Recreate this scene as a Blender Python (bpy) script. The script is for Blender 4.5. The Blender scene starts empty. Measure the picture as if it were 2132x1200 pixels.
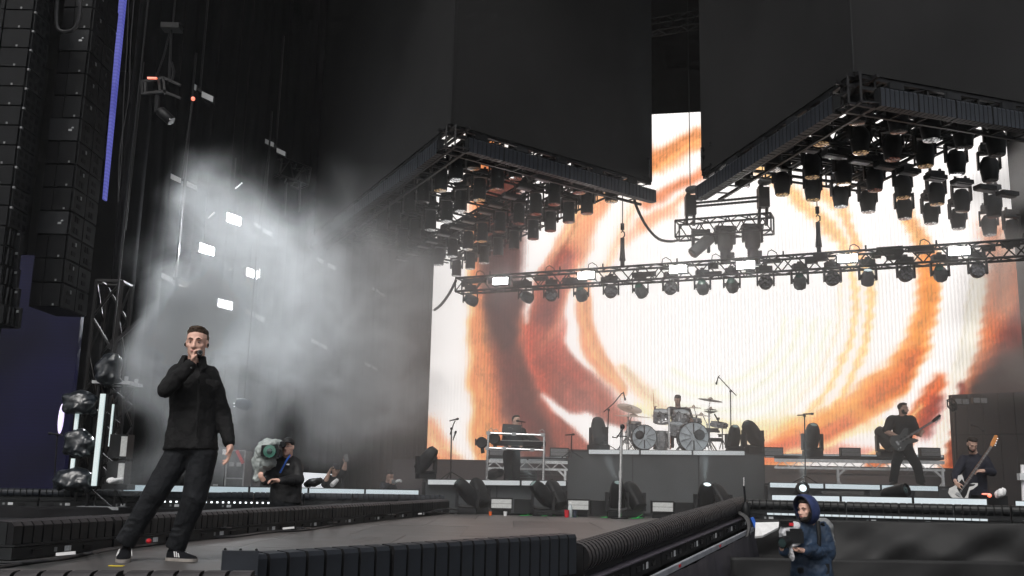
import bpy, bmesh, math, random
import numpy as np
from mathutils import Vector as V, Matrix, Quaternion
random.seed(7)
C = bpy.context
SC = C.scene
COL = SC.collection
R = math.radians
# ------------------------------------------------------------------ camera
FPX = 2050.0
HORIZ = 1005.0
PITCH = math.atan((HORIZ - 600) / FPX)
ROLL = 0.022
EYE = V((0, 0, 1.85))
F_ = V((0, math.cos(PITCH), math.sin(PITCH)))
U0 = V((0, -math.sin(PITCH), math.cos(PITCH)))
R0 = V((1, 0, 0))
CR = R0 * math.cos(ROLL) + U0 * math.sin(ROLL)
CU = U0 * math.cos(ROLL) - R0 * math.sin(ROLL)
cam = bpy.data.cameras.new('camera')
cam.sensor_width = 36.0
cam.lens = 36.0 * FPX / 2132
cam.clip_start = 0.05
cam.clip_end = 2000
camo = bpy.data.objects.new('camera', cam)
COL.objects.link(camo)
camo.matrix_world = Matrix(((CR.x, CU.x, -F_.x, EYE.x), (CR.y, CU.y, -F_.y, EYE.y), (CR.z, CU.z, -F_.z, EYE.z), (0, 0, 0, 1)))
cam.dof.use_dof = False
SC.camera = camo
# ------------------------------------------------------------------ world, sun, exposure
SUN_EL, SUN_AZ = R(48), R(200)     # overcast, light comes from over the crowd behind the camera
w = bpy.data.worlds.new('World')
SC.world = w
w.use_nodes = True
nt = w.node_tree
bg = nt.nodes['Background']
sky = nt.nodes.new('ShaderNodeTexSky')
sky.sky_type = 'NISHITA'
sky.sun_disc = False
sky.sun_elevation = SUN_EL
sky.sun_rotation = SUN_AZ
sky.dust_density = 4.0
hs = nt.nodes.new('ShaderNodeHueSaturation')
hs.inputs['Saturation'].default_value = 0.25
nt.links.new(sky.outputs[0], hs.inputs['Color'])
nt.links.new(hs.outputs[0], bg.inputs[0])
bg.inputs[1].default_value = 0.125
sl = bpy.data.lights.new('sun', 'SUN')
sl.energy = 1.5
sl.angle = R(25)
sl.color = (1, 0.97, 0.93)
so = bpy.data.objects.new('sun', sl)
COL.objects.link(so)
sd = V((math.sin(SUN_AZ) * math.cos(SUN_EL), math.cos(SUN_AZ) * math.cos(SUN_EL), math.sin(SUN_EL)))
so.rotation_euler = sd.to_track_quat('Z', 'Y').to_euler()
so.location = (0, -10, 20)
SC.view_settings.view_transform = 'Standard'
SC.view_settings.look = 'None'
SC.view_settings.gamma = 1
SC.view_settings.use_curve_mapping = False
SC.view_settings.exposure = 0.0
cy = SC.cycles
SC.render.engine = 'CYCLES'
cy.use_denoising = True
cy.max_bounces = 6
cy.diffuse_bounces = 3
cy.glossy_bounces = 3
cy.transmission_bounces = 4
cy.transparent_max_bounces = 16
cy.volume_bounces = 1
cy.volume_step_rate = 1.0
cy.volume_max_steps = 96
cy.use_adaptive_sampling = True
cy.adaptive_threshold = 0.03
cy.sample_clamp_indirect = 4.0

# ------------------------------------------------------------------ measuring helpers (photo pixel + distance -> place in the world)
def P(px, py, Y, dy=0.0):
    u = (px - 1066) / FPX
    v = (600 - py) / FPX
    d = F_ + CR * u + CU * v
    return EYE + d * ((Y) / d.y) + V((0, dy, 0))
def PZ(px, py, z):
    u = (px - 1066) / FPX
    v = (600 - py) / FPX
    d = F_ + CR * u + CU * v
    return EYE + d * ((z - EYE.z) / d.z)
def scale_at(Y):
    return FPX / Y     # photo pixels per metre
def proj(p):
    d = V(p) - EYE
    k = FPX / d.dot(F_)
    return 1066 + d.dot(CR) * k, 600 - d.dot(CU) * k

FLOOR = 1.25           # deck height of stage and thrust
SMOKE_D = 1.25
LAMP_W = 120.0
VEIL_D = 0.036
BEAM_W = 1800.0
HAZE_D = 0.0006

# ------------------------------------------------------------------ materials
def new_mat(name):
    m = bpy.data.materials.new(name)
    m.use_nodes = True
    return m, m.node_tree, m.node_tree.nodes['Principled BSDF']
def mat(name, col, rough=0.6, metal=0.0, var=0.25, scale=12.0, bump=0.0, bscale=None, spec=0.3, sheen=0.0):
    m, t, b = new_mat(name)
    b.inputs['Roughness'].default_value = rough
    b.inputs['Metallic'].default_value = metal
    b.inputs['Specular IOR Level'].default_value = spec
    if sheen:
        b.inputs['Sheen Weight'].default_value = sheen
        b.inputs['Sheen Roughness'].default_value = 0.5
    tc = t.nodes.new('ShaderNodeTexCoord')
    nz = t.nodes.new('ShaderNodeTexNoise')
    nz.inputs['Scale'].default_value = scale
    nz.inputs['Detail'].default_value = 5
    t.links.new(tc.outputs['Object'], nz.inputs['Vector'])
    rp = t.nodes.new('ShaderNodeValToRGB')
    rp.color_ramp.elements[0].position = 0.3
    rp.color_ramp.elements[1].position = 0.7
    lo = [max(0, c * (1 - var)) for c in col]
    hi = [min(1, c * (1 + var)) for c in col]
    rp.color_ramp.elements[0].color = (*lo, 1)
    rp.color_ramp.elements[1].color = (*hi, 1)
    t.links.new(nz.outputs['Fac'], rp.inputs['Fac'])
    t.links.new(rp.outputs['Color'], b.inputs['Base Color'])
    if bump:
        bp = t.nodes.new('ShaderNodeBump')
        bp.inputs['Strength'].default_value = bump
        bp.inputs['Distance'].default_value = 0.02 if bump < .9 else 0.05
        n2 = t.nodes.new('ShaderNodeTexNoise')
        n2.inputs['Scale'].default_value = bscale or scale
        n2.inputs['Detail'].default_value = 6
        t.links.new(tc.outputs['Object'], n2.inputs['Vector'])
        t.links.new(n2.outputs['Fac'], bp.inputs['Height'])
        t.links.new(bp.outputs['Normal'], b.inputs['Normal'])
    return m
def emit(name, col, strength, base=(0.5, 0.5, 0.5)):
    m, t, b = new_mat(name)
    b.inputs['Base Color'].default_value = (*base, 1)
    b.inputs['Emission Color'].default_value = (*col, 1)
    b.inputs['Emission Strength'].default_value = strength
    b.inputs['Roughness'].default_value = 0.4
    return m
M = {}
M['black_plastic'] = mat('black_plastic', (0.007, 0.0075, 0.0085), 0.5, var=0.4, scale=6, spec=.22)
M['black_metal'] = mat('black_metal', (0.009, 0.009, 0.010), 0.45, 0.0, var=0.4, scale=9, spec=.22)
M['batten_black'] = mat('batten_black', (0.008, 0.009, 0.010), 0.5, var=0.35, scale=4)
M['batten_dusty'] = mat('batten_dusty', (0.045, 0.041, 0.043), 0.6, var=0.3, scale=5)
M['batten_navy'] = mat('batten_navy', (0.016, 0.019, 0.025), 0.5, var=0.3, scale=5)
M['drape'] = mat('drape', (0.008, 0.008, 0.009), 0.9, var=0.35, scale=1.4, bump=0.6, bscale=2.0, spec=.15)
M['masking'] = mat('masking', (0.004, 0.004, 0.005), 0.95, var=0.35, scale=1.4, spec=.05)
M['wall_black'] = mat('wall_black', (0.010, 0.010, 0.012), 0.9, var=0.4, scale=0.6)
M['box_grey'] = mat('box_grey', (0.016, 0.016, 0.0165), 0.8, var=0.35, scale=0.3, spec=.15)
M['speaker_dark'] = mat('speaker_dark', (0.0045, 0.005, 0.006), 0.6, var=0.3, scale=5, spec=.12)
M['speaker_grey'] = mat('speaker_grey', (0.017, 0.018, 0.020), 0.6, var=0.25, scale=3, spec=.12)
M['speaker_back'] = mat('speaker_back', (0.011, 0.0115, 0.013), 0.6, var=0.3, scale=3, spec=.12)
M['hole'] = mat('hole', (0.004, 0.004, 0.005), 0.9, var=0.1)
M['steel'] = mat('steel', (0.35, 0.36, 0.37), 0.4, 0.7, var=0.25, scale=10)
M['alu'] = mat('alu', (0.62, 0.63, 0.64), 0.45, 0.3, var=0.2, scale=10)
M['chrome'] = mat('chrome', (0.75, 0.75, 0.76), 0.2, 0.9, var=0.1)
M['rail_purple'] = mat('rail_purple', (0.09, 0.08, 0.10), 0.5, 0.2, var=0.3, scale=6)
M['white_plastic'] = mat('white_plastic', (0.7, 0.7, 0.7), 0.5, var=0.1)
M['white_cloth'] = mat('white_cloth', (0.72, 0.72, 0.72), 0.9, var=0.15, scale=20, bump=0.5)
M['sticker'] = mat('sticker', (0.55, 0.56, 0.57), 0.6, var=0.2, scale=60)
M['bin_bag'] = mat('bin_bag', (0.010, 0.013, 0.017), 0.30, var=0.4, scale=7, bump=0.6, bscale=9, spec=0.6)
M['cable'] = mat('cable', (0.02, 0.02, 0.022), 0.5, var=0.3)
M['red'] = mat('red', (0.5, 0.02, 0.03), 0.5, var=0.2)
M['green_tape'] = mat('green_tape', (0.05, 0.75, 0.16), 0.6, var=0.15)
M['blue_plastic'] = mat('blue_plastic', (0.03, 0.12, 0.5), 0.5, var=0.2)
M['yellow'] = mat('yellow', (0.65, 0.5, 0.04), 0.5, var=0.2)
M['strobe_off'] = mat('strobe_off', (0.50, 0.51, 0.50), 0.35, var=0.1, scale=30)
M['strobe_grey'] = mat('strobe_grey', (0.18, 0.185, 0.19), 0.4, var=0.2, scale=30)
M['lens_dark'] = mat('lens_dark', (0.03, 0.05, 0.05), 0.1, var=0.3, spec=0.8)
M['lens_pale'] = mat('lens_pale', (0.5, 0.5, 0.5), 0.25, var=0.5, scale=50, spec=0.8)
M['lens_gold'] = mat('lens_gold', (0.50, 0.34, 0.18), 0.25, var=0.5, scale=50, spec=0.8)
M['lens_green'] = mat('lens_green', (0.03, 0.12, 0.09), 0.1, var=0.3, spec=0.9)
M['skin'] = mat('skin', (0.62, 0.38, 0.30), 0.5, var=0.10, scale=18, bump=0.08, bscale=40)
M['skin_far'] = mat('skin_far', (0.50, 0.32, 0.25), 0.55, var=0.12, scale=14)
M['hair_brown'] = mat('hair_brown', (0.050, 0.032, 0.020), 0.6, var=0.5, scale=60, bump=0.6, bscale=70)
M['hair_dark'] = mat('hair_dark', (0.022, 0.017, 0.014), 0.6, var=0.4, scale=50, bump=0.6, bscale=60)
M['hair_short'] = mat('hair_short', (0.12, 0.085, 0.062), 0.7, var=0.3, scale=60)
M['eye'] = mat('eye', (0.10, 0.07, 0.06), 0.3, var=0.2)
M['eye_white'] = mat('eye_white', (0.30, 0.25, 0.23), 0.3, var=0.1)
M['lip'] = mat('lip', (0.36, 0.13, 0.12), 0.5, var=0.1)
M['shirt_black'] = mat('shirt_black', (0.0055, 0.0055, 0.006), 0.8, var=0.25, scale=9, bump=1.0, bscale=7, spec=.25)
M['trouser_black'] = mat('trouser_black', (0.0075, 0.0085, 0.0105), 0.8, var=0.25, scale=7, bump=1.0, bscale=6, spec=.25)
M['tee_black'] = mat('tee_black', (0.010, 0.010, 0.012), 0.9, var=0.2, scale=9)
M['jacket_navy'] = mat('jacket_navy', (0.017, 0.032, 0.060), 0.55, var=0.3, scale=8, bump=0.4, bscale=14)
M['hood_blue'] = mat('hood_blue', (0.022, 0.034, 0.100), 0.6, var=0.3, scale=8, bump=0.3)
M['dark_navy'] = mat('dark_navy', (0.014, 0.015, 0.024), 0.8, var=0.25, scale=8)
M['jacket_black'] = mat('jacket_black', (0.014, 0.014, 0.015), 0.6, var=0.3, scale=8, bump=0.5, bscale=10)
M['shoe_black'] = mat('shoe_black', (0.006, 0.0065, 0.008), 0.8, var=0.2, scale=30, spec=.12)
M['shoe_sole'] = mat('shoe_sole', (0.24, 0.22, 0.20), 0.7, var=0.15, scale=30)
M['cover_grey'] = mat('cover_grey', (0.30, 0.33, 0.32), 0.5, var=0.25, scale=12, bump=0.8, bscale=16)
M['clear_bag'] = mat('clear_bag', (0.52, 0.52, 0.54), 0.25, var=0.3, scale=14, bump=0.9, bscale=18)
M['cymbal'] = mat('cymbal', (0.42, 0.33, 0.27), 0.35, 0.6, var=0.2)
M['drum_head'] = mat('drum_head', (0.34, 0.38, 0.41), 0.4, var=0.2, scale=8)
M['drum_shell'] = mat('drum_shell', (0.42, 0.43, 0.45), 0.15, 0.5, var=0.4, scale=12)
M['guitar_grey'] = mat('guitar_grey', (0.05, 0.055, 0.055), 0.4, var=0.15)
M['bass_white'] = mat('bass_white', (0.55, 0.55, 0.54), 0.35, var=0.1)
M['maple'] = mat('maple', (0.50, 0.20, 0.055), 0.4, var=0.2, scale=20)
M['fretboard'] = mat('fretboard', (0.07, 0.05, 0.045), 0.5, var=0.3)
M['led_strip'] = emit('led_strip', (0.56, 0.76, 0.86), 0.42)
M['led_strip_dim'] = emit('led_strip_dim', (0.62, 0.74, 0.80), 0.24)
M['tube_light'] = emit('tube_light', (0.60, 0.78, 0.78), 0.55)
M['strobe_on'] = emit('strobe_on', (1.0, 0.97, 0.98), 45.0, (1, 1, 1))
M['strobe_wall'] = emit('strobe_wall', (0.93, 0.97, 1.0), 70.0, (1, 1, 1))
M['spot_on'] = emit('spot_on', (0.75, 0.95, 1.0), 0.85)
M['spot_dim'] = emit('spot_dim', (0.6, 0.9, 0.85), 0.16, (.1, .12, .12))
M['dot_on'] = emit('dot_on', (0.9, 0.95, 1.0), 2.0)
M['red_on'] = emit('red_on', (1.0, 0.12, 0.03), 1.6)
M['side_screen'] = None

# ------------------------------------------------------------------ object helpers
def tag(o, label=None, cat=None, group=None, kind=None):
    if label: o['label'] = label
    if cat: o['category'] = cat
    if group: o['group'] = group
    if kind: o['kind'] = kind
    return o
def empty(name, loc=(0, 0, 0), label=None, cat=None, group=None, kind=None, parent=None):
    o = bpy.data.objects.new(name, None)
    COL.objects.link(o)
    o.location = loc
    o.empty_display_size = 0.1
    if parent: o.parent = parent
    return tag(o, label, cat, group, kind)
def wloc(o):
    l = V((0, 0, 0))
    while o:
        l += V(o.location)
        o = o.parent
    return l
def link_mesh(name, me, parent=None, loc=None):
    o = bpy.data.objects.new(name, me)
    COL.objects.link(o)
    if parent: o.parent = parent
    if loc is not None: o.location = loc
    return o
def children(o):
    return [c for c in KIDS.get(o.name, [])]
def copy_tree(o, parent=None, loc=None, mat4=None):
    c = o.copy()
    COL.objects.link(c)
    if parent: c.parent = parent
    if loc is not None: c.location = loc
    for ch in list(o.children):
        copy_tree(ch, c)
    return c

class MB:
    """collects shapes in world (or prototype) coordinates, links them as one mesh"""
    def __init__(self):
        self.v = []; self.f = []
    def add(self, vs, fs):
        n = len(self.v)
        self.v += [V(p) for p in vs]
        self.f += [tuple(i + n for i in f) for f in fs]
        return self
    def box(self, c, s, rot=None):
        c = V(c); h = V(s) / 2
        vs = []
        for x in (-1, 1):
            for y in (-1, 1):
                for z in (-1, 1):
                    p = V((x * h.x, y * h.y, z * h.z))
                    if rot is not None: p = rot @ p
                    vs.append(c + p)
        return self.add(vs, [(0, 1, 3, 2), (4, 6, 7, 5), (0, 4, 5, 1), (2, 3, 7, 6), (0, 2, 6, 4), (1, 5, 7, 3)])
    def obox(self, c, ax, ay, az):
        """box from centre and three half-axis vectors"""
        c = V(c); vs = []
        for x in (-1, 1):
            for y in (-1, 1):
                for z in (-1, 1):
                    vs.append(c + V(ax) * x + V(ay) * y + V(az) * z)
        return self.add(vs, [(0, 1, 3, 2), (4, 6, 7, 5), (0, 4, 5, 1), (2, 3, 7, 6), (0, 2, 6, 4), (1, 5, 7, 3)])
    def bar(self, p, q, w=0.05, h=None):
        p, q = V(p), V(q)
        d = q - p
        if d.length < 1e-6: return self
        d.normalize()
        up = V((0, 0, 1)) if abs(d.z) < 0.95 else V((0, 1, 0))
        s = d.cross(up).normalized()
        u = s.cross(d)
        h = h or w
        return self.obox((p + q) / 2, (q - p) / 2, s * w / 2, u * h / 2)
    def frustum(self, p, q, r1, r2, n=10, caps=True):
        p, q = V(p), V(q)
        d = q - p
        if d.length < 1e-6: return self
        d.normalize()
        up = V((0, 0, 1)) if abs(d.z) < 0.9 else V((1, 0, 0))
        s = d.cross(up).normalized(); u = s.cross(d)
        vs = []
        for k in range(n):
            a = 2 * math.pi * k / n
            o = s * math.cos(a) + u * math.sin(a)
            vs.append(p + o * r1); vs.append(q + o * r2)
        fs = [(2 * k, 2 * ((k + 1) % n), 2 * ((k + 1) % n) + 1, 2 * k + 1) for k in range(n)]
        if caps:
            fs.append(tuple(2 * k for k in reversed(range(n)))); fs.append(tuple(2 * k + 1 for k in range(n)))
        return self.add(vs, fs)
    def tube(self, p, q, r, n=8):
        return self.frustum(p, q, r, r, n)
    def path(self, pts, r, n=6):
        pts = [V(p) for p in pts]
        rs = r if isinstance(r, (list, tuple)) else [r] * len(pts)
        rings = []; prev = None
        for i, p in enumerate(pts):
            d = (pts[min(i + 1, len(pts) - 1)] - pts[max(i - 1, 0)]).normalized()
            if prev is None:
                up = V((0, 0, 1)) if abs(d.z) < 0.9 else V((1, 0, 0))
                s = d.cross(up).normalized()
            else:
                s = (prev - d * prev.dot(d))
                s = s.normalized() if s.length > 1e-6 else d.orthogonal().normalized()
            prev = s
            u = s.cross(d)
            rings.append([p + (s * math.cos(2 * math.pi * k / n) + u * math.sin(2 * math.pi * k / n)) * rs[i] for k in range(n)])
        vs = [x for rg in rings for x in rg]
        fs = []
        for i in range(len(pts) - 1):
            for k in range(n):
                a = i * n + k; b = i * n + (k + 1) % n
                fs.append((a, b, b + n, a + n))
        fs.append(tuple(reversed(range(n)))); fs.append(tuple(range((len(pts) - 1) * n, len(pts) * n)))
        return self.add(vs, fs)
    def ell(self, c, ax, ay, az, nu=14, nv=9):
        """closed ellipsoid from centre and three radius vectors"""
        c, ax, ay, az = V(c), V(ax), V(ay), V(az)
        vs = [c + az]
        for i in range(1, nv):
            t = math.pi * i / nv
            for k in range(nu):
                a = 2 * math.pi * k / nu
                vs.append(c + az * math.cos(t) + (ax * math.cos(a) + ay * math.sin(a)) * math.sin(t))
        vs.append(c - az)
        fs = [(0, 1 + k, 1 + (k + 1) % nu) for k in range(nu)]
        for i in range(nv - 2):
            for k in range(nu):
                a = 1 + i * nu + k; b = 1 + i * nu + (k + 1) % nu
                fs.append((a, a + nu, b + nu, b))
        l = len(vs) - 1; s = 1 + (nv - 2) * nu
        fs += [(l, s + (k + 1) % nu, s + k) for k in range(nu)]
        return self.add(vs, fs)
    def sph(self, c, r, nu=10, nv=7):
        return self.ell(c, (r, 0, 0), (0, r, 0), (0, 0, r), nu, nv)
    def chain(self, pts, rs, n=12):
        """rounded tapered limb"""
        for i, p in enumerate(pts):
            self.sph(p, rs[i], n, 8)
            if i: self.frustum(pts[i - 1], p, rs[i - 1], rs[i], n)
        return self
    def loft(self, rings, caps=True):
        n = len(rings[0])
        vs = [V(p) for rg in rings for p in rg]
        fs = []
        for i in range(len(rings) - 1):
            for k in range(n):
                a = i * n + k; b = i * n + (k + 1) % n
                fs.append((a, b, b + n, a + n))
        if caps:
            fs.append(tuple(reversed(range(n)))); fs.append(tuple(range((len(rings) - 1) * n, len(rings) * n)))
        return self.add(vs, fs)
    def lathe(self, prof, o=(0, 0, 0), ax=(0, 0, 1), n=16, ring=False):
        """prof: (radius, height) list along axis"""
        o, ax = V(o), V(ax).normalized()
        s = ax.orthogonal().normalized(); u = ax.cross(s)
        if ring: prof = list(prof) + [prof[0]]
        rings = [[o + ax * h + (s * math.cos(2 * math.pi * k / n) + u * math.sin(2 * math.pi * k / n)) * max(r, 1e-4) for k in range(n)] for r, h in prof]
        return self.loft(rings, not ring)
    def prism(self, poly, ext):
        """flat polygon (3D points) extruded by a vector"""
        poly = [V(p) for p in poly]; ext = V(ext); n = len(poly)
        vs = poly + [p + ext for p in poly]
        fs = [tuple(range(n)), tuple(reversed(range(n, 2 * n)))]
        fs += [(i, i + n, (i + 1) % n + n, (i + 1) % n) for i in range(n)]
        return self.add(vs, fs)
    def quad(self, a, b, c, d):
        return self.add([a, b, c, d], [(0, 1, 2, 3)])
    def mesh(self, name, org=(0, 0, 0), smooth=False, fix=True):
        org = V(org)
        me = bpy.data.meshes.new(name)
        me.from_pydata([tuple(p - org) for p in self.v], [], self.f)
        if fix:
            bm = bmesh.new(); bm.from_mesh(me)
            bmesh.ops.recalc_face_normals(bm, faces=bm.faces[:])
            bm.to_mesh(me); bm.free()
        if smooth:
            me.polygons.foreach_set('use_smooth', [True] * len(me.polygons))
            try:
                me.set_sharp_from_angle(angle=R(40))
            except Exception:
                pass
        me.update()
        return me
    def build(self, name, m, parent=None, smooth=False, label=None, loc=None, kind=None):
        """link; coordinates are absolute, the mesh is stored relative to its parent (or its own loc)"""
        if parent is not None:
            o = link_mesh(name, self.mesh(name, wloc(parent), smooth), parent)
        else:
            l = V(loc) if loc is not None else V((0, 0, 0))
            o = link_mesh(name, self.mesh(name, l, smooth), None, l)
        mm = M[m] if isinstance(m, str) else m
        o.data.materials.append(mm)
        if label: o['label'] = label
        if kind: o['kind'] = kind
        return o

def remeshed(mb, name, voxel, m, parent, smooth_it=4, disp=None, label=None):
    """one continuous skin over overlapping closed shapes"""
    org = wloc(parent) if parent else V((0, 0, 0))
    me = mb.mesh(name + '_raw', org, fix=False)
    o = bpy.data.objects.new(name + '_raw', me)
    COL.objects.link(o)
    md = o.modifiers.new('r', 'REMESH'); md.mode = 'VOXEL'; md.voxel_size = voxel; md.use_smooth_shade = True
    if smooth_it:
        ms = o.modifiers.new('s', 'SMOOTH'); ms.iterations = smooth_it; ms.factor = 0.5
    if disp:
        for (size, strength) in disp:
            tx = bpy.data.textures.new('folds', 'CLOUDS'); tx.noise_scale = size; tx.noise_depth = 2
            dm = o.modifiers.new('d', 'DISPLACE'); dm.texture = tx; dm.strength = strength; dm.mid_level = 0.5
            dm.texture_coords = 'LOCAL'
    dg = C.evaluated_depsgraph_get()
    ev = o.evaluated_get(dg)
    me2 = bpy.data.meshes.new_from_object(ev)
    me2.name = name
    bpy.data.objects.remove(o)
    bpy.data.meshes.remove(me)
    me2.polygons.foreach_set('use_smooth', [True] * len(me2.polygons))
    me2.materials.clear()
    me2.materials.append(M[m] if isinstance(m, str) else m)
    r = link_mesh(name, me2, parent)
    if label: r['label'] = label
    return r

def ordinal(i):
    return ['first', 'second', 'third', 'fourth', 'fifth', 'sixth', 'seventh', 'eighth', 'ninth', 'tenth', 'eleventh', 'twelfth', 'thirteenth',
            'fourteenth', 'fifteenth', 'sixteenth', 'seventeenth', 'eighteenth', 'nineteenth', 'twentieth', 'twenty-first', 'twenty-second', 'twenty-third', 'twenty-fourth'][i]
def lerp(a, b, t):
    return V(a) * (1 - t) + V(b) * t
# ================================================================== SETTING
MB().prism([(-26, -14, 0), (24, -14, 0), (24, 41, 0), (-26, 41, 0)], (0, 0, -0.5)).build('ground', mat('pit_ground', (0.05, 0.05, 0.045), 0.9, var=0.4, scale=0.5, bump=0.3), kind='structure')
# stage body (black skirted) and roof shell
LE0, LE1 = P(-160, 1016, 16.6), P(925, 1030, 19.3)            # left front edge line of the stage
RE0, RE1 = P(1560, 1043, 17.2), P(2230, 1056, 15.4)           # right front edge line
stage_poly = [(LE0.x, LE0.y), (LE1.x, LE1.y), (RE0.x, RE0.y), (RE1.x, RE1.y), (15, 36), (-19, 36), (-19, LE0.y)]
MB().prism([(x, y, FLOOR - 0.02) for x, y in stage_poly], (0, 0, -(FLOOR - 0.04))).build('stage_floor', mat('stage_black', (0.022, 0.021, 0.022), 0.55, var=0.35, scale=1.5), kind='structure')
MB().box((-2, 27, 17.8), (46, 24, 0.5)).build('stage_roof', 'wall_black', kind='structure')
MB().box((-2, 37, 8.8), (46, 0.4, 17.6)).build('stage_back_wall', 'wall_black', kind='structure')
MB().box((16.5, 29, 8.8), (0.4, 15.5, 17.6)).build('stage_right_wall', 'wall_black', kind='structure')
# stage-left wing: a hung wall of black cloth with vertical folds
wa, wb = P(196, 900, 20.5), P(886, 900, 33.5)
wa.z = wb.z = 0.6
dirw = (wb - wa).normalized(); nrm = V((dirw.y, -dirw.x, 0))
rng = random.Random(3)
N = 170
cols = []
for i in range(N + 1):
    t = i / N
    p = lerp(wa, wb, t)
    d = 0.10 * math.sin(i * 1.3) + 0.06 * math.sin(i * 2.9 + 1) + rng.uniform(-0.03, 0.03)
    cols.append(p + nrm * d)
mb = MB()
vs = []; fs = []
for i, p in enumerate(cols):
    vs += [p + V((0, 0, 0)), p + V((0, 0, 16.8))]
for i in range(N):
    fs.append((2 * i, 2 * i + 2, 2 * i + 3, 2 * i + 1))
mb.add(vs, fs)
wing = mb.build('wing_curtain', 'masking', smooth=True, loc=wa)
tag(wing, 'tall black masking curtain behind the smoke on the left of the stage', 'curtain')
md = wing.modifiers.new('thick', 'SOLIDIFY'); md.thickness = 0.03
# left part of the house: solid wall further out so no daylight leaks past the side screen
MB().box((-18.8, 27, 8.8), (0.4, 20, 17.6)).build('stage_left_wall', 'wall_black', kind='structure')

# thrust deck, made of boards
thrust_poly = [(-4.35, 4.55), (-1.25, 4.75), (-1.62, 5.75), (0.5, 8.75), (0.62, 9.05), (3.9, 17.15), (3.9, 18.9), (-1.25, 19.35), (-3.75, 7.0)]
def clip(poly, x0, x1, y0, y1):
    def cut(pts, inside, inter):
        out = []
        for i in range(len(pts)):
            a, b = pts[i - 1], pts[i]
            if inside(b):
                if not inside(a): out.append(inter(a, b))
                out.append(b)
            elif inside(a): out.append(inter(a, b))
        return out
    def ix(x): return lambda a, b: (x, a[1] + (b[1] - a[1]) * (x - a[0]) / (b[0] - a[0]))
    def iy(y): return lambda a, b: (a[0] + (b[0] - a[0]) * (y - a[1]) / (b[1] - a[1]), y)
    p = cut(poly, lambda q: q[0] >= x0, ix(x0))
    if p: p = cut(p, lambda q: q[0] <= x1, ix(x1))
    if p: p = cut(p, lambda q: q[1] >= y0, iy(y0))
    if p: p = cut(p, lambda q: q[1] <= y1, iy(y1))
    return p
th = empty('thrust_stage', (-0.5, 10, 0), kind='structure')
MB().prism([(x, y, FLOOR - 0.021) for x, y in thrust_poly], (0, 0, -(FLOOR - 0.05))).build('skirt', 'drape', th)
def floor_mat():
    m, t, b = new_mat('thrust_board')
    tc = t.nodes.new('ShaderNodeTexCoord')
    n1 = t.nodes.new('ShaderNodeTexNoise'); n1.inputs['Scale'].default_value = 1.6; n1.inputs['Detail'].default_value = 8; n1.inputs['Roughness'].default_value = 0.65
    n2 = t.nodes.new('ShaderNodeTexNoise'); n2.inputs['Scale'].default_value = 14; n2.inputs['Detail'].default_value = 6
    mp = t.nodes.new('ShaderNodeMapping'); mp.inputs['Scale'].default_value = (0.35, 3.0, 1)
    t.links.new(tc.outputs['Object'], n1.inputs['Vector'])
    t.links.new(tc.outputs['Object'], mp.inputs['Vector']); t.links.new(mp.outputs[0], n2.inputs['Vector'])
    oi = t.nodes.new('ShaderNodeObjectInfo')
    mx = t.nodes.new('ShaderNodeMix'); mx.data_type = 'FLOAT'; mx.inputs[0].default_value = 0.4
    t.links.new(n1.outputs['Fac'], mx.inputs[2]); t.links.new(n2.outputs['Fac'], mx.inputs[3])
    ad = t.nodes.new('ShaderNodeMath'); ad.operation = 'MULTIPLY_ADD'; ad.inputs[1].default_value = 0.22
    t.links.new(oi.outputs['Random'], ad.inputs[0]); t.links.new(mx.outputs[0], ad.inputs[2])
    rp = t.nodes.new('ShaderNodeValToRGB')
    rp.color_ramp.elements[0].position = 0.40; rp.color_ramp.elements[0].color = (0.032, 0.035, 0.035, 1)
    rp.color_ramp.elements[1].position = 0.80; rp.color_ramp.elements[1].color = (0.125, 0.112, 0.108, 1)
    t.links.new(ad.outputs[0], rp.inputs[0]); t.links.new(rp.outputs[0], b.inputs['Base Color'])
    r2 = t.nodes.new('ShaderNodeMapRange'); r2.inputs[3].default_value = 0.34; r2.inputs[4].default_value = 0.62
    t.links.new(n1.outputs['Fac'], r2.inputs[0]); t.links.new(r2.outputs[0], b.inputs['Roughness'])
    bp = t.nodes.new('ShaderNodeBump'); bp.inputs['Strength'].default_value = 0.15; bp.inputs['Distance'].default_value = 0.01
    t.links.new(n2.outputs['Fac'], bp.inputs['Height']); t.links.new(bp.outputs[0], b.inputs['Normal'])
    return m
M['board'] = floor_mat()
gy = 4.0
row = 0
while gy < 20:
    gx = -6.0 + (0.6 if row % 2 else 0)
    while gx < 5:
        pl = clip(thrust_poly, gx + .003, gx + 1.217, gy + .004, gy + 2.436)
        if len(pl) > 2:
            zz = FLOOR + rng.uniform(-0.002, 0.002)
            MB().prism([(x, y, zz) for x, y in pl], (0, 0, -0.018)).build('deck_board', M['board'], th)
        gx += 1.22
    gy += 2.44; row += 1

# ================================================================== LED SCREEN (content painted as light, per cell)
S00, S10 = P(888, 956, 31.0), P(2150, 985, 27.5)     # bottom corners
S01, S11 = P(929, 262, 31.0), P(2150, 190, 27.5)
S01.x, S01.y = S00.x, S00.y                           # plumb
S11.x, S11.y = S10.x, S10.y
S10.z = S00.z; S11.z = S01.z
NU, NVV = 330, 190
strokes = []
def st(pts, w, soft, col, a=1.0):
    strokes.append((np.array(pts, float), w if isinstance(w, (list, tuple)) else [w] * len(pts), soft, np.array(col, float), a))
WHT = (1.0, 0.985, 0.975); YEL = (1.0, 0.88, 0.62); ORG = (0.90, 0.55, 0.38); SAL = (0.95, 0.70, 0.55); DRK = (0.34, 0.24, 0.235)
MRN = (0.60, 0.33, 0.28); RED = (0.70, 0.39, 0.32); LOR = (0.98, 0.78, 0.60); VDK = (0.20, 0.12, 0.11); BRN = (0.47, 0.31, 0.28)
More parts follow.
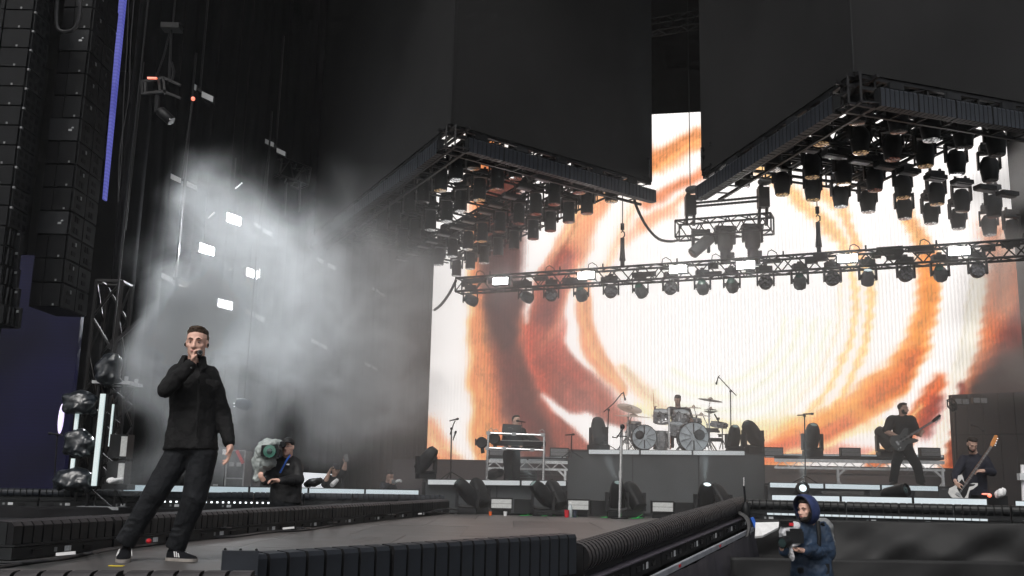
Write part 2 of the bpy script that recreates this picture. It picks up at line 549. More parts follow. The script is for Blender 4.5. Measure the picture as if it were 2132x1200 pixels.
# left: white column, then the dark burning band
st([(1010, 250), (1012, 500), (1014, 650), (1020, 800), (1036, 980)], [30, 34, 36, 42, 50], 12, (0.93, 0.64, 0.45))
st([(980, 470), (979, 600), (981, 760), (986, 960)], 3, 8, YEL, .7)
st([(1118, 690), (1150, 800), (1190, 880), (1250, 970)], [30, 80, 105, 110], 22, (0.68, 0.40, 0.34))
st([(1045, 380), (1046, 520), (1050, 650), (1066, 780), (1096, 900), (1130, 980)], [40, 42, 40, 44, 46, 50], 16, BRN)
st([(1044, 540), (1048, 640), (1054, 710)], [30, 34, 24], 22, DRK, .95)
st([(1060, 760), (1084, 850), (1110, 900)], [20, 26, 20], 30, (0.44, 0.25, 0.235), .7)
st([(1016, 740), (1030, 850), (1062, 960)], 12, 26, ORG, .7)
st([(1112, 690), (1135, 640), (1168, 560), (1212, 470), (1272, 390), (1330, 320)], [34, 36, 36, 34, 32, 32], 14, SAL)
st([(1108, 700), (1130, 640), (1155, 580), (1180, 530)], [30, 34, 30, 20], 18, RED, .95)
st([(1132, 660), (1150, 620)], [18, 12], 20, (0.46, 0.26, 0.25), .85)
st([(1192, 640), (1160, 720)], [12, 20], 18, (0.80, 0.44, 0.36), .8)
st([(1090, 676), (1097, 630), (1112, 560), (1136, 490), (1160, 430), (1190, 380)], [1, 4, 10, 20, 26, 24], 8, WHT)
st([(1092, 690), (1108, 740), (1124, 800), (1150, 850)], [3, 3, 4, 5], 8, (0.93, 0.52, 0.42), .85)
st([(1102, 690), (1118, 760), (1142, 830)], 10, 14, (0.78, 0.40, 0.32), .8)
st([(1180, 820), (1240, 870), (1300, 905)], 26, 26, (0.66, 0.43, 0.39), .8)
st([(1150, 740), (1200, 790)], 20, 24, (0.70, 0.36, 0.30), .6)
st([(1128, 824), (1170, 853), (1225, 885), (1290, 930), (1380, 985)], [2, 11, 20, 32, 52], 7, WHT)
st([(1200, 590), (1187, 650), (1188, 710), (1222, 757), (1275, 800), (1330, 838), (1400, 885)], [6, 13, 14, 8, 7, 12, 26], 7, WHT)
st([(1216, 590), (1217, 650), (1234, 720), (1264, 775), (1300, 812)], [14, 18, 22, 20, 12], 9, (0.94, 0.66, 0.50))
st([(1240, 600), (1246, 660), (1262, 720), (1292, 770), (1322, 808)], [4, 6, 7, 7, 9], 7, WHT, .95)
st([(1292, 765), (1330, 805), (1370, 845), (1420, 880)], [10, 14, 14, 10], 12, (0.99, 0.82, 0.68), .9)
st([(1228, 540), (1258, 470), (1300, 405)], [8, 12, 12], 10, WHT, .95)
st([(1262, 560), (1292, 480), (1332, 420)], 9, 16, LOR, .7)
st([(885, 890), (903, 930), (935, 968)], [26, 34, 40], 18, SAL, .95)
st([(895, 965), (930, 980)], 16, 16, ORG, .85)
st([(948, 890), (975, 960)], 12, 14, WHT, .9)
# strip between the boxes
st([(1350, 345), (1400, 320), (1460, 285)], [14, 20, 22], 12, (0.94, 0.60, 0.38), .95)
st([(1350, 425), (1400, 385), (1460, 362)], [8, 12, 13], 10, (0.86, 0.52, 0.36), .95)
st([(1340, 470), (1390, 430), (1450, 400)], 9, 10, SAL, .9)
st([(1300, 500), (1350, 460), (1400, 440)], 12, 12, SAL, .7)
# right of centre: soft moire arcs
for (r0, w_, a_) in ((290, 8, .85), (322, 9, .9), (258, 4, .35)):
    arc = [(1490 + r0 * math.cos(t), 640 - 0.98 * r0 * math.sin(t)) for t in np.linspace(0.45, -1.35, 18)]
    st(arc, [w_ * (1 - .55 * i / 17) for i in range(18)], 9, (1.0, 0.80, 0.46), a_)
for r0 in (150, 180, 208, 234): st([(1490 + r0 * math.cos(t), 650 - 1.0 * r0 * math.sin(t)) for t in np.linspace(-.1, -2.2, 16)], 4, 8, (0.95, 0.96, 0.80), .6)
st([(1330, 850), (1430, 885), (1540, 890), (1640, 870)], [6, 12, 14, 8], 12, (0.98, 0.90, 0.66), .7)
st([(1540, 905), (1620, 890), (1720, 850)], [6, 10, 8], 14, (0.97, 0.80, 0.48), .7)
st([(1560, 330), (1650, 400), (1720, 470), (1770, 540)], [16, 16, 14, 8], 10, (1.0, 0.76, 0.52), .9)
st([(1690, 380), (1745, 430), (1775, 490), (1800, 540)], [13, 13, 12, 10], 10, (0.99, 0.72, 0.48), .9)
st([(1880, 420), (1905, 480), (1925, 540), (1935, 620)], [12, 16, 20, 24], 12, (0.98, 0.70, 0.46), .95)
st([(1935, 540), (1932, 640), (1910, 720), (1862, 790), (1790, 850), (1700, 900), (1600, 950)], [22, 24, 26, 32, 36, 38, 34], 14, (0.98, 0.63, 0.30))
st([(1908, 735), (1872, 785), (1805, 845)], [12, 22, 14], 16, (0.84, 0.42, 0.16), .9)
st([(1770, 875), (1690, 918), (1590, 955)], [14, 22, 22], 18, (0.88, 0.42, 0.26), .8)
st([(2120, 620), (2108, 720), (2086, 800), (2056, 880), (2030, 970)], 70, 20, (0.88, 0.50, 0.28))
st([(2140, 690), (2128, 790), (2106, 900), (2080, 980)], [56, 70, 80, 80], 26, (0.50, 0.20, 0.14))
st([(2150, 760), (2110, 800), (2096, 850), (2070, 960)], [44, 62, 70, 70], 34, VDK, .98)
st([(2066, 480), (2084, 560), (2088, 640)], 24, 26, (0.88, 0.60, 0.46), .9)
st([(1990, 540), (1990, 650), (1966, 740), (1915, 812), (1850, 868), (1770, 915)], [34, 34, 30, 15, 9, 8], 10, WHT)
st([(2034, 590), (2018, 700), (1992, 790), (1976, 860), (1958, 940)], [16, 18, 16, 12, 11], 8, (1.0, 0.97, 0.90))
st([(1958, 790), (1925, 850), (1880, 910), (1820, 965)], [10, 22, 24, 20], 12, (0.92, 0.44, 0.20), .95)
st([(1950, 840), (1930, 890)], [12, 18], 16, (0.50, 0.14, 0.10), .8)
st([(1915, 850), (1870, 905), (1810, 950)], [4, 6, 6], 8, YEL, .8)
st([(1590, 925), (1700, 930), (1800, 938)], [8, 12, 8], 14, (0.88, 0.40, 0.28), .7)
st([(1830, 880), (1720, 925), (1640, 945)], [5, 7, 6], 9, (1.0, 0.93, 0.72), .8)
st([(2004, 800), (2000, 880), (1994, 960)], [4, 14, 18], 14, (0.52, 0.20, 0.14), .95)
st([(2040, 812), (2140, 790)], [16, 30], 22, VDK, .9)
gx_, gy_ = np.meshgrid(np.linspace(0, 1, NU + 1), np.linspace(0, 1, NVV + 1))
A = [np.array(x) for x in (S00, S10, S01, S11)]
pts3 = (A[0] * (1 - gx_[..., None]) + A[1] * gx_[..., None]) * (1 - gy_[..., None]) + (A[2] * (1 - gx_[..., None]) + A[3] * gx_[..., None]) * gy_[..., None]
dv = pts3 - np.array(EYE)
kk = FPX / (dv @ np.array(F_))
QX = 1066 + (dv @ np.array(CR)) * kk
QY = 600 - (dv @ np.array(CU)) * kk
nrs = np.random.RandomState(5)
def smooth_noise(shape, cell, rs):
    h, w_ = shape
    g = rs.rand(h // cell + 3, w_ // cell + 3)
    yy = np.arange(h) / cell; xx = np.arange(w_) / cell
    y0 = yy.astype(int); x0 = xx.astype(int)
    fy = (yy - y0)[:, None]; fx = (xx - x0)[None, :]
    fy = fy * fy * (3 - 2 * fy); fx = fx * fx * (3 - 2 * fx)
    a = g[y0][:, x0]; b = g[y0][:, x0 + 1]; c = g[y0 + 1][:, x0]; d = g[y0 + 1][:, x0 + 1]
    return a * (1 - fx) * (1 - fy) + b * fx * (1 - fy) + c * (1 - fx) * fy + d * fx * fy
n_a = smooth_noise(QX.shape, 14, nrs) - .5
n_b = smooth_noise(QX.shape, 14, nrs) - .5
moire = np.sin((QX * .38 + QY * .92) / 21 * 2 * math.pi) * np.clip((QX - 1560) / 120, 0, 1) * 2.6
WX = QX + moire + n_a * 15 + (smooth_noise(QX.shape, 5, nrs) - .5) * 6
WY = QY + n_b * 15 + (smooth_noise(QX.shape, 5, nrs) - .5) * 6
colr = np.ones(QX.shape + (3,)) * np.array(WHT)
srs = random.Random(31)
_all = []
for s0_ in strokes:                       # fine streaks running along each broad sweep
    _all.append(s0_)
    pts, ws, soft, cc, a = s0_
    if len(pts) < 3 or max(ws) < 14 or cc.min() > .9: continue
    d = np.gradient(pts, axis=0); n_ = np.stack([-d[:, 1], d[:, 0]], 1); n_ /= np.linalg.norm(n_, axis=1, keepdims=True) + 1e-6
    for k in range(5):
        o1, o2 = srs.uniform(-.85, .85), srs.uniform(-.85, .85)
        off = np.linspace(o1, o2, len(pts)) * np.array(ws)
        c2 = np.clip(cc * srs.choice((.72, .82, 1.22, 1.35)), 0, 1)
        _all.append((pts + n_ * off[:, None], [max(1.5, srs.uniform(.03, .10) * w_) for w_ in ws], srs.uniform(5, 9), c2, .42))
for pts, ws, soft, cc, a in _all:
    best = np.full(QX.shape, 0.0)
    for i in range(len(pts) - 1):
        a0, b0 = pts[i], pts[i + 1]
        ab = b0 - a0
        t = np.clip(((WX - a0[0]) * ab[0] + (WY - a0[1]) * ab[1]) / (ab @ ab), 0, 1)
        d = np.hypot(WX - a0[0] - t * ab[0], WY - a0[1] - t * ab[1])
        wd = ws[i] * (1 - t) + ws[i + 1] * t
        al = 1 / (1 + np.exp(np.clip((d - wd) / (soft * 0.32), -30, 30)))
        best = np.maximum(best, al)
    al = (best * a)[..., None]
    colr = colr * (1 - al) + cc * al
grain = (nrs.rand(*QX.shape) - .5)[..., None]
sat = (1 - colr.min(axis=2, keepdims=True))
colr = np.clip(colr * (1 + grain * 0.20 * sat + (smooth_noise(QX.shape, 4, nrs) - .5)[..., None] * 0.16 * sat), 0.01, 1.2)
_s = lambda a, b, x: np.clip((x - a) / (b - a), 0, 1)
gam = 2.2 + .62 * _s(1420, 1180, QX) + .55 * _s(1780, 2000, QX)
colr = colr ** gam[..., None]                      # tones read off the picture are display values
idx = np.arange((NU + 1) * (NVV + 1)).reshape(NVV + 1, NU + 1)
fcs = np.stack([idx[:-1, :-1], idx[:-1, 1:], idx[1:, 1:], idx[1:, :-1]], -1).reshape(-1, 4)
scr_root = empty('led_screen', S00, 'giant video wall glowing with white and orange molten swirls behind the band', 'video wall')
me = bpy.data.meshes.new('display')
me.from_pydata([tuple(V(p) - V(S00)) for p in pts3.reshape(-1, 3)], [], fcs.tolist())
ca = me.color_attributes.new('glow', 'FLOAT_COLOR', 'POINT')
flat = np.ones((len(me.vertices), 4)); flat[:, :3] = colr.reshape(-1, 3)
ca.data.foreach_set('color', flat.ravel())
disp = link_mesh('display', me, scr_root)
m, t, b = new_mat('led_display')
b.inputs['Base Color'].default_value = (0.02, 0.02, 0.02, 1); b.inputs['Roughness'].default_value = 0.6
at = t.nodes.new('ShaderNodeAttribute'); at.attribute_name = 'glow'
tc = t.nodes.new('ShaderNodeTexCoord')
wv = t.nodes.new('ShaderNodeTexWave'); wv.wave_type = 'BANDS'; wv.bands_direction = 'X'; wv.inputs['Scale'].default_value = 3.1; wv.inputs['Distortion'].default_value = 0.0
t.links.new(tc.outputs['Object'], wv.inputs['Vector'])
mr = t.nodes.new('ShaderNodeMapRange'); mr.inputs[3].default_value = 0.84; mr.inputs[4].default_value = 1.08
t.links.new(wv.outputs['Fac'], mr.inputs[0])
vm = t.nodes.new('ShaderNodeVectorMath'); vm.operation = 'SCALE'
t.links.new(at.outputs['Color'], vm.inputs[0]); t.links.new(mr.outputs[0], vm.inputs['Scale'])
t.links.new(vm.outputs[0], b.inputs['Emission Color']); b.inputs['Emission Strength'].default_value = 1.28
me.materials.append(m)
dn = (V(S10) - V(S00)).normalized(); bk = V((-dn.y, dn.x, 0))
mb = MB().prism([V(S00) + bk * .02, V(S10) + bk * .02, V(S11) + bk * .02, V(S01) + bk * .02], bk * 0.25)
mb.build('cabinet_back', 'black_metal', scr_root)
# dark fascia above the screen and low riser wall below
mb = MB().prism([V(S01) + V((0, 0, .02)) - dn * .3, V(S11) + V((0, 0, .02)), V(S11) + V((0, 0, 6.5)), V(S01) + V((0, 0, 6.5)) - dn * .3], bk * 0.2)
tag(mb.build('header_masking', 'box_grey', loc=S01), 'dark grey masking cloth above the bright video wall', 'masking')
lw0, lw1 = V(S00) - bk * .25 - dn * 1.0, V(S10) - bk * .25
lw0.z = lw1.z = FLOOR
mb = MB().prism([lw0, lw1, lw1 + V((0, 0, S00.z - FLOOR - .03)), lw0 + V((0, 0, S00.z - FLOOR - .03))], bk * .2)
tag(mb.build('screen_plinth', mat('plinth', (0.045, 0.042, 0.052), 0.8, var=0.2, scale=1), loc=lw0), 'low dark wall the video wall stands on, behind the risers', 'low wall')
# side LED slivers at stage left
def side_mat(name, c1, c2, s, sc):
    m, t, b = new_mat(name)
    tc = t.nodes.new('ShaderNodeTexCoord'); n = t.nodes.new('ShaderNodeTexNoise'); n.inputs['Scale'].default_value = sc; n.inputs['Detail'].default_value = 2
    t.links.new(tc.outputs['Object'], n.inputs[0])
    rp = t.nodes.new('ShaderNodeValToRGB'); rp.color_ramp.elements[0].position = .35; rp.color_ramp.elements[1].position = .68
    rp.color_ramp.elements[0].color = (*c1, 1); rp.color_ramp.elements[1].color = (*c2, 1)
    t.links.new(n.outputs[0], rp.inputs[0])
    wv = t.nodes.new('ShaderNodeTexWave'); wv.bands_direction = 'Z'; wv.inputs['Scale'].default_value = 5
    t.links.new(tc.outputs['Object'], wv.inputs[0])
    mr = t.nodes.new('ShaderNodeMapRange'); mr.inputs[3].default_value = .8; mr.inputs[4].default_value = 1.1
    t.links.new(wv.outputs['Fac'], mr.inputs[0])
    vm = t.nodes.new('ShaderNodeVectorMath'); vm.operation = 'SCALE'
    t.links.new(rp.outputs[0], vm.inputs[0]); t.links.new(mr.outputs[0], vm.inputs['Scale'])
    t.links.new(vm.outputs[0], b.inputs['Emission Color']); b.inputs['Emission Strength'].default_value = s
    b.inputs['Base Color'].default_value = (.004, .004, .006, 1); b.inputs['Specular IOR Level'].default_value = .1
    return m
a, b_ = P(-40, 1030, 18.5), P(128, 1030, 18.5)
c_, d_ = P(132, 640, 18.5), P(-40, 640, 18.5)
sr = empty('side_screen', a, 'dim blue side video screen at the far left below the speakers', 'video screen')
MB().prism([a, b_, V((b_.x, b_.y, c_.z + 1)), V((a.x, a.y, c_.z + 1))], (0, .15, 0)).build('display', side_mat('side_display', (0.005, 0.005, 0.026), (0.018, 0.018, 0.095), 0.30, 0.55), sr)
f0, f1 = P(122, 900, 18.45), P(137, 900, 18.45)
MB().ell(P(127, 872, 18.4), (.055, 0, 0), (0, .02, 0), (0, 0, .28)).build('flare', emit('flare', (0.75, 0.62, 1.0), 1.0), sr, True)
q = [P(250, -30, 16.0), P(261, -30, 16.0), P(217, 415, 16.0), P(213, 415, 16.0)]
sm = MB().prism(q, (0, .12, 0)).build('screen_edge', side_mat('edge_display', (0.07, 0.075, 0.34), (0.13, 0.14, 0.50), 1.0, 0.8), None, loc=q[3])
tag(sm, 'thin glowing lilac blue edge of a screen beside the right speaker column', 'video screen')
# ================================================================== TRUSS / BATTEN / LAMP BUILDERS
def truss_parts(root, p0, p1, w, h, bays, r, m, upv=V((0, 0, 1)), chord_name='chord'):
    p0, p1 = V(p0), V(p1)
    d = (p1 - p0).normalized(); s = d.cross(upv).normalized(); u = s.cross(d)
    cs = [s * w / 2 + u * h / 2, -s * w / 2 + u * h / 2, -s * w / 2 - u * h / 2, s * w / 2 - u * h / 2]
    for c in cs:
        MB().tube(p0 + c, p1 + c, r, 8).build(chord_name, m, root, True)
    mb = MB()
    for f in range(4):
        a, b = cs[f], cs[(f + 1) % 4]
        for i in range(bays):
            t0, t1 = i / bays, (i + 1) / bays
            x, y = (a, b) if i % 2 == 0 else (b, a)
            mb.tube(lerp(p0, p1, t0) + x, lerp(p0, p1, t1) + y, r * .6, 5)
    for i in (0, bays):
        for f in range(4):
            mb.tube(lerp(p0, p1, i / bays) + cs[f], lerp(p0, p1, i / bays) + cs[(f + 1) % 4], r * .8, 5)
    mb.build('lattice', m, root)
    return cs
def frame_from(dx, out):
    """rotation with x along dx and -y towards out (the seen face)"""
    x = V(dx).normalized(); y = -(V(out) - x * V(out).dot(x)).normalized(); z = x.cross(y)
    return Matrix(((x.x, y.x, z.x), (x.y, y.y, z.y), (x.z, y.z, z.z)))

def batten_row(name, label_fn, group, p0, p1, out, n, H, D, nf, fm, bm, style, base=True, flip=False, cat='light batten', gap=.02):
    """n finned light battens end to end along p0-p1 (bottom edge), seen face towards out"""
    p0, p1 = V(p0), V(p1)
    L = (p1 - p0).length / n - gap
    rot = frame_from(p1 - p0, out)
    if rot.col[2].z < 0:
        pass
    root = empty(name, (0, 0, 0))
    bh = H * .34 if base else 0.0
    MB().box((L / 2, D * .10, bh + (H - bh) * .5), (L - .004, D * .55, (H - bh) * .86)).build('body', bm, root)
    # one fin mesh, shared
    pw = L / nf
    fb = MB()
    z0, z1 = bh + .012, H
    if style == 'round':
        prof = [(D * .30, z0 + .03)]
        zc, rr = z1 - (z1 - z0) * .36, (z1 - z0) * .36
        for k in range(8):
            a = -0.5 * math.pi * .9 + k / 7 * math.pi * .95
            prof.append((-D * .14 - rr * .9 * math.cos(a) , zc + rr * math.sin(a)))
        prof.append((D * .34, z1))
    elif style == 'ring':
        prof = []
        zc, rr = (z0 + z1) / 2 + .02, (z1 - z0) * .46
        for k in range(11):
            a = -math.pi * .55 + k / 10 * math.pi * 1.15
            prof.append((-rr * math.cos(a) + D * .02, zc + rr * math.sin(a)))
        prof.append((D * .35, zc + rr * .8)); prof.append((D * .35, zc - rr * .8))
    else:      # flat tile with chamfered top
        prof = [(-D * .34, z0), (-D * .34, z1 - .035), (-D * .26, z1 - .008), (D * .34, z1), (D * .34, z0)]
    k = .84 if style != 'ring' else .58
    poly = [(pw * (1 - k) / 2, y, z) for y, z in prof]
    fb.prism(poly, (pw * k, 0, 0))
    fme = fb.mesh('fin', (0, 0, 0), False)
    fme.materials.append(M[fm]); fme.materials.append(M['hole'])
    fme.materials.append(M['batten_black'])
    for q in (0, 1): fme.polygons[q].material_index = 1  # fin sides blackened as painted shade for the gaps
    for q in fme.polygons:
        if q.index > 1 and style == 'tile' and base and q.normal.z < .3: q.material_index = 2
    for i in range(nf):
        o = link_mesh('fin', fme, root, (i * pw, 0, 0))
    if base:
        MB().box((L / 2, 0, bh * .46), (L - .01, D * .72, bh * .9)).build('housing', bm, root)
        MB().box((L / 2, -D * .02, bh + .004), (L - .01, D * .78, .012)).build('rail', 'rail_purple' if style == 'ring' else bm, root)
        for q in (.22, .72):
            MB().box((L * q, -D * .37, bh * .5), (.11, .02, bh * .34)).box((L * q, -D * .385, bh * .62), (.075, .02, bh * .08)).build('latch', 'black_metal', root)
        MB().box((L * .52, -D * .362, bh * .5), (.075, .006, bh * .42)).build('sticker', 'sticker', root)
        MB().box((L * .40, -D * .362, bh * .5), (.032, .006, bh * .36)).build('display_window', 'strobe_grey', root)
    out_ = []
    for i in range(n):
        o = root if i == 0 else copy_tree(root)
        o.location = lerp(p0, p1, i / n)
        o.rotation_euler = rot.to_euler()
        tag(o, label_fn(i), cat, group)
        out_.append(o)
    return out_

# --- hanging moving heads -----------------------------------------------------------------------
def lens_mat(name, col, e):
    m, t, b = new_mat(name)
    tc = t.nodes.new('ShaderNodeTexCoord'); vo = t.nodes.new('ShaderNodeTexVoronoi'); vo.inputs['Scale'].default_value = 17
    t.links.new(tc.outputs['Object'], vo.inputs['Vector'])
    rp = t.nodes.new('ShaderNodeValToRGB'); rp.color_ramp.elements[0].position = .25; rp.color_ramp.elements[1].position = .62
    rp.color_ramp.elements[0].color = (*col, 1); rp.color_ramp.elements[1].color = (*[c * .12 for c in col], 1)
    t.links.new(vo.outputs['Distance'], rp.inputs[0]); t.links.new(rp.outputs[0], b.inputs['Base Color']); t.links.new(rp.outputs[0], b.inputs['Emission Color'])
    b.inputs['Emission Strength'].default_value = e; b.inputs['Roughness'].default_value = .15  # faint emission stands in for light reflected by the lens cells
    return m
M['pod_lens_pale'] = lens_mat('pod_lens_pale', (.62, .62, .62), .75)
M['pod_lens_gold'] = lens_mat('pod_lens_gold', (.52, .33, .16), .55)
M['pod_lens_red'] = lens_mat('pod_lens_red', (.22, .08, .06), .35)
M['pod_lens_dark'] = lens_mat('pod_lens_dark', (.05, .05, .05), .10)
def pod_head(lens, barrel):
    r = empty('moving_head_lamp')
    MB().box((0, 0, -.06), (.36, .24, .12)).box((0, 0, -.15), (.2, .2, .06)).box((-.12, 0, .03), (.05, .06, .1)).box((.12, 0, .03), (.05, .06, .1)).build('base', 'black_plastic', r)
    y = MB()
    w = .20 if not barrel else .215
    for s in (-1, 1):
        y.obox((s * w, 0, -.34), (.022, 0, 0), (0, .06, 0), (0, 0, .20))
        y.tube((s * w, 0, -.46), (s * (w - .06), 0, -.46), .05, 10)
    y.box((0, 0, -.18), (2 * w, .14, .05))
    y.build('yoke', 'black_metal', r)
    if barrel:
        prof = [(.06, -.25), (.12, -.27), (.15, -.32), (.185, -.38), (.195, -.48), (.19, -.60), (.175, -.66), (.165, -.78), (.15, -.795)]
    else:
        prof = [(.07, -.24), (.145, -.26), (.158, -.32), (.160, -.50), (.163, -.62), (.165, -.79), (.15, -.80)]
    hd = MB().lathe(prof, n=20).build('head', 'black_plastic', r, True)
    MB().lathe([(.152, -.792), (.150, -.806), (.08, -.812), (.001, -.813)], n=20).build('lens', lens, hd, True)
    MB().sph((.05, -.168, -.52), .012).build('knob', 'chrome', hd)
    return r

# ================================================================== LIGHTING PODS
def pod(name, label, near, left, right, h, corner_label, heads, strobes, rim=.5, prefix='', nl=8, nr=6, side='left'):
    zt = EYE.z + h
    A, B, Cc = PZ(*near, zt), PZ(*left, zt), PZ(*right, zt)
    Dd = B + Cc - A
    zb = zt - rim
    root = empty('lighting_pod', (A.x, A.y, zb), label, 'lighting rig')
    n_ab = V((0, 0, 1)).cross((B - A)).normalized()
    cen = (A + Dd) / 2
    if (A + B).lerp(V((0, 0, 0)), .5).__sub__(cen).dot(n_ab) < 0: n_ab = -n_ab
    n_ac = V((0, 0, 1)).cross((Cc - A)).normalized()
    if ((A + Cc) / 2 - cen).dot(n_ac) < 0: n_ac = -n_ac
    up = V((0, 0, 1))
    # hung walls over the two near edges
    top = 17.4 - zt
    K = A - (n_ab + n_ac) * .06
    for (p, q, nn) in ((A, B, n_ab), (A, Cc, n_ac)):
        p = K + nn * .06
        MB().prism([p - nn * .06, q - nn * .06, q - nn * .06 + up * top, p - nn * .06 + up * top], -nn * .06).build('wall_panel', 'box_grey', root)
    # corner post seam
    MB().tube(A + V((0, -.02, 0)) - (n_ab + n_ac) * .05, A + V((0, -.02, top)) - (n_ab + n_ac) * .05, .009, 6).build('corner_seam', 'black_metal', root)
    for (p, q, nn, far) in ((A, B, n_ab, 0), (A, Cc, n_ac, 0), (B, Dd, -n_ac, 1), (Cc, Dd, -n_ab, 1)):
        o = -nn * .12
        L = (q - p).length
        dd = (q - p) / L
        e0 = p + dd * .35; e1 = q
        mb = MB()
        if far: p, q = p + up * LIFT, q + up * LIFT
        mb.bar(p + o + up * -.03, q + o + up * -.03, .07, .06).bar(p + o + up * -.20, q + o + up * -.20, .06, .05).bar(p + o - nn * .3 + up * -.03, q + o - nn * .3 + up * -.03, .05, .05).bar(p + o - nn * .3 + up * (-rim + .04), q + o - nn * .3 + up * (-rim + .04), .05, .05).bar(p + o + up * (-rim + .03), q + o + up * (-rim + .03), .04, .04)
        nb = max(4, int(L / .45))
        for i in range(nb):
            a = lerp(p, q, i / nb) + o; b = lerp(p, q, (i + 1) / nb) + o
            mb.bar(a + up * -.20, b + up * -.03, .025)
            mb.bar(a + up * (-rim + .03), a - nn * .3 + up * (-rim + .04), .025)
            mb.bar(a + up * -.03, a + up * (-rim + .03), .03)
        mb.build('edge_beam', 'black_metal', root)
    # little grey boxes and plates along the rim
    for (p, q, nn) in ((A, B, n_ab), (A, Cc, n_ac)):
        L = (q - p).length; dd = (q - p) / L
        k = 0; x = .8
        while x < L - .4:
            c = p + dd * x + up * -.115 + nn * -.06
            MB().obox(c, dd * .13, nn * .03, up * .05).build('control_box', 'speaker_grey' if k % 2 else 'black_plastic', root)
            x += 1.05; k += 1
    # inside grid
    nx, ny = 5, 4
    zg = zb + .55 if side == 'left' else zb + .62
    def pt(s, t, z): 
        p = A + (B - A) * (.055 + .93 * s) + (Cc - A) * (.075 + .91 * t)
        return V((p.x, p.y, z))
    for i in range(1, nx):
        s = i / nx
        mb = MB()
        for dz in (.10, .40):
            for off in (-.012, .012):
                mb.bar(pt(s + off, .03, zg + dz), pt(s + off, .98, zg + dz), .045)
        nb = 12
        for k in range(nb):
            mb.bar(pt(s - .012, k / nb, zg + (.10 if k % 2 else .40)), pt(s - .012, (k + 1) / nb, zg + (.40 if k % 2 else .10)), .025)
            mb.bar(pt(s - .012, k / nb, zg + .1), pt(s + .012, k / nb, zg + .1), .025)
        mb.build('grid_truss', 'black_metal', root)
    for j in range(1, ny + 1):
        t = j / (ny + .5)
        mb = MB()
        for dz in (.16, .46):
            mb.bar(pt(.02, t, zg + dz), pt(.98, t, zg + dz), .05)
            mb.bar(pt(.02, t + .03, zg + dz), pt(.98, t + .03, zg + dz), .05)
        nb = 18
        for k in range(nb):
            mb.bar(pt(k / nb, t, zg + (.16 if k % 2 else .46)), pt((k + 1) / nb, t, zg + (.46 if k % 2 else .16)), .025)
            mb.bar(pt(k / nb, t, zg + .16), pt((k + 1) / nb, t + .03, zg + .16), .025)
        mb.build('cross_truss', 'black_metal', root)
    # upper service level with plates and cable looms (what blocks most of the view up)
    mb = MB()
    rr = random.Random(11)
    for k in range(26):
        s, t = rr.uniform(.12, .92), rr.uniform(.12, .90)
        mb.obox(pt(s, t, zg + rr.uniform(.5, 1.1)), (B - A).normalized() * rr.uniform(.1, .4), (Cc - A).normalized() * rr.uniform(.08, .3), up * rr.uniform(.02, .12))
    mb.build('dimmer_boxes', 'black_plastic', root, kind='stuff')
    for k in range(10):
        s = rr.uniform(.05, .9); t = rr.uniform(.05, .6)
        pts = [pt(s + .02 * i, t + .04 * i, zg + .1 + .12 * math.sin(i * 1.4 + k) - .05) for i in range(7)]
        MB().path(pts, .014, 5).build('cable', 'cable', root)
    # battens along both near edges
    def lf(edge, n):
        def f(i):
            return '%s finned batten from the near corner, %s edge of the %s pod' % (ordinal(i), edge, side)
        return f
    hgt = rim * .62
    for (p, q, nn, n_, edge) in ((A, B, n_ab, nl, 'left'), (A, Cc, n_ac, nr, 'right')):
        L = (q - p).length; dd = (q - p) / L
        a = p + dd * .4 + nn * .02 - up * rim; b = q + nn * .02 - up * rim
        a.z = b.z = zb - .03
        if edge == 'left': 
            bs = batten_row('light_batten', lf(edge, n_), 'finned battens round the %s lighting pod' % side, b, a, nn, n_, hgt, .2, 8, 'batten_navy', 'batten_black', 'tile', base=False)
            for i, o in enumerate(bs): o['label'] = lf(edge, n_)(n_ - 1 - i)
        else:
            batten_row('light_batten', lf(edge, n_), 'finned battens round the %s lighting pod' % side, a, b, nn, n_, hgt, .2, 8, 'batten_navy', 'batten_black', 'tile', base=False)
    # moving heads
    protos = {}
    zl = zb + .06
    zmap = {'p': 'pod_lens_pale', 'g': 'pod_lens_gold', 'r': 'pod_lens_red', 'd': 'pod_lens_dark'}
    for ri, (rowname, lst) in enumerate(heads):
        for k, (px, py, c) in enumerate(lst):
            pos = PZ(px, py, zl)
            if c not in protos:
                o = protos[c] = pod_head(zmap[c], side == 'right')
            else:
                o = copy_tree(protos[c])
            o.location = (pos.x, pos.y, zl + .81 * HS)
            o.scale = (HS, HS, HS)
            o.rotation_euler = (0, 0, rr.uniform(-.5, .5))
            tag(o, '%s moving head from the left, %s under the %s pod' % (ordinal(k), rowname, side), 'stage light', 'moving heads hanging under the %s lighting pod' % side)
    # strobe panels
    zs = zb + .30
    pr = None
    da = (B - A).normalized(); dc = (Cc - A).normalized()
    for k, (px, py) in enumerate(strobes):
        pos = PZ(px, py, zs)
        if pr is None:
            pr = empty('strobe_light')
            MB().obox((0, 0, .05), dc * .20, da * .11, up * .04).build('case', 'black_plastic', pr)
            MB().obox((0, 0, .0), dc * .185, da * .042 , up * .008).build('face', 'strobe_grey', pr)
            o2 = MB().obox(da * .055, dc * .185, da * .042, up * .008).build('face', 'strobe_grey', pr)
            o = pr
        else:
            o = copy_tree(pr)
        o.location = pos
        tag(o, '%s grey strobe from the left in the line under the %s pod' % (ordinal(k), side), 'strobe light', 'strobe panels under the %s lighting pod' % side)
    return A, B, Cc, Dd, zb
HS = 1.0
LIFT = .55
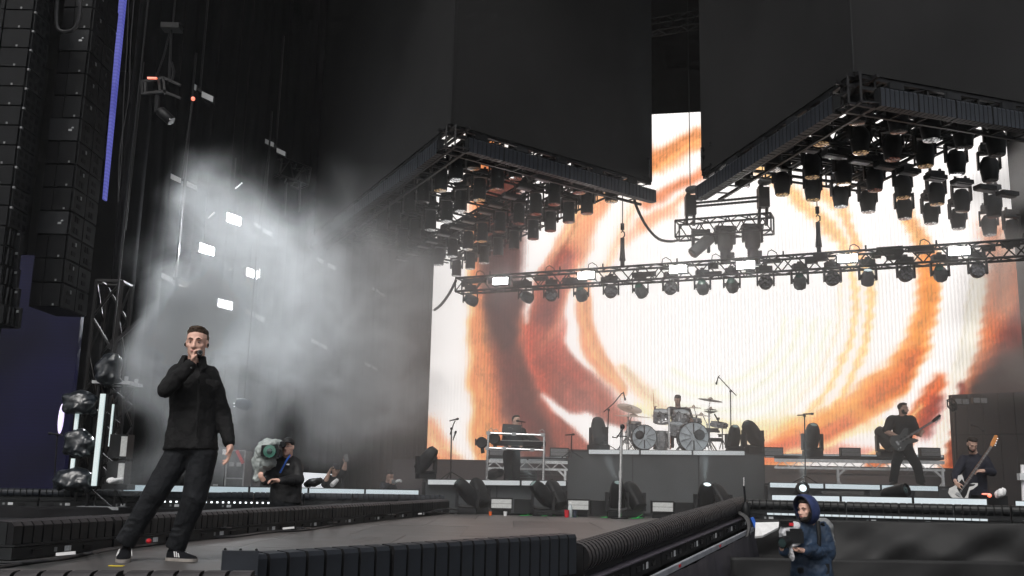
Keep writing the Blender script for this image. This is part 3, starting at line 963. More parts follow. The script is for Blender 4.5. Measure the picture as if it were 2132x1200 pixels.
heads1 = [
 ('lowest row', [(950, 576, 'p'), (979, 561, 'p'), (1007, 549, 'p'), (1037, 534, 'r'), (1070, 520, 'r'), (1110, 499, 'r'), (1146, 482, 'r'), (1184, 464, 'r'), (1222, 446, 'r'), (1273, 421, 'g')]),
 ('second lowest row', [(913, 553, 'p'), (942, 535, 'p'), (974, 520, 'p'), (1004, 504, 'g'), (1041, 484, 'r'), (1080, 467, 'r'), (1115, 447, 'r'), (1154, 427, 'r'), (1206, 403, 'r')]),
 ('middle row', [(838, 516, 'd'), (864, 497, 'd'), (896, 480, 'p'), (930, 462, 'p'), (959, 441, 'p'), (998, 418, 'g'), (1035, 396, 'r'), (1073, 373, 'r')]),
 ('upper row', [(795, 479, 'd'), (822, 465, 'd'), (852, 440, 'd'), (881, 422, 'd'), (917, 398, 'g'), (950, 376, 'p'), (986, 352, 'd')]),
]
strobes1 = [(837, 542), (858, 530), (882, 515), (900, 505), (924, 490), (951, 476), (976, 463), (1010, 444), (1032, 430), (1062, 412), (1092, 394), (1130, 375)]
HS = .92
POD1 = pod('lighting_pod', 'left hanging lighting pod with a dark cube of cloth above it', (937, 255), (630, 500), (1362, 378), 6.8, '', heads1, strobes1, nl=10, nr=6, side='left')
heads2 = [
 ('lowest row', [(1546, 391, 'p'), (1629, 407, 'g'), (1693, 418, 'g'), (1751, 432, 'p'), (1808, 443, 'p'), (1884, 457, 'p'), (1939, 467, 'p'), (1996, 478, 'p'), (2061, 491, 'p'), (2108, 500, 'd')]),
 ('second lowest row', [(1610, 355, 'p'), (1691, 371, 'g'), (1757, 385, 'g'), (1822, 398, 'r'), (1881, 413, 'g'), (1951, 427, 'g'), (2004, 441, 'd'), (2070, 452, 'd')]),
 ('middle row', [(1710, 302, 'g'), (1792, 320, 'g'), (1859, 334, 'r'), (1927, 348, 'g'), (1993, 364, 'd'), (2062, 378, 'd')]),
 ('upper row', [(1784, 257, 'd'), (1871, 276, 'd'), (1939, 294, 'p'), (2008, 309, 'd'), (2076, 325, 'd')]),
]
strobes2 = [(1682, 314), (1736, 327), (1791, 339), (1844, 350), (1893, 362), (1948, 375), (2003, 385), (2051, 397), (2098, 409)]
HS = .84
POD2 = pod('lighting_pod', 'right hanging lighting pod with a dark cube of cloth above it', (1775, 146), (1455, 366), (2200, 222), 6.0, '', heads2, strobes2, nl=5, nr=5, side='right')
# roof truss glimpsed in the gap between the two cubes
a, b = P(1340, 60, 27), P(1480, 36, 27)
rt = empty('roof_truss', a, 'pale roof truss glimpsed high in the gap between the two dark cubes', 'truss')
truss_parts(rt, a, b, .4, .4, 6, .03, 'speaker_grey')

# ================================================================== FRONT TRUSS WITH LAMPS
TL, TR = P(955, 596, 24.2), P(2110, 520, 19.2)
TR.z = TL.z = (TL.z + TR.z) / 2
TL, TR = P(955, 596, 24.2), P(2180, 517, 18.9)
ft = empty('lighting_truss', TL, 'long black lighting truss hung level across the stage in front of the video wall', 'truss')
truss_parts(ft, TL, TR, .36, .34, 46, .027, 'black_metal')
tdir = (TR - TL).normalized(); tout = V((tdir.y, -tdir.x, 0)).normalized()
if tout.y > 0: tout = -tout
def on_truss(px, py):
    """place on the truss line under picture column px (solved along the truss), at photo row py"""
    lo, hi = 0.0, 1.0
    for _ in range(40):
        mid = (lo + hi) / 2
        if proj(lerp(TL, TR, mid))[0] < px: lo = mid
        else: hi = mid
    return lerp(TL, TR, lo)
mb = MB()
rr = random.Random(21)
for k in range(34):
    p = lerp(TL, TR, rr.uniform(.01, .99)) + V((0, rr.uniform(-.15, .15), rr.uniform(-.12, .16)))
    mb.obox(p, tdir * rr.uniform(.06, .28), tout * .05, V((0, 0, rr.uniform(.03, .09))))
mb.build('cable_boxes', 'black_plastic', ft, kind='stuff')
for k in range(9):
    p = lerp(TL, TR, (k + .5) / 9 + rr.uniform(-.03, .03)) + V((0, 0, .21))
    MB().path([p, p + V((.02, 0, .12)), p + V((.10, 0, .16)), p + V((.2, 0, .1)), p + V((.24, 0, 0))], .012, 5).tube(p + V((.35, 0, 0)), p + V((.35, 0, .14)), .02, 6).build('safety_loop', 'cable', ft)
M['head_face'] = lens_mat('head_face', (.10, .105, .12), .05)
M['head_grey'] = mat('head_grey', (.10, .11, .115), .45, var=.2, scale=6)
def truss_head(kind, aim, lens='lens_green'):
    r = empty('moving_head_lamp')
    MB().box((0, 0, -.10), (.34, .24, .14)).box((0, 0, .0), (.1, .1, .08)).build('base', 'black_plastic', r)
    y = MB()
    for s in (-1, 1):
        y.obox((s * .21, 0, -.36), (.02, 0, 0), (0, .045, 0), (0, 0, .19))
        y.tube((s * .21, 0, -.46), (s * .15, 0, -.46), .05, 8)
    y.box((0, 0, -.185), (.44, .12, .04))
    y.build('yoke', 'black_metal', r)
    a = V(aim).normalized(); c = V((0, 0, -.46))
    if kind == 'disc':
        hd = MB().lathe([(.10, -.17), (.165, -.12), (.185, 0), (.185, .07), (.172, .085)], c, a, 20).build('head', 'black_plastic', r, True)
        MB().lathe([(.168, .08), (.165, .09), (.08, .097), (.001, .099)], c, a, 20).build('lens', 'head_face', hd, True)
    else:
        hd = MB().lathe([(.09, -.24), (.155, -.20), (.175, -.08), (.165, .04), (.12, .12), (.105, .16), (.095, .165)], c, a, 8).build('head', 'head_grey', r)
        MB().lathe([(.10, .155), (.098, .172), (.05, .19), (.001, .195)], c, a, 16).build('lens', lens, hd, True)
    return r
units = [(980, 's'), (1095, 's'), (1148, 'd'), (1210, 's'), (1272, 'd'), (1333, 's'), (1396, 'd'), (1462, 's'), (1523, 's'), (1593, 'd'), (1664, 's'), (1732, 'd'), (1805, 'l'), (1884, 'd'), (1955, 's'), (2033, 'd')]
aims = {'d': (-.1, -1, .12), 's': (-.45, -.75, .55)}
pr = {}
cnt = {'s': 0, 'd': 0, 'l': 0}
for k, (px, kd) in enumerate(units):
    a = aims['d'] if kd == 'd' else (rr.uniform(-.5, -.2), -.8, rr.uniform(.35, .9))
    if kd == 'd':
        o = copy_tree(pr['d']) if 'd' in pr else pr.setdefault('d', truss_head('disc', a))
        lb = '%s round-faced wash light from the left on the long front truss' % ordinal(cnt['d'])
    elif kd == 'l':
        o = truss_head('spot', (-.05, -.45, 1), 'spot_on')
        lb = 'moving head on the front truss sending a pale beam straight up'
    else:
        o = truss_head('spot', a if k > 1 else (-.8, -.5, .25), 'lens_green' if k > 1 else 'lens_dark')
        lb = '%s tilted grey moving head from the left on the long front truss' % ordinal(cnt['s'])
    cnt[kd] += 1
    p = on_truss(px, 0)
    o.location = p + V((0, 0, .02))
    o.scale = (.84, .84, .84)
    o.rotation_euler = (0, 0, rr.uniform(-.15, .15))
    tag(o, lb, 'stage light', 'moving heads along the front truss')
for k, px in enumerate([1051, 1228, 1418, 1557, 1767, 1997]):
    p = on_truss(px, 0) + tout * .27 + V((0, 0, .0))
    r = empty('strobe_light', p, '%s glaring white strobe from the left on the long front truss' % ordinal(k), 'strobe light', 'lit white strobes on the front truss')
    MB().obox(p - tout * .06, tdir * .21, tout * .05, V((0, 0, .10))).bar(p - tout * .1 - tdir * .22, p - tout * .2 - tdir * .22, .04, .2).build('case', 'black_plastic', r)
    MB().obox(p, tdir * .19, tout * .006, V((0, 0, .075))).build('tube_panel', 'strobe_on', r)
# hoists holding the truss
for k, (px, py0, py1) in enumerate([(1296, 490, 556), (1706, 452, 520)]):
    p = on_truss(px, 0)
    r = empty('chain_hoist', p + V((0, 0, .2)), '%s slim chain hoist from the left holding up the front truss' % ordinal(k), 'chain hoist', 'hoists above the front truss')
    MB().path([p + V((0, 0, .2)), p + V((0, 0, .9))], .05, 8).frustum(p + V((0, 0, .35)), p + V((0, 0, .75)), .075, .04, 8).build('chain_bag', 'black_plastic', r)
    MB().path([p + V((0.0, 0, .9)), p + V((.05, 0, .95)), p + V((.05, 0, 1.03)), p + V((0, 0, 1.07)), p + V((-.03, 0, 1.03))], .016, 6).sph(p + V((0, 0, 1.12)), .04).build('hook', 'black_metal', r)
    MB().tube(p + V((0, 0, 1.1)), p + V((0, 0, 1.25)), .045, 8).build('pulley', 'black_metal', r)
    MB().tube(p + V((0, 0, 1.2)), V((p.x, p.y, 17.5)), .012, 5).build('chain', 'black_metal', r)
def hang_cable(name, pts, rad, label, n=1):
    pts = [V(p) for p in pts]
    # smooth through the points
    out = []
    for i in range(len(pts) - 1):
        p0 = pts[max(i - 1, 0)]; p1 = pts[i]; p2 = pts[i + 1]; p3 = pts[min(i + 2, len(pts) - 1)]
        for s in range(6):
            t = s / 6
            out.append(.5 * ((2 * p1) + (p2 - p0) * t + (2 * p0 - 5 * p1 + 4 * p2 - p3) * t * t + (3 * p1 - p0 - 3 * p2 + p3) * t ** 3))
    out.append(pts[-1])
    o = MB().path(out, rad, 6).build(name, 'cable', None, True, loc=pts[0])
    return tag(o, label, 'cable')
hang_cable('cable', [P(950, 583, 24.2), P(935, 612, 24.3), P(918, 635, 24.4), P(904, 646, 24.6)], .035, 'thick black cable loom drooping from the left end of the front truss')
hang_cable('cable', [P(1318, 400, 21.5), P(1325, 430, 21.8), P(1345, 470, 22.2), P(1370, 497, 22.8), P(1395, 503, 23.4), P(1414, 500, 24)], .035, 'black cable swagging from the left pod to the small spotlight rig')

# ================================================================== SMALL SPOT RIG
Y0 = 24.0
a, b = P(1412, 478, Y0), P(1606, 463, Y0 - .9)
b.z = a.z = (a.z + b.z) / 2 + .03
a, b = P(1410, 481, Y0), P(1608, 466, Y0 - .9)
sr = empty('spot_truss', a, 'short truss on two hooded hoists carrying three spotlights above the front truss', 'truss')
truss_parts(sr, a, b, .45, .42, 9, .028, 'black_metal')
for (px, py) in ((1437, 395), (1588, 378)):
    Yh = Y0 - .2 if px < 1500 else Y0 - .8
    top = P(px, py, Yh); bot = P(px, 470, Yh)
    MB().ell(top + V((.06, 0, 0)), (.19, 0, .03), (0, .16, 0), (-.02, 0, .10)).build('rain_hood', 'strobe_grey', sr, True)
    MB().box((top + V((0, 0, -.42))), (.26, .24, .5)).box(top + V((-.06, 0, -.22)), (.1, .2, .2)).build('hoist_motor', 'black_plastic', sr)
    MB().bar(V((top.x - .09, top.y, top.z - .5)), V((bot.x - .09, bot.y, bot.z)), .07).bar(V((top.x + .09, top.y, top.z - .5)), V((bot.x + .09, bot.y, bot.z)), .07).build('hanger', 'black_metal', sr)
    MB().tube(top, V((top.x, top.y, 17.5)), .012, 5).build('chain', 'black_metal', sr)
MB().bar(P(1440, 424, Y0 - .2), P(1588, 410, Y0 - .8), .05).bar(P(1440, 431, Y0 - .2), P(1588, 418, Y0 - .8), .05).build('tie_bar', 'black_metal', sr)
for k, (px, tilt) in enumerate([(1460, 1), (1511, 0), (1567, 0)]):
    t = (px - 1410) / 198
    p = lerp(a, b, t) + V((0, 0, -.1))
    r = empty('spotlight', p, ['left spotlight of the small rig, tilted down to the left', 'middle spotlight of the small rig, hanging straight down', 'right spotlight of the small rig, hanging straight down'][k], 'stage light', 'three spotlights on the small rig')
    if tilt:
        MB().obox(p + V((-.19, 0, -.2)), (.035, 0, 0), (0, .05, 0), (0, 0, .3)).obox(p + V((.19, 0, -.2)), (.035, 0, 0), (0, .05, 0), (0, 0, .3)).box(p + V((0, 0, .02)), (.44, .2, .1)).build('yoke', 'black_metal', r)
        d = V((-.66, -.25, -.62)).normalized()
        MB().lathe([(.12, -.42), (.15, -.38), (.15, .0), (.145, .32), (.13, .34)], p + V((0, -.05, -.34)), d, 16).build('barrel', 'head_grey', r, True)
        MB().lathe([(.13, .33), (.12, .345), (.001, .35)], p + V((0, -.05, -.34)), d, 16).build('lens', 'lens_dark', r, True)
    else:
        MB().box(p + V((0, 0, .05)), (.5, .26, .12)).obox(p + V((-.22, 0, -.15)), (.03, 0, 0), (0, .06, 0), (0, 0, .18)).obox(p + V((.22, 0, -.15)), (.03, 0, 0), (0, .06, 0), (0, 0, .18)).build('yoke', 'black_metal', r)
        MB().lathe([(.14, .02), (.19, -.02), (.195, -.2), (.185, -.42), (.16, -.48), (.13, -.5), (.125, -.78), (.115, -.8)], p, (0, 0, 1), 16).build('barrel', 'black_plastic', r, True)
        MB().box(p + V((.16, 0, -.62)), (.1, .12, .15)).build('focus_box', 'black_plastic', r)
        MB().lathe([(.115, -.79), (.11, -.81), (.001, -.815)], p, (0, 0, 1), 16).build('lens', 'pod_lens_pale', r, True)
# ================================================================== PA COLUMNS
def pa_column(name, label, Y, fr_pts, xl_off, depth, n, pitch_px, top_px, style, curve=0):
    pass
def cab_mesh_front(w, h):   # helper for slotted panels
    return None
# left column: tall slim boxes whose right sides are perforated
Yp = 13.0
s = scale_at(Yp)
top = P(76, -20, Yp)
PW, PD, PHT = .47, .50, 46.0 / s * .985
pa = empty('speaker_array', (top.x, top.y, top.z), 'left column of stacked black speakers with perforated sides, its lower end curved', 'speaker array')
z = top.z + PHT * 1.4
x = top.x
tilt = 0.0
yb = top.y
k = 0
def perforated(c, rot, w, h, d, parent, nx=3, nz=2, curved=False):
    cab = MB()
    cab.box((c.x - w / 2, c.y + d / 2, c.z), (w, d, h * .975))
    o = cab.build('cabinet', 'speaker_dark', parent)
    # front panel slightly proud with a seam
    f = MB()
    f.box((c.x - w * .42, c.y - .012, c.z), (w * .82, .022, h * .93)).box((c.x - w * .925, c.y - .02, c.z), (w * .13, .036, h * .95))
    f.build('side_panel', 'speaker_dark', o)
    MB().box((c.x - w * .36, c.y - .026, c.z - h * .40), (.024, .008, .03)).build('badge', 'strobe_grey', o)
    g = MB().box((c.x + .010, c.y + d * .5, c.z), (.018, d * .94, h * .93))
    g.build('grille', 'speaker_grey', o)
    hb = MB()
    for i in range(nx):
        for j in range(nz):
            hb.box((c.x + .0215, c.y + d * (.2 + .3 * i), c.z + h * (-.22 + .42 * j)), (.006, d * .15, h * .24))
    hb.build('port', 'hole', o, kind='stuff')
    MB().box((c.x + .02, c.y + .02, c.z + h * .42), (.03, .04, .03)).build('corner_bracket', 'strobe_grey', o)
    return o
nstraight = 14
for i in range(nstraight):
    c = V((x, yb, z - PHT * i))
    perforated(c, None, PW, PHT, PD, pa)
# curved lower boxes
cz = z - PHT * (nstraight - .5)
ang = 0
cx = x; cy_ = yb
for i in range(5):
    ang += R(3.2)
    h = PHT * .95
    d = V((math.sin(ang) * .25, 0, -math.cos(ang)))
    c = V((cx, cy_, cz)) + d * h / 2
    rot = Matrix.Rotation(-ang * .35, 3, 'Y')
    m_ = MB()
    m_.box((c.x - PW / 2, c.y + PD * .4, c.z), (PW, PD * .8, h * .97), None)
    o = m_.build('cabinet', 'speaker_dark', pa)
    MB().box((c.x - PW * .42, c.y - .012, c.z), (PW * .80, .022, h * .92)).box((c.x - PW * .93, c.y - .02, c.z), (PW * .12, .036, h * .95)).build('side_panel', 'speaker_dark', o)
    MB().box((c.x - PW * .36, c.y - .026, c.z - h * .40), (.024, .008, .03)).build('badge', 'strobe_grey', o)
    b_ = MB()
    for q in range(3):
        b_.bar((c.x + .02, c.y + .05 + .1 * q, c.z - h * .4), (c.x + .03, c.y + .05 + .1 * q, c.z + h * .4), .02)
    b_.bar((c.x + .05, c.y + PD * .55, c.z - h * .5), (c.x + .05, c.y + PD * .55, c.z + h * .5), .05, .07)
    b_.build('rigging', 'speaker_grey', o)
    MB().box((c.x + .045, c.y + PD * .5, c.z + h * .3), (.03, .05, .03)).build('pin', 'steel', o)
    cx = c.x + d.x * h / 2 + .012 * i; cz = c.z - h / 2
# right column: deep boxes, grey right faces with slots
Yp = 13.8
s = scale_at(Yp)
top = P(196, 0, Yp)
PW, PD, PHT = .44, .86, 53.5 / s * .98
pb = empty('speaker_array', (top.x, top.y, top.z), 'right column of large black speakers with slotted grey sides and pale panels', 'speaker array')
zz = top.z + PHT * .6
nb = 13
zbot = P(122, 640, Yp).z
zz = zbot + PHT * (nb - .5)
for i in range(nb + 1):
    c = V((top.x, top.y, zz - PHT * (i - 1)))
    if c.z < zbot: break
    solid = (i % 4) == 2
    o = MB().box((c.x - PW / 2, c.y + PD / 2, c.z), (PW, PD, PHT * .975)).build('cabinet', 'speaker_dark', pb)
    if solid:
        MB().box((c.x - PW * .5, c.y - .014, c.z), (PW * .97, .026, PHT * .94)).build('front_panel', 'speaker_grey', o)
        MB().box((c.x - PW * .28, c.y - .03, c.z - .01), (.05, .01, .03)).sph((c.x - PW * .2, c.y - .03, c.z + .02), .02).build('badge', 'steel', o)
    else:
        MB().box((c.x - PW * .29, c.y - .014, c.z), (PW * .55, .026, PHT * .93)).build('front_grille', 'speaker_dark', o)
        MB().box((c.x - PW * .80, c.y - .006, c.z), (PW * .36, .012, PHT * .93)).build('horn_mouth', 'hole', o)
        MB().box((c.x - PW * .2, c.y - .03, c.z - PHT * .4), (.024, .008, .03)).build('badge', 'strobe_grey', o)
    for half in (0, 1):
        MB().box((c.x + .011, c.y + PD * (.25 + .5 * half), c.z), (.02, PD * .475, PHT * .92)).build('side_panel', 'speaker_back', o)
    hb = MB()
    for half in (0, 1):
        flipd = (half + i) % 2
        for j in (-1, 1):
            if flipd:
                hb.box((c.x + .0235, c.y + PD * (.22 + .5 * half), c.z + PHT * .17 * j), (.006, PD * .15, PHT * .17))
            else:
                hb.box((c.x + .0235, c.y + PD * (.17 + .5 * half), c.z + PHT * (.24 * j + .03)), (.006, PD * .05, PHT * .24))
                hb.box((c.x + .0235, c.y + PD * (.28 + .5 * half), c.z + PHT * (.24 * j + .03)), (.006, PD * .08, PHT * .24))
    hb.build('slot', 'hole', o, kind='stuff')
    if i % 4 != 2:
        MB().box((c.x + .024, c.y + PD * .28, c.z + PHT * .24), (.008, PD * .05, PHT * .15)).build('handle', 'strobe_grey', o)
# looping cable at the top of the right column
hang_cable('cable', [P(120, -10, 13.4), P(118, 50, 13.4), P(130, 66, 13.4), P(155, 60, 13.4), P(166, 30, 13.4), P(166, -12, 13.4)], .028, 'looping black cable across the top of the slotted speaker column')

# ================================================================== STAGE-LEFT TOWER, MAST, RODS
M['mast_brown'] = mat('mast_brown', (0.006, 0.0055, 0.006), .5, var=.3)
a, b = P(222, 742, 19.0), P(222, 300, 19.0)
mast = empty('truss_mast', V((a.x, a.y, FLOOR)), 'tall dark truss mast rising behind the bagged lamp tower', 'truss')
truss_parts(mast, V((a.x, a.y, FLOOR)), V((a.x, a.y, P(222, 590, 19).z)), .5, .5, 6, .045, 'mast_brown', V((0, 1, 0)))
MB().bar(P(225, 725, 18.7), P(296, 662, 18.9), .06).build('brace', 'mast_brown', mast)
for k, (x0, y0, x1, y1, Y, lb) in enumerate([(311, -20, 232, 735, 17.2, 'long dark steel rod leaning down beside the mast'),
                                            (300, 130, 262, 480, 17.4, 'thin steel cable beside the long dark rod')]):
    p = P(x1, y1, Y); q = P(x0, y0, Y)
    tag(MB().tube(p, q, .016 if k == 0 else .008, 6).build('steel_rod', 'mast_brown' if k else 'black_metal', None, loc=p), lb, 'steel rod')
for k, xs in enumerate([[281, 272, 268, 250, 246], [262, 259, 252, 248, 240]]):
    pts = [P(xs[i] + (k * 6), -20 + 110 * i, 17.6) for i in range(5)]
    hang_cable('cable', pts, .009, ['thin black cable hanging left of the long dark rod', 'thin wavy black cable hanging beside the lilac screen edge'][k])
# tower with bagged lamps
Yt = 17.0
def TP(px, py, dy=0): return P(px, py, Yt + dy)
tw = empty('lamp_tower', V((TP(205, 1010).x, Yt, FLOOR)), 'short black truss tower hung with lamps wrapped in bin bags', 'truss tower')
base = V((TP(212, 1012).x, Yt + .25, FLOOR + .02)); topz = TP(225, 800).z
truss_parts(tw, base, V((base.x, base.y, topz)), .46, .46, 6, .028, 'black_metal', V((0, 1, 0)))
MB().box((base.x, base.y, topz + .03), (.66, .6, .05)).box((base.x, base.y, FLOOR + .03), (.7, .7, .05)).build('plate', 'steel', tw)
mb = MB()
for sx in (-1, 1):
    for sy in (-1, 1):
        mb.tube((base.x + .23 * sx, base.y + .23 * sy, topz + .05), (base.x + .23 * sx, base.y + .23 * sy, topz + .14), .035, 8)
mb.build('spigot', 'steel', tw)
# left half frame the bags hang on
mb = MB()
for px in (150, 176):
    p = TP(px, 1010); mb.tube(V((p.x, Yt + .2, FLOOR)), V((p.x, Yt + .2, TP(px, 820).z)), .025, 8)
mb.build('side_frame', 'black_metal', tw)
for k, (px, yb_, yt_, wd) in enumerate([(196, 1012, 820, .085), (150, 985, 955, .06), (158, 895, 862, .06), (228, 930, 842, .03)]):
    p0 = TP(px, yb_, -.12); zt = TP(px, yt_, -.12).z
    r = empty('tube_light', p0, ['tall pale light tube standing on the front of the bagged lamp tower', 'short pale light tube showing between the two lowest bin bags', 'short pale light tube between the upper bin bags', 'slim white light tube inside the bagged lamp tower'][k], 'tube light')
    MB().bar(p0 + V((0, .03, 0)), V((p0.x, p0.y + .03, zt)), wd + .05, .04).build('holder', 'black_plastic', r)
    MB().bar(p0 + V((0, -.012, .0)), V((p0.x, p0.y - .012, zt)), wd, .03).build('tube', 'tube_light', r)
def bag(px, py, w, h, tiltx, label, seed):
    c = TP(px, py, -.05); sc_ = scale_at(Yt)
    rx, rz = w / sc_ / 2, h / sc_ / 2
    rr_ = random.Random(seed)
    mb = MB()
    mb.ell(c, (rx, 0, tiltx * rz), (0, rx * .8, 0), (-tiltx * rx, 0, rz), 14, 10)
    for q in range(7):
        a_ = rr_.uniform(0, 6.28)
        d = V((math.cos(a_) * rx * .7, -rr_.uniform(0, .5) * rx, math.sin(a_) * rz * .7))
        mb.ell(c + d, (rx * .45, 0, rz * .2), (0, rx * .45, 0), (-rx * .2, 0, rz * .4), 10, 7)
    o_ = empty('bagged_lamp', c, label, 'wrapped lamp', 'lamps wrapped in bin bags on the tower')
    for q in range(8):
        a_ = 6.28 * q / 8 + rr_.uniform(-.2, .2)
        mb.frustum(c + V((0, 0, rz * .9)), c + V((math.cos(a_) * rx * .95, math.sin(a_) * rx * .8, -rz * rr_.uniform(.5, 1.0))), rx * .10, rx * .28, 8)
    remeshed(mb, 'bag', .03, 'bin_bag', o_, 4, [(.10, .05)])
    MB().tube(c, c + V((.05, .28, 0)), .03, 6).build('bracket', 'black_metal', o_)
    return o_
bag(228, 768, 50, 66, .1, 'lamp wrapped in a shiny bin bag on top of the tower', 1)
bag(168, 838, 66, 50, -.15, 'uppermost bin-bagged lamp on the left side of the tower', 2)
bag(166, 924, 62, 54, -.2, 'middle bin-bagged lamp on the left side of the tower', 3)
bag(155, 998, 72, 44, -.1, 'lowest bin-bagged lamp, sitting by the stage edge left of the tower', 4)
for k, py in enumerate([930, 986]):
    p = TP(258 - k * 6, py, -.1)
    r = empty('strobe_box', p, ['upper black strobe box with a grey face right of the bagged tower', 'lower black strobe box with a grey face right of the bagged tower'][k], 'strobe light')
    MB().box(p + V((-.06, .05, 0)), (.30, .3, .40)).build('case', 'black_plastic', r)
    MB().box(p + V((.04, -.11, 0)), (.10, .02, .33)).build('face', 'strobe_off', r)
def lump(name, px, py, Y, w, h, m, label, cat, seed=0, vox=.02):
    c = P(px, py, Y); sc_ = scale_at(Y)
    rr_ = random.Random(seed)
    mb = MB()
    for q in range(5):
        d = V((rr_.uniform(-.3, .3) * w / sc_, rr_.uniform(-.1, .1), rr_.uniform(-.15, .25) * h / sc_))
        mb.ell(c + d, (w / sc_ * .3, 0, .02), (0, w / sc_ * .28, 0), (0, 0, h / sc_ * .36), 10, 7)
    o = remeshed(mb, name, vox, m, None, 2, [(.06, .04)])
    return tag(o, label, cat)
lump('white_towel', 238, 1003, 16.7, 30, 14, 'white_cloth', 'crumpled white towel on a black box beside the tower', 'towel', 5)
bx = P(240, 1013, 16.7)
tag(MB().box(bx + V((0, .15, -.01)), (.42, .35, .09)).build('cable_box', 'black_plastic', None, loc=bx), 'low black box under the crumpled white towel', 'box')
# ================================================================== LAMPS ON THE LEFT WING
def wing_Y(px):
    """distance at which the line of wing lamps stands, just in front of the masking curtain"""
    u = (px - 1066) / FPX
    p, q = wa, wb
    # intersect view ray (in plan) with the curtain line
    d = P(px, 700, 1.0) - EYE
    rx, ry = d.x, d.y
    ex, ey = q.x - p.x, q.y - p.y
    tt = (p.x * ey - p.y * ex) / (rx * ey - ry * ex)
    return ry * tt - .7
for k, (px, py, w_) in enumerate([(487, 457, 22), (431, 520, 22), (527, 570, 20), (469, 634, 22)]):
    Y = wing_Y(px); p = P(px, py, Y); s_ = scale_at(Y)
    r = empty('strobe_light', p, ['highest', 'leftmost', 'rightmost', 'lowest'][k] + ' of the four blazing white lamps in the smoke on the left wing', 'strobe light', 'lit lamps on the left wing')
    ax = dirw * (w_ / s_ * .5 / max(.3, abs(dirw.x))) * .8
    MB().obox(p + nrm * -.06, ax * 1.1, nrm * .05, V((0, 0, w_ / s_ * .5))).build('case', 'black_plastic', r)
    MB().obox(p, ax, nrm * .01, V((0, 0, w_ / s_ * .40))).build('panel', 'strobe_wall', r)
    MB().tube(p - nrm * .1, V((p.x, p.y, p.z + 1.6)) - nrm * .1, .02, 6).build('drop_bar', 'black_metal', r)
    la = bpy.data.lights.new('strobe_beam', 'AREA'); la.shape = 'RECTANGLE'; la.size = .3; la.size_y = .22; la.energy = LAMP_W; la.color = (.93, .97, 1.0); la.spread = R(150)
    lo_ = bpy.data.objects.new('strobe_beam', la); COL.objects.link(lo_); lo_.parent = r
    lo_.location = nrm * .05; lo_.rotation_euler = V((.25, 1, .30)).to_track_quat('Z', 'Y').to_euler()
pp = P(383, 595, wing_Y(383))
r = empty('strobe_light', pp, 'small half-hidden lit lamp to the left of the lowest blazing wing lamps', 'strobe light')
MB().obox(pp, dirw * .14, nrm * .02, V((0, 0, .03))).build('panel', emit('strobe_small', (1, .98, .96), 9), r)
MB().obox(pp + V((0, 0, .10)), dirw * .2, nrm * .05, V((0, 0, .06))).build('case', 'black_plastic', r)
pairs = [(397, 178, 432, 202, 16), (366, 372, 399, 387, 14), (561, 298, 585, 317, 12), (537, 470, 557, 484, 12), (347, 578, 380, 588, 14), (520, 652, 541, 662, 12),
         (669, 544, 690, 555, 11), (656, 712, 673, 721, 10), (782, 604, 795, 613, 8), (766, 760, 780, 767, 7)]
M['strobe_faint_glow'] = emit('strobe_faint_glow', (.8, .85, .85), .05, (.5, .5, .5))  # unlit panels given a slight glow in the material
for k, (x0, y0, x1, y1, hh) in enumerate(pairs):
    Y = wing_Y((x0 + x1) / 2) - .2
    c = (P(x0, y0, Y) + P(x1, y1, Y)) / 2
    s_ = scale_at(Y)
    r = empty('strobe_light', c, '%s unlit twin strobe from the left on the left wing' % ordinal(sorted(range(len(pairs)), key=lambda q: pairs[q][0]).index(k)), 'strobe light', 'unlit strobes on the left wing')
    for (x, y) in ((x0, y0), (x1, y1)):
        p = P(x, y, Y)
        MB().obox(p + V((0, .06, 0)), V((hh / s_ * .85, 0, -hh / s_ * .38)), V((0, .05, 0)), V((.0, 0, hh / s_ * .5))).build('case', 'black_plastic', r)
        MB().obox(p, V((hh / s_ * .8, 0, -hh / s_ * .36)), V((0, .012, 0)), V((0, 0, hh / s_ * .40))).build('panel', 'strobe_faint_glow', r)
    MB().bar(P(x0, y0 - 3, Y + .05), P(x1, y1 - 3, Y + .05), .05).tube(c + V((0, .06, 0)), c + V((0, .06, 3.2)), .025, 6).build('drop_bar', 'black_metal', r)
# near wing rig: hoist, little frame and cylinder spot
Yr = 20.2
r = empty('wing_rig', P(330, 190, Yr), 'small hanging frame with a hoist and an unlit cylinder spotlight high on the left wing', 'lighting rig')
MB().box(P(358, 58, Yr), (.40, .3, .12)).build('hoist', 'black_plastic', r)
MB().tube(P(357, 60, Yr), P(352, 170, Yr), .03, 6).path([P(354, 66, Yr), P(340, 120, Yr), P(322, 170, Yr)], .02, 5).path([P(357, 130, Yr), P(362, 150, Yr), P(357, 172, Yr)], .03, 6).tube(P(360, 50, Yr), V((P(360, 50, Yr).x, Yr, 17.5)), .02, 6).build('sling', 'black_metal', r)
fr = MB()
for (q0, q1) in (((296, 170), (340, 162)), ((296, 195), (345, 190)), ((296, 168), (296, 196)), ((340, 160), (344, 196)), ((340, 162), (376, 178)), ((344, 192), (376, 205)), ((303, 172), (303, 192)), ((330, 165), (334, 190))):
    fr.bar(P(*q0, Yr), P(*q1, Yr), .05)
fr.build('frame', 'black_metal', r)
MB().box(P(317, 163, Yr - .1), (.2, .05, .03)).build('status_light', 'red_on', r)
MB().tube(P(328, 200, Yr), P(327, 232, Yr), .06, 8).build('yoke', 'black_metal', r)
d = (P(356, 252, Yr) - P(332, 230, Yr))
MB().lathe([(.09, 0), (.115, .03), (.115, d.length), (.10, d.length + .02)], P(332, 230, Yr), d, 14).build('barrel', 'black_plastic', r, True)
MB().sph(P(354, 249, Yr - .13), .02).build('glint', 'chrome', r)
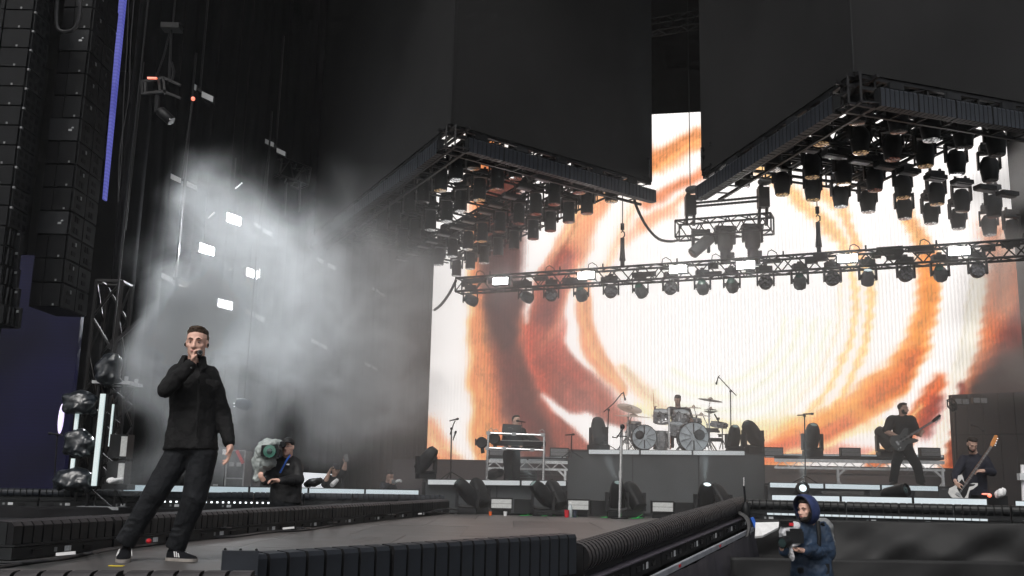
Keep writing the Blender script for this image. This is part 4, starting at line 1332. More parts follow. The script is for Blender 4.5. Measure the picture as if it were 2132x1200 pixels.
for k, (x0, y0, x1, y1, Y) in enumerate([(402, 204, 380, 372, 20.4), (561, 318, 540, 470, 24), (537, 490, 527, 640, 23.2)]):
    p, q = P(x1, y1, Y), P(x0, y0, Y)
    tag(MB().tube(p, q, .028, 8).build('steel_pole', 'black_metal', None, loc=p), ['thin vertical pole with a red tip hanging on the left wing', 'thin vertical pole high among the left wing lamps, right of the smoke plume', 'thin vertical pole between two twin strobes in the left wing smoke'][k], 'pole')
MB_ = MB().sph(P(402, 206, 20.35), .045)
tag(MB_.build('red_marker_lamp', 'red_on', None, loc=P(402, 206, 20.35)), 'tiny red marker lamp on top of the thin pole on the left wing', 'marker lamp')
# trussed ladder left of the left pod, catching purple light
Yl = wing_Y(600) - .3
tr = empty('wing_truss', P(600, 400, Yl), 'dark box truss with cold glints at the left end of the left lighting pod', 'truss')
truss_parts(tr, P(575, 350, Yl), P(634, 372, Yl + .6), .5, .5, 4, .03, 'black_metal')
MB().tube(P(596, 380, Yl), P(592, 450, Yl), .03, 6).tube(P(625, 380, Yl), P(622, 440, Yl), .03, 6).build('drop_bar', 'black_metal', tr)
# small sparkling LED bars in the smoke
for k, (x0, y0, x1, y1) in enumerate([(491, 392, 503, 382), (435, 453, 446, 443), (478, 563, 481, 560)]):
    Y = wing_Y(x0) - .3
    r = empty('led_bar', P(x0, y0, Y), ['highest', 'middle', 'lowest'][k] + ' row of tiny sparkling lights in the left wing smoke', 'light bar')
    n_ = 5 if k < 2 else 2
    mb = MB()
    for i in range(n_): mb.sph(lerp(P(x0, y0, Y), P(x1, y1, Y), i / (n_ - 1)), .018, 6, 5)
    mb.build('diode', 'dot_on', r, kind='stuff')
    MB().bar(P(x0, y0, Y + .05), P(x1, y1, Y + .05), .05).build('rail', 'black_metal', r)

# ================================================================== FINNED BATTENS ROUND THE STAGE
def blabel(where):
    return lambda i: '%s finned batten from the left %s' % (ordinal(i), where)
up = V((0, 0, 1))
# stage front, left
a, b = P(-160, 1040, 16.6), P(925, 1050, 19.2)
H_ = .30
a.z = P(-160, 1014, 16.6).z - H_; b.z = P(925, 1031, 19.2).z - H_
batten_row('light_batten', blabel('on the stage edge behind the singer'), 'finned battens on the left stage edge', a, b, V((.25, -1, 0)), 10, H_, .34, 9, 'batten_navy', 'batten_black', 'round')
# white dots between fins and housing
ddir = (b - a).normalized(); dout = V((ddir.y, -ddir.x, 0)); 
mb = MB()
nd = 90
for i in range(nd):
    t = (i + .5) / nd
    px = proj(lerp(a, b, t))[0]
    if 330 < px < 560: mb.box(lerp(a, b, t) + dout * .16 + V((0, 0, .115)), (.028, .02, .028))
tag(mb.build('pixel_strip', 'dot_on', None, loc=a), 'row of tiny white pixel lights under the battens behind the singer', 'pixel lights')
# stage front, right
a, b = P(1556, 1078, 17.2), P(2230, 1090, 15.4)
H_ = .36
a.z = P(1556, 1040, 17.2).z - H_; b.z = P(2230, 1056, 15.4).z - H_
batten_row('light_batten', blabel('on the stage edge in front of the guitarists'), 'finned battens on the right stage edge', a, b, V((-.25, -1, 0)), 6, H_, .36, 7, 'batten_black', 'batten_black', 'round')
ddir = (b - a).normalized(); dout = V((ddir.y, -ddir.x, 0))
rg = empty('pixel_strip', a + dout * .16, 'line of white lit cells under the battens in front of the guitarists', 'pixel lights')
for i in range(36):
    t = (i + .5) / 42
    px = proj(lerp(a, b, t))[0]
    if 1600 < px < 2065:
        c = lerp(a, b, t) + dout * .165 + V((0, 0, .133))
        MB().obox(c, ddir * .052, dout * .01, V((0, 0, .016))).build('cell', 'led_strip', rg)
# thrust left edge
a, b = P(-8, 1168, 7.0), P(925, 1066, 19.0)
H_ = .26
a.z = b.z = FLOOR + .005
thl = batten_row('light_batten', lambda i: '%s finned batten from the near end of the left thrust edge' % ordinal(i), 'finned battens along the left edge of the thrust', a, b, V((1, -.18, 0)), 10, H_, .30, 11, 'batten_dusty', 'batten_black', 'tile')
# thrust right edge, round ribbed
a, b = P(1199, 1190, 9.0), P(1546, 1080, 17.2)
H_ = .46
a.z = P(1199, 1132, 9.0).z - H_; b.z = P(1546, 1043, 17.2).z - H_ * .86
RB0, RB1 = a.copy(), b.copy()
batten_row('light_batten', lambda i: '%s ribbed round batten from the near end of the right thrust edge' % ordinal(i), 'ribbed battens along the right edge of the thrust', a, b, V((1, -.45, 0)), 7, H_, .40, 12, 'batten_dusty', 'hole', 'ring')
ddir = (b - a).normalized(); dout = V((ddir.y, -ddir.x, 0))
q0, q1 = a + dout * .22, b + dout * .22
r = empty('border_strip', q0, 'pale strip running below the ribbed battens on the right thrust edge', 'trim')
MB().obox((q0 + q1) / 2 + V((0, 0, -.045)), (q1 - q0) / 2, dout * .02, V((0, 0, .03))).build('strip', mat('trim_grey', (.26, .27, .30), .6, var=.25, scale=5), r)
for t in (.18, .34, .62):
    c = lerp(q0, q1, t) + V((0, 0, -.04)) + dout * .024
    MB().obox(c, ddir * .05, dout * .003, V((0, 0, .014))).build('red_tape', 'red', r)
lump('pink_tape_ball', 1490, 1103, 14.9, 16, 10, mat('pink', (.6, .25, .6), .5, var=.3), 'crumpled pink tape lying on the right thrust edge fixtures', 'tape', 3, .012)
# black cloth down the outer right side of the thrust
mb = MB()
vs = []; fs = []
n_ = 60
for i in range(n_ + 1):
    t = i / n_
    p = lerp(q0 - ddir * .6, q1 + ddir * .1, t) + dout * (.04 + .010 * math.sin(i * 1.9) + .014 * math.sin(i * .53) + .006 * math.sin(i * 3.7 + 1))
    vs += [p + V((0, 0, -.08)), V((p.x, p.y, 0.02)) + dout * (.10 + .03 * math.sin(i * .9) + .02 * math.sin(i * 2.3))]
for i in range(n_): fs.append((2 * i, 2 * i + 1, 2 * i + 3, 2 * i + 2))
mb.add(vs, fs)
o = mb.build('side_cloth', mat('thrust_cloth', (.0085, .008, .0125), .8, var=.5, scale=1.3, bump=.5, bscale=2), None, True, loc=q0)
tag(o, 'black cloth hanging down the outer right side of the thrust', 'cloth'); md = o.modifiers.new('t', 'SOLIDIFY'); md.thickness = .01
# thrust front battens, seen from the back
a, b = P(497, 1240, 5.62), P(1192, 1187, 8.75)
H_ = .345
a.z = P(497, 1152, 5.62).z - H_; b.z = P(1192, 1110, 8.75).z - H_
batten_row('light_batten', lambda i: '%s plain-backed batten from the left along the thrust front' % ordinal(i), 'plain-backed battens along the front of the thrust', a, b, V((.8, -1, 0)), 3, H_, .16, 8, 'batten_navy', 'batten_black', 'tile', base=False)
e = P(499, 1172, 5.6)
pe = empty('batten_cover', e, 'plain dark square end plate at the near corner of the thrust front battens', 'plate')
MB().obox(e + V((0, .0, -.06)), (.094, .02, 0), (-.01, .03, 0), (0, 0, .125)).build('plate', 'batten_navy', pe)
MB().sph(e + V((-.085, 0, .07)), .008).sph(e + V((0, 0, .07)), .008).sph(e + V((.085, .01, .07)), .008).build('bolt', 'batten_black', pe)
a, b = P(-30, 1300, 4.55), P(534, 1300, 4.65)
a.z = P(-30, 1189, 4.55).z - .25; b.z = P(534, 1190, 4.65).z - .25
batten_row('light_batten', lambda i: '%s dark batten from the left at the thrust\'s bottom left front' % ordinal(i), 'battens along the left front of the thrust', a, b, V((0, -1, 0)), 2, .25, .16, 5, 'batten_dusty', 'batten_black', 'round', base=False)

# ================================================================== LED STRIPS, RISERS
def led_strip(x0, y0, x1, y1, Y0, Y1, n, h, label, m='led_strip', splits=None, group=None):
    a, b = P(x0, y0, Y0), P(x1, y1, Y1)
    edges = splits or [i / n for i in range(n + 1)]
    for i in range(len(edges) - 1):
        p, q = lerp(a, b, edges[i]), lerp(a, b, edges[i + 1])
        d = (q - p).normalized(); o = V((d.y, -d.x, 0)).normalized()
        if o.y > 0: o = -o
        r = empty('led_strip_light', p, label(i), 'light strip', group)
        c = (p + q) / 2; L = (q - p).length / 2
        MB().obox(c - o * .05, d * L, o * .045, V((0, 0, h * .62))).build('housing', 'black_plastic', r)
        MB().obox(c, d * (L - .02), o * .008, V((0, 0, h * .5))).build('diffuser', m, r)
def LB(where): return lambda i: '%s pale light strip from the left %s' % (ordinal(i), where)
led_strip(255, 1016, 873, 1027, 17.3, 19.3, 5, .10, LB('on the stage floor edge behind the left cameraman'), group='strips on the left stage edge')
led_strip(889, 1004, 1180, 1007, 19.6, 19.9, 3, .09, LB('along the keyboard riser edge'), 'led_strip_dim', group='strips on the keyboard riser')
led_strip(1224, 941, 1552, 944, 22.2, 21.9, 3, .09, LB('along the front of the drum riser top'), 'led_strip_dim', group='strips on the drum riser')
led_strip(1601, 1010, 1955, 1018, 19.4, 18.7, 3, .085, LB('along the guitarist riser edge'), group='strips on the guitarist riser')
led_strip(1605, 1037, 2057, 1046, 17.3, 16.4, 3, .095, LB('at stage floor level in front of the bassist'), group='strips in front of the bassist')
led_strip(2112, 1050, 2140, 1051, 16.0, 15.9, 1, .095, lambda i: 'short pale light strip at the right edge of the picture by the white pole')
led_strip(1018, 955, 1180, 955, 22.6, 22.4, 2, .07, LB('along the back deck behind the keyboards'), 'led_strip_dim', group='strips on the back deck at left')
led_strip(1592, 949, 1966, 952, 22.4, 21.3, 3, .07, LB('along the back deck behind the guitarist'), 'led_strip_dim', group='strips on the back deck at right')
M['riser_cloth'] = mat('riser_cloth', (.055, .060, .064), .75, var=.25, scale=1.2)
def riser(x0, y0, x1, y1, Y0, Y1, depth, label, npan=1, name='riser'):
    a, b = P(x0, y0, Y0), P(x1, y1, Y1)
    b.z = a.z = (a.z + b.z) / 2
    d = (b - a).normalized(); back = V((-d.y, d.x, 0))
    r = empty(name, V((a.x, a.y, FLOOR)), label, 'stage riser')
    h = a.z - FLOOR
    for i in range(npan):
        p, q = lerp(a, b, i / npan), lerp(a, b, (i + 1) / npan)
        MB().prism([V((p.x, p.y, FLOOR)) + d * .01, V((q.x, q.y, FLOOR)) - d * .01, q - d * .01 - V((0, 0, .05)), p + d * .01 - V((0, 0, .05))], back * .04).build('front_panel', 'riser_cloth', r)
    MB().prism([V((a.x, a.y, FLOOR)) + back * .05, V((b.x, b.y, FLOOR)) + back * .05, b + back * .05 - V((0, 0, .06)), a + back * .05 - V((0, 0, .06))], back * (depth - .06)).build('body', 'wall_black', r)
    MB().prism([a - V((0, 0, .045)), b - V((0, 0, .045)), b - V((0, 0, .045)) + back * depth, a - V((0, 0, .045)) + back * depth], (0, 0, .045)).build('deck', 'stage_deck', r)
    return r, a, b, back
M['stage_deck'] = mat('stage_deck', (.03, .03, .032), .6, var=.3, scale=3)
KR = riser(886, 1000, 1182, 1002, 19.75, 20.05, 3.2, 'long low dark riser under the keyboard player', 2)
DR = riser(1182, 937, 1592, 942, 22.3, 21.9, 4.2, 'tall grey fronted riser carrying the drum kit', 3)
GR = riser(1598, 1005, 1985, 1014, 19.55, 18.8, 2.6, 'low dark riser under the guitarist', 2)
BR = P(1600, 1034, 17.4), P(2060, 1043, 16.5)
# glossy black panels on the front of the guitarist riser
for k, (x0, x1) in enumerate([(1712, 1800), (1812, 1838), (1905, 1955)]):
    p, q = P(x0, 1030, 19.3 - (x0 - 1600) * .002), P(x1, 1031, 19.3 - (x1 - 1600) * .002)
    tag(MB().prism([p + V((0, 0, -.10)), q + V((0, 0, -.10)), q + V((0, 0, .07)), p + V((0, 0, .07))], (0, .02, 0)).build('reflective_board', mat('gloss_panel', (.045, .045, .045), .08, var=.2, spec=.8), None, loc=p),
        '%s glossy reflecting panel from the left on the guitarist riser front' % ordinal(k), 'panel', 'glossy panels on the riser front')
# raised silver trussed decks at the back
def truss_deck(x0, y0, x1, y1, Y0, Y1, legs, label):
    a, b = P(x0, y0, Y0), P(x1, y1, Y1)
    a.z = b.z = (a.z + b.z) / 2
    r = empty('truss_deck', V((a.x, a.y, FLOOR)), label, 'stage deck')
    d = (b - a).normalized(); back = V((-d.y, d.x, 0))
    MB().prism([a + V((0, 0, .02)), b + V((0, 0, .02)), b + back * 1.4 + V((0, 0, .02)), a + back * 1.4 + V((0, 0, .02))], (0, 0, .05)).build('deck', 'stage_deck', r)
    z1, z2 = -.04, -.20
    MB().bar(a + V((0, 0, z1)), b + V((0, 0, z1)), .05, .07).build('top_rail', 'alu', r)
    MB().bar(a + V((0, 0, z2)), b + V((0, 0, z2)), .04, .045).build('bottom_rail', 'alu', r)
    mb = MB()
    n_ = int((b - a).length / .17)
    n_ += n_ % 2
    for i in range(n_):
        mb.bar(lerp(a, b, i / n_) + V((0, 0, z1 if i % 2 else z2)), lerp(a, b, (i + 1) / n_) + V((0, 0, z2 if i % 2 else z1)), .022)
    mb.build('lattice', 'alu', r)
    mb = MB()
    for i in range(n_):
        mb.bar(lerp(a, b, i / n_) + back * .9 + V((0, 0, (z1 if i % 2 else z2) - .12)), lerp(a, b, (i + 1) / n_) + back * .9 + V((0, 0, (z2 if i % 2 else z1) - .12)), .02)
    mb.bar(a + back * .9 + V((0, 0, -.31)), b + back * .9 + V((0, 0, -.31)), .03)
    mb.build('rear_lattice', 'strobe_grey', r)
    for (t, br) in legs:
        p = lerp(a, b, t)
        MB().bar(V((p.x, p.y, FLOOR + .01)), p + V((0, 0, z2)), .05).build('leg', 'alu', r)
        MB().bar(p + V((0, 0, z2)) + d * .16 * br, p + V((0, 0, z2 - .16)), .04).bar(V((p.x, p.y, FLOOR + .05)) - d * .0 + d * .55 * br, p + V((0, 0, z2 - .25)), .035).build('brace', 'alu', r)
    return r
truss_deck(1012, 958, 1182, 958, 22.5, 22.3, [(.03, 1), (.97, -1)], 'silver trussed deck behind the keyboard rig')
truss_deck(1612, 956, 1966, 958, 22.0, 21.1, [(.38, 1), (.985, -1)], 'long silver trussed deck behind the guitarist')
# black drapes on the stage front, right; lower platform cloth
def cloth(x0, y0t, y0b, x1, y1t, y1b, Y0, Y1, label, seed, amp=.05, m='drape', nx=50, nz=14, out=.15):
    rr_ = random.Random(seed)
    ph = [rr_.uniform(0, 6.3) for _ in range(6)]
    a0, a1, b0, b1 = P(x0, y0t, Y0), P(x0, y0b, Y0), P(x1, y1t, Y1), P(x1, y1b, Y1)
    vs = []; fs = []
    for i in range(nx + 1):
        t = i / nx
        for j in range(nz + 1):
            u_ = j / nz
            p = lerp(lerp(a0, b0, t), lerp(a1, b1, t), u_)
            f = math.sin(t * 9 + u_ * 3 + ph[0]) + .7 * math.sin(t * 17 - u_ * 4 + ph[1]) + .5 * math.sin(t * 31 + u_ * 6 + ph[2])
            p = p + V((0, -out * u_ - amp * f * (.25 + u_), amp * .4 * math.sin(t * 13 + ph[3]) * u_))
            vs.append(p)
    for i in range(nx):
        for j in range(nz):
            k_ = i * (nz + 1) + j
            fs.append((k_, k_ + 1, k_ + nz + 2, k_ + nz + 1))
    o = MB().add(vs, fs).build('stage_cloth', m, None, True, loc=a1)
    md = o.modifiers.new('t', 'SOLIDIFY'); md.thickness = .012
    return tag(o, label, 'cloth')
M['front_cloth'] = mat('front_cloth', (.007, .007, .0075), .6, var=.4, scale=1.2, bump=.5, bscale=3, spec=.3)
cloth(1545, 1080, 1165, 2240, 1092, 1178, 16.9, 15.1, 'black cloth with soft folds hanging below the right stage edge', 4, .06, 'front_cloth', 90, 20)
cloth(1520, 1160, 1260, 2240, 1172, 1285, 14.0, 13.6, 'lower black cloth hung along the bottom right of the pit', 9, .03, 'front_cloth', out=.05)
cloth(-200, 1050, 1135, 620, 1062, 1100, 16.2, 17.6, 'black cloth hanging below the left stage edge behind the singer', 14, .06)
# pit box and tilted white board
p = P(1620, 1118, 14.5)
wb_ = MB().prism([P(1572, 1117, 14.6), P(1573, 1088, 14.9), P(1622, 1087, 14.9), P(1621, 1098, 14.7), P(1589, 1115, 14.5)], (0, .02, -.03))
tag(wb_.build('white_board', 'white_plastic', None, loc=P(1590, 1110, 14.6)), 'white board lying in the pit behind the hooded cameraman', 'board')
p = P(25, 1085, 11.0)
tag(MB().box((p.x - .2, p.y + .3, p.z / 2), (.75, .8, p.z)).build('pit_box', 'black_plastic', None, loc=(p.x, p.y, 0)), 'dull black box in the pit at the lower left', 'box')

# ================================================================== FLOOR MOVING HEADS AND STROBES
def floor_head(kind, lens):
    """origin on the floor; kind: up | tilt | lying"""
    r = empty('floor_lamp')
    MB().box((0, 0, .07), (.42, .34, .13)).box((0, -.172, .07), (.06, .006, .05)).build('base', 'black_plastic', r)
    y = MB()
    for s in (-1, 1):
        y.obox((s * .225, 0, .34), (.032, 0, 0), (0, .075, 0), (0, 0, .20))
        y.tube((s * .25, 0, .46), (s * .15, 0, .46), .07, 10)
    y.path([(-.225, 0, .2), (-.17, 0, .165), (0, 0, .15), (.17, 0, .165), (.225, 0, .2)], .05, 6)
    y.build('yoke', 'black_metal', r)
    ax = {'up': V((0, -.62, 1)), 'tilt': V((-.75, -.35, .8)), 'turned': V((.5, -.3, .8)), 'back': V((-.35, .5, .8))}[kind].normalized()
    c = V((0, 0, .46))
    hd = MB()
    s_ = ax.cross(V((0, 0, 1))).normalized() if abs(ax.z) < .95 else V((1, 0, 0))
    n_ = s_.cross(ax)
    def rr4(h, wx, wy): return [c + ax * h + s_ * wx * math.copysign(abs(math.cos(t)) ** .55, math.cos(t)) + n_ * wy * math.copysign(abs(math.sin(t)) ** .55, math.sin(t)) for t in [2 * math.pi * k / 20 for k in range(20)]]
    hd.loft([rr4(*q_) for q_ in ((-.33, .10, .09), (-.30, .15, .14), (-.12, .165, .16), (.10, .165, .155), (.22, .15, .14), (.30, .125, .115), (.335, .10, .09))])
    hd = hd.build('head', 'black_plastic', r, True)
    MB().lathe([(.095, .325), (.095, .345), (.083, .348), (.083, .33)], c, ax, 18, True).build('lens_ring', 'black_metal', hd, True)
    MB().lathe([(.083, .336), (.05, .35), (.001, .356)], c, ax, 16).build('lens', lens, hd, True)
    for sg in (-1, 1): MB().obox(c + s_ * .166 * sg, s_ * .004, ax * .10, n_ * .05).build('side_vent', 'hole', hd)
    return r
protos = {}
def put_head(kind, lens, px, py, Y, s, label, cat='stage light', group=None, rz=0.0, zfix=None):
    k = (kind, lens)
    o = copy_tree(protos[k]) if k in protos else protos.setdefault(k, floor_head(kind, lens))
    p = P(px, py, Y)
    if zfix is not None: p.z = zfix
    o.location = p; o.scale = (s, s, s); o.rotation_euler = (0, 0, rz)
    return tag(o, label, cat, group)
G1 = 'moving heads on the floor in front of the risers'
put_head('tilt', 'lens_dark', 972, 1068, 19.0, .86, 'floor moving head tilted up left, leftmost in front of the risers', group=G1, zfix=FLOOR)
put_head('back', 'lens_dark', 997, 1064, 19.3, .86, 'dark floor moving head just right of the leftmost one', group=G1, zfix=FLOOR)
put_head('tilt', 'spot_dim', 1130, 1069, 18.9, .86, 'floor moving head tilted up left with a glinting lens below the keyboard riser', group=G1, zfix=FLOOR)
put_head('back', 'lens_dark', 1156, 1065, 19.2, .86, 'dark floor moving head beside the bottle and red cup', group=G1, zfix=FLOOR)
put_head('up', 'spot_dim', 1285, 1071, 18.8, .86, 'upright floor moving head just behind the silver microphone stand', group=G1, zfix=FLOOR)
put_head('back', 'lens_dark', 1320, 1067, 19.1, .86, 'dark floor moving head right of the silver microphone stand', group=G1, zfix=FLOOR)
put_head('up', 'spot_on', 1470, 1068, 18.7, .86, 'upright floor moving head with a bright lens at the right of the drum riser', group=G1, zfix=FLOOR)
put_head('back', 'lens_dark', 1500, 1066, 19.0, .86, 'dark floor moving head next to the bright one right of the drum riser', group=G1, zfix=FLOOR)
G2 = 'moving heads standing on the risers'
zd = DR[1].z
put_head('turned', 'lens_dark', 1246, 936, 22.8, .98, 'dark moving head leaning on the left end of the drum riser', group=G2, rz=2.2, zfix=zd)
put_head('up', 'spot_dim', 1529, 936, 22.6, .80, 'upright moving head on the drum riser right of the drums', group=G2, zfix=zd)
put_head('tilt', 'lens_dark', 1568, 938, 22.6, .98, 'dark moving head tilted away at the right end of the drum riser', group=G2, rz=.3, zfix=zd)
zt_ = P(1692, 950, 21.9).z
put_head('up', 'spot_dim', 1692, 950, 21.9, .90, 'upright moving head on the trussed deck left of the guitarist', group=G2, zfix=zt_)
put_head('back', 'lens_dark', 1846, 952, 21.6, .85, 'dark moving head on the trussed deck half hidden by the guitarist', group=G2, zfix=zt_)
put_head('turned', 'lens_dark', 886, 1004, 19.85, .82, 'dark moving head with a glinting ribbed face at the left end of the keyboard riser', group=G2, rz=.4, zfix=KR[1].z)
# two lamps lying against the guitarist riser
for k, (px, py, lens, ax, lb) in enumerate([(1670, 1019, 'spot_on', (-.1, -1, .25), 'lying lamp with a bright lens throwing a fan of light on the guitarist riser'),
                                            (1878, 1022, 'lens_dark', (.55, -.8, .2), 'dark lying lamp with a round glass lens below the guitarist')]):
    p = P(px, py, 17.9)
    r = empty('floor_lamp', p, lb, 'stage light')
    a_ = V(ax).normalized()
    MB().lathe([(.08, -.40), (.11, -.34), (.12, .0), (.125, .06), (.118, .08)], p, a_, 16).build('barrel', 'black_plastic', r, True)
    MB().lathe([(.118, .07), (.118, .10), (.105, .105), (.105, .08)], p, a_, 16, True).build('lens_ring', 'black_metal', r, True)
    MB().lathe([(.07, .078), (.04, .09), (.001, .095)], p, a_, 16).build('lens', lens, r, True)
    MB().lathe([(.106, .075), (.001, .078)], p, a_, 16).build('reflector', 'head_grey', r, True)
    MB().box((p.x, p.y + .12, (p.z + FLOOR) / 2 - .03), (.2, .2, p.z - FLOOR - .08)).build('bracket', 'black_metal', r)
G3 = 'white-faced floor strobes'
for k, (px, py, lb) in enumerate([(1044, 1049, 'white-faced floor strobe left of the red cup'), (1204, 1052, 'white-faced floor strobe right of the red cup'), (1380, 1056, 'white-faced floor strobe right of the silver microphone stand')]):
    Y = 18.9; p = P(px, py, Y); s_ = scale_at(Y)
    r = empty('floor_strobe', V((p.x, p.y, FLOOR)), lb, 'strobe light', G3)
    MB().box(p + V((0, .09, 0)), (.42, .16, .22)).box((p.x, p.y + .12, (p.z + FLOOR) / 2), (.36, .1, p.z - FLOOR)).build('case', 'black_plastic', r)
    for dz in (-.042, .042):
        MB().box(p + V((0, 0, dz)), (.375, .014, .078)).build('face', 'strobe_off', r)
    MB().box(p + V((.42, .2, -.04)), (.36, .3, .26)).build('power_box', 'black_plastic', r)
G4 = 'grey strobe panels on the back decks'
for k, (px, py, Y, lb) in enumerate([(1038, 941, 22.5, 'grey strobe panel behind the keyboard player'), (1165, 942, 22.4, 'grey strobe panel on the back deck beside the drum riser'),
        (1611, 941, 22.0, 'grey strobe panel at the left end of the deck behind the guitarist'), (1772, 942, 21.7, 'grey strobe panel in the middle of the deck behind the guitarist'), (1938, 942, 21.3, 'grey strobe panel at the right end of the deck behind the guitarist')]):
    p = P(px, py, Y)
    r = empty('strobe_light', p, lb, 'strobe light', G4)
    MB().box(p + V((0, .08, 0)), (.43, .14, .20)).build('case', 'black_plastic', r)
    for dz in (-.04, .04): MB().box(p + V((0, .0, dz)), (.395, .014, .074)).build('face', 'strobe_grey', r)

# ================================================================== CABLES, TAPE, SMALL THINGS ON THE DECK
def floor_cable(pts, r, label, z=FLOOR):
    hang_cable('cable', [PZ(px, py, z + .012 + dz) for (px, py, dz) in pts], r, label)
floor_cable([(-10, 1182, 0), (60, 1172, 0), (150, 1160, 0), (230, 1143, 0), (300, 1136, .0), (400, 1122, 0), (480, 1118, 0), (560, 1108, .0), (640, 1103, 0), (720, 1090, 0), (800, 1082, 0), (900, 1070, 0)], .014, 'long black cable lying along the foot of the left thrust battens')
floor_cable([(-10, 1172, .01), (100, 1168, .01), (200, 1150, .01), (330, 1131, 0), (430, 1121, 0), (540, 1105, .02), (640, 1096, 0), (760, 1082, .01), (880, 1069, 0)], .010, 'thinner black cable running beside the long cable on the thrust')
for k, (px, py, w_) in enumerate([(470, 1099, 34), (518, 1103, 0), (632, 1100, 30), (692, 1088, 20), (815, 1072, 20), (190, 1152, 30)]):
    if w_ == 0: continue
    pts = []
    for i in range(9):
        a_ = math.pi * i / 8
        pts.append((px + w_ * .5 * math.cos(a_), py, .0 + .11 * math.sin(a_)))
    floor_cable(pts, .008, '%s looped black cable from the left standing up beside the thrust battens' % ordinal(sorted([190, 470, 632, 692, 815]).index(px)))
for k, (px, py) in enumerate([(480, 1099), (600, 1101), (135, 1155), (870, 1071), (700, 1086)]):
    p = PZ(px, py, FLOOR + .05)
    tag(MB().bar(p + V((-.06, 0, 0)), p + V((.06, .03, .012)), .02).build('cable_connector', 'white_plastic', None, loc=p), '%s white cable connector from the left by the left thrust battens' % ordinal(sorted([480, 600, 135, 870, 700]).index(px)), 'connector', 'white cable connectors')
p = PZ(310, 1127, FLOOR + .05)
tag(MB().ell(p, (.022, 0, 0), (0, .03, 0), (0, 0, .022)).build('red_plug', 'red', None, True, loc=p), 'red plug lying by the left thrust battens near the singer', 'plug')
p = PZ(686, 1085, FLOOR + .04)
tag(MB().bar(p + V((0, 0, -.03)), p + V((.02, 0, .08)), .03).build('blue_plug', 'blue_plastic', None, loc=p), 'small blue plug by the left thrust battens', 'plug')
for k, (px, py) in enumerate([(1097, 1073), (1142, 1074), (1199, 1075), (1264, 1077), (1326, 1079)]):
    c = PZ(px, py, FLOOR + .006)
    z = V((0, 0, .004))
    pts = [(-.14, -.18), (-.03, -.16), (.04, -.02), (.14, .10), (.12, .16), (.02, .12), (-.02, -.04), (-.10, -.12)]
    mb = MB().prism([c + V((x, y * 1.2, 0)) for x, y in pts], z)
    mb.prism([c + V((.0, .05, .004)), c + V((.09, .06, .05)), c + V((.13, .16, .07)), c + V((.04, .12, .01))], z)
    tag(mb.build('tape_mark', 'green_tape', None, loc=c), '%s scrap of bright green tape from the left at the far end of the thrust' % ordinal(k), 'tape', 'green tape marks')
p = PZ(242, 1179, FLOOR + .004)
tag(MB().prism([p + V((-.05, -.01, 0)), p + V((-.01, -.025, 0)), p + V((.05, -.01, 0)), p + V((.03, .01, 0)), p + V((.045, .03, 0)), p + V((-.01, .012, 0)), p + V((-.045, .028, 0))], (0, 0, .004)).build('confetti_scrap', 'yellow', None, loc=p), 'yellow scrap of paper on the deck near the singer', 'paper scrap')
for k, (pts, r_, lb) in enumerate([
    ([(925, 1068, 0), (1000, 1067, .02), (1080, 1071, 0), (1150, 1070, .03), (1230, 1073, 0), (1330, 1074, .01), (1420, 1075, 0)], .014, 'long black cable along the far edge of the thrust below the risers'),
    ([(870, 1072, 0), (905, 1064, .08), (935, 1060, .12), (960, 1064, .04), (990, 1067, 0)], .013, 'tangled black cable at the far left corner of the thrust'),
    ([(880, 1068, .02), (900, 1066, .10), (922, 1067, .05), (945, 1070, 0)], .011, 'second tangled cable at the far left corner of the thrust'),
    ([(1112, 1071, 0), (1130, 1067, .07), (1160, 1069, .05), (1190, 1072, .0)], .012, 'pale looped cable between the white cup and the red cup'),
    ([(1238, 1064, .05), (1245, 1060, .07), (1256, 1062, .05)], .014, 'short yellow and black cable end beside the floor strobe')]):
    floor_cable(pts, r_, lb)
def cup(px, py, Y, r_, h, m, label, cat):
    p = P(px, py, Y); p.z = FLOOR
    tag(MB().lathe([(r_ * .8, 0), (r_ * .85, .01), (r_, h), (r_ * .9, h), (r_ * .7, .03)], p, (0, 0, 1), 14).build('cup' if cat == 'cup' else cat, m, None, True, loc=p), label, cat)
cup(1180, 1070, 18.4, .045, .13, 'red', 'red cup standing at the far edge of the thrust', 'cup')
cup(1052, 1071, 18.4, .035, .08, 'white_plastic', 'small white cup at the far edge of the thrust', 'cup')
cup(1197, 1070, 18.5, .04, .12, mat('tin', (.05, .06, .09), .3, .5), 'dark blue tin beside the water bottle', 'tin')
cup(1021, 1070, 18.5, .03, .07, mat('orange', (.7, .12, .02), .5), 'small orange tub at the far edge of the thrust', 'tub')
p = P(1187, 1072, 18.5); p.z = FLOOR
r = empty('water_bottle', p, 'clear water bottle between the red cup and the dark tin', 'bottle')
MB().lathe([(.035, 0), (.042, .02), (.042, .17), (.018, .235), (.018, .25)], p, (0, 0, 1), 14).build('body', mat('bottle_clear', (.42, .46, .47), .1, var=.2), r, True)
MB().lathe([(.02, .245), (.02, .27), (.001, .272)], p, (0, 0, 1), 10).build('cap', 'white_plastic', r, True)
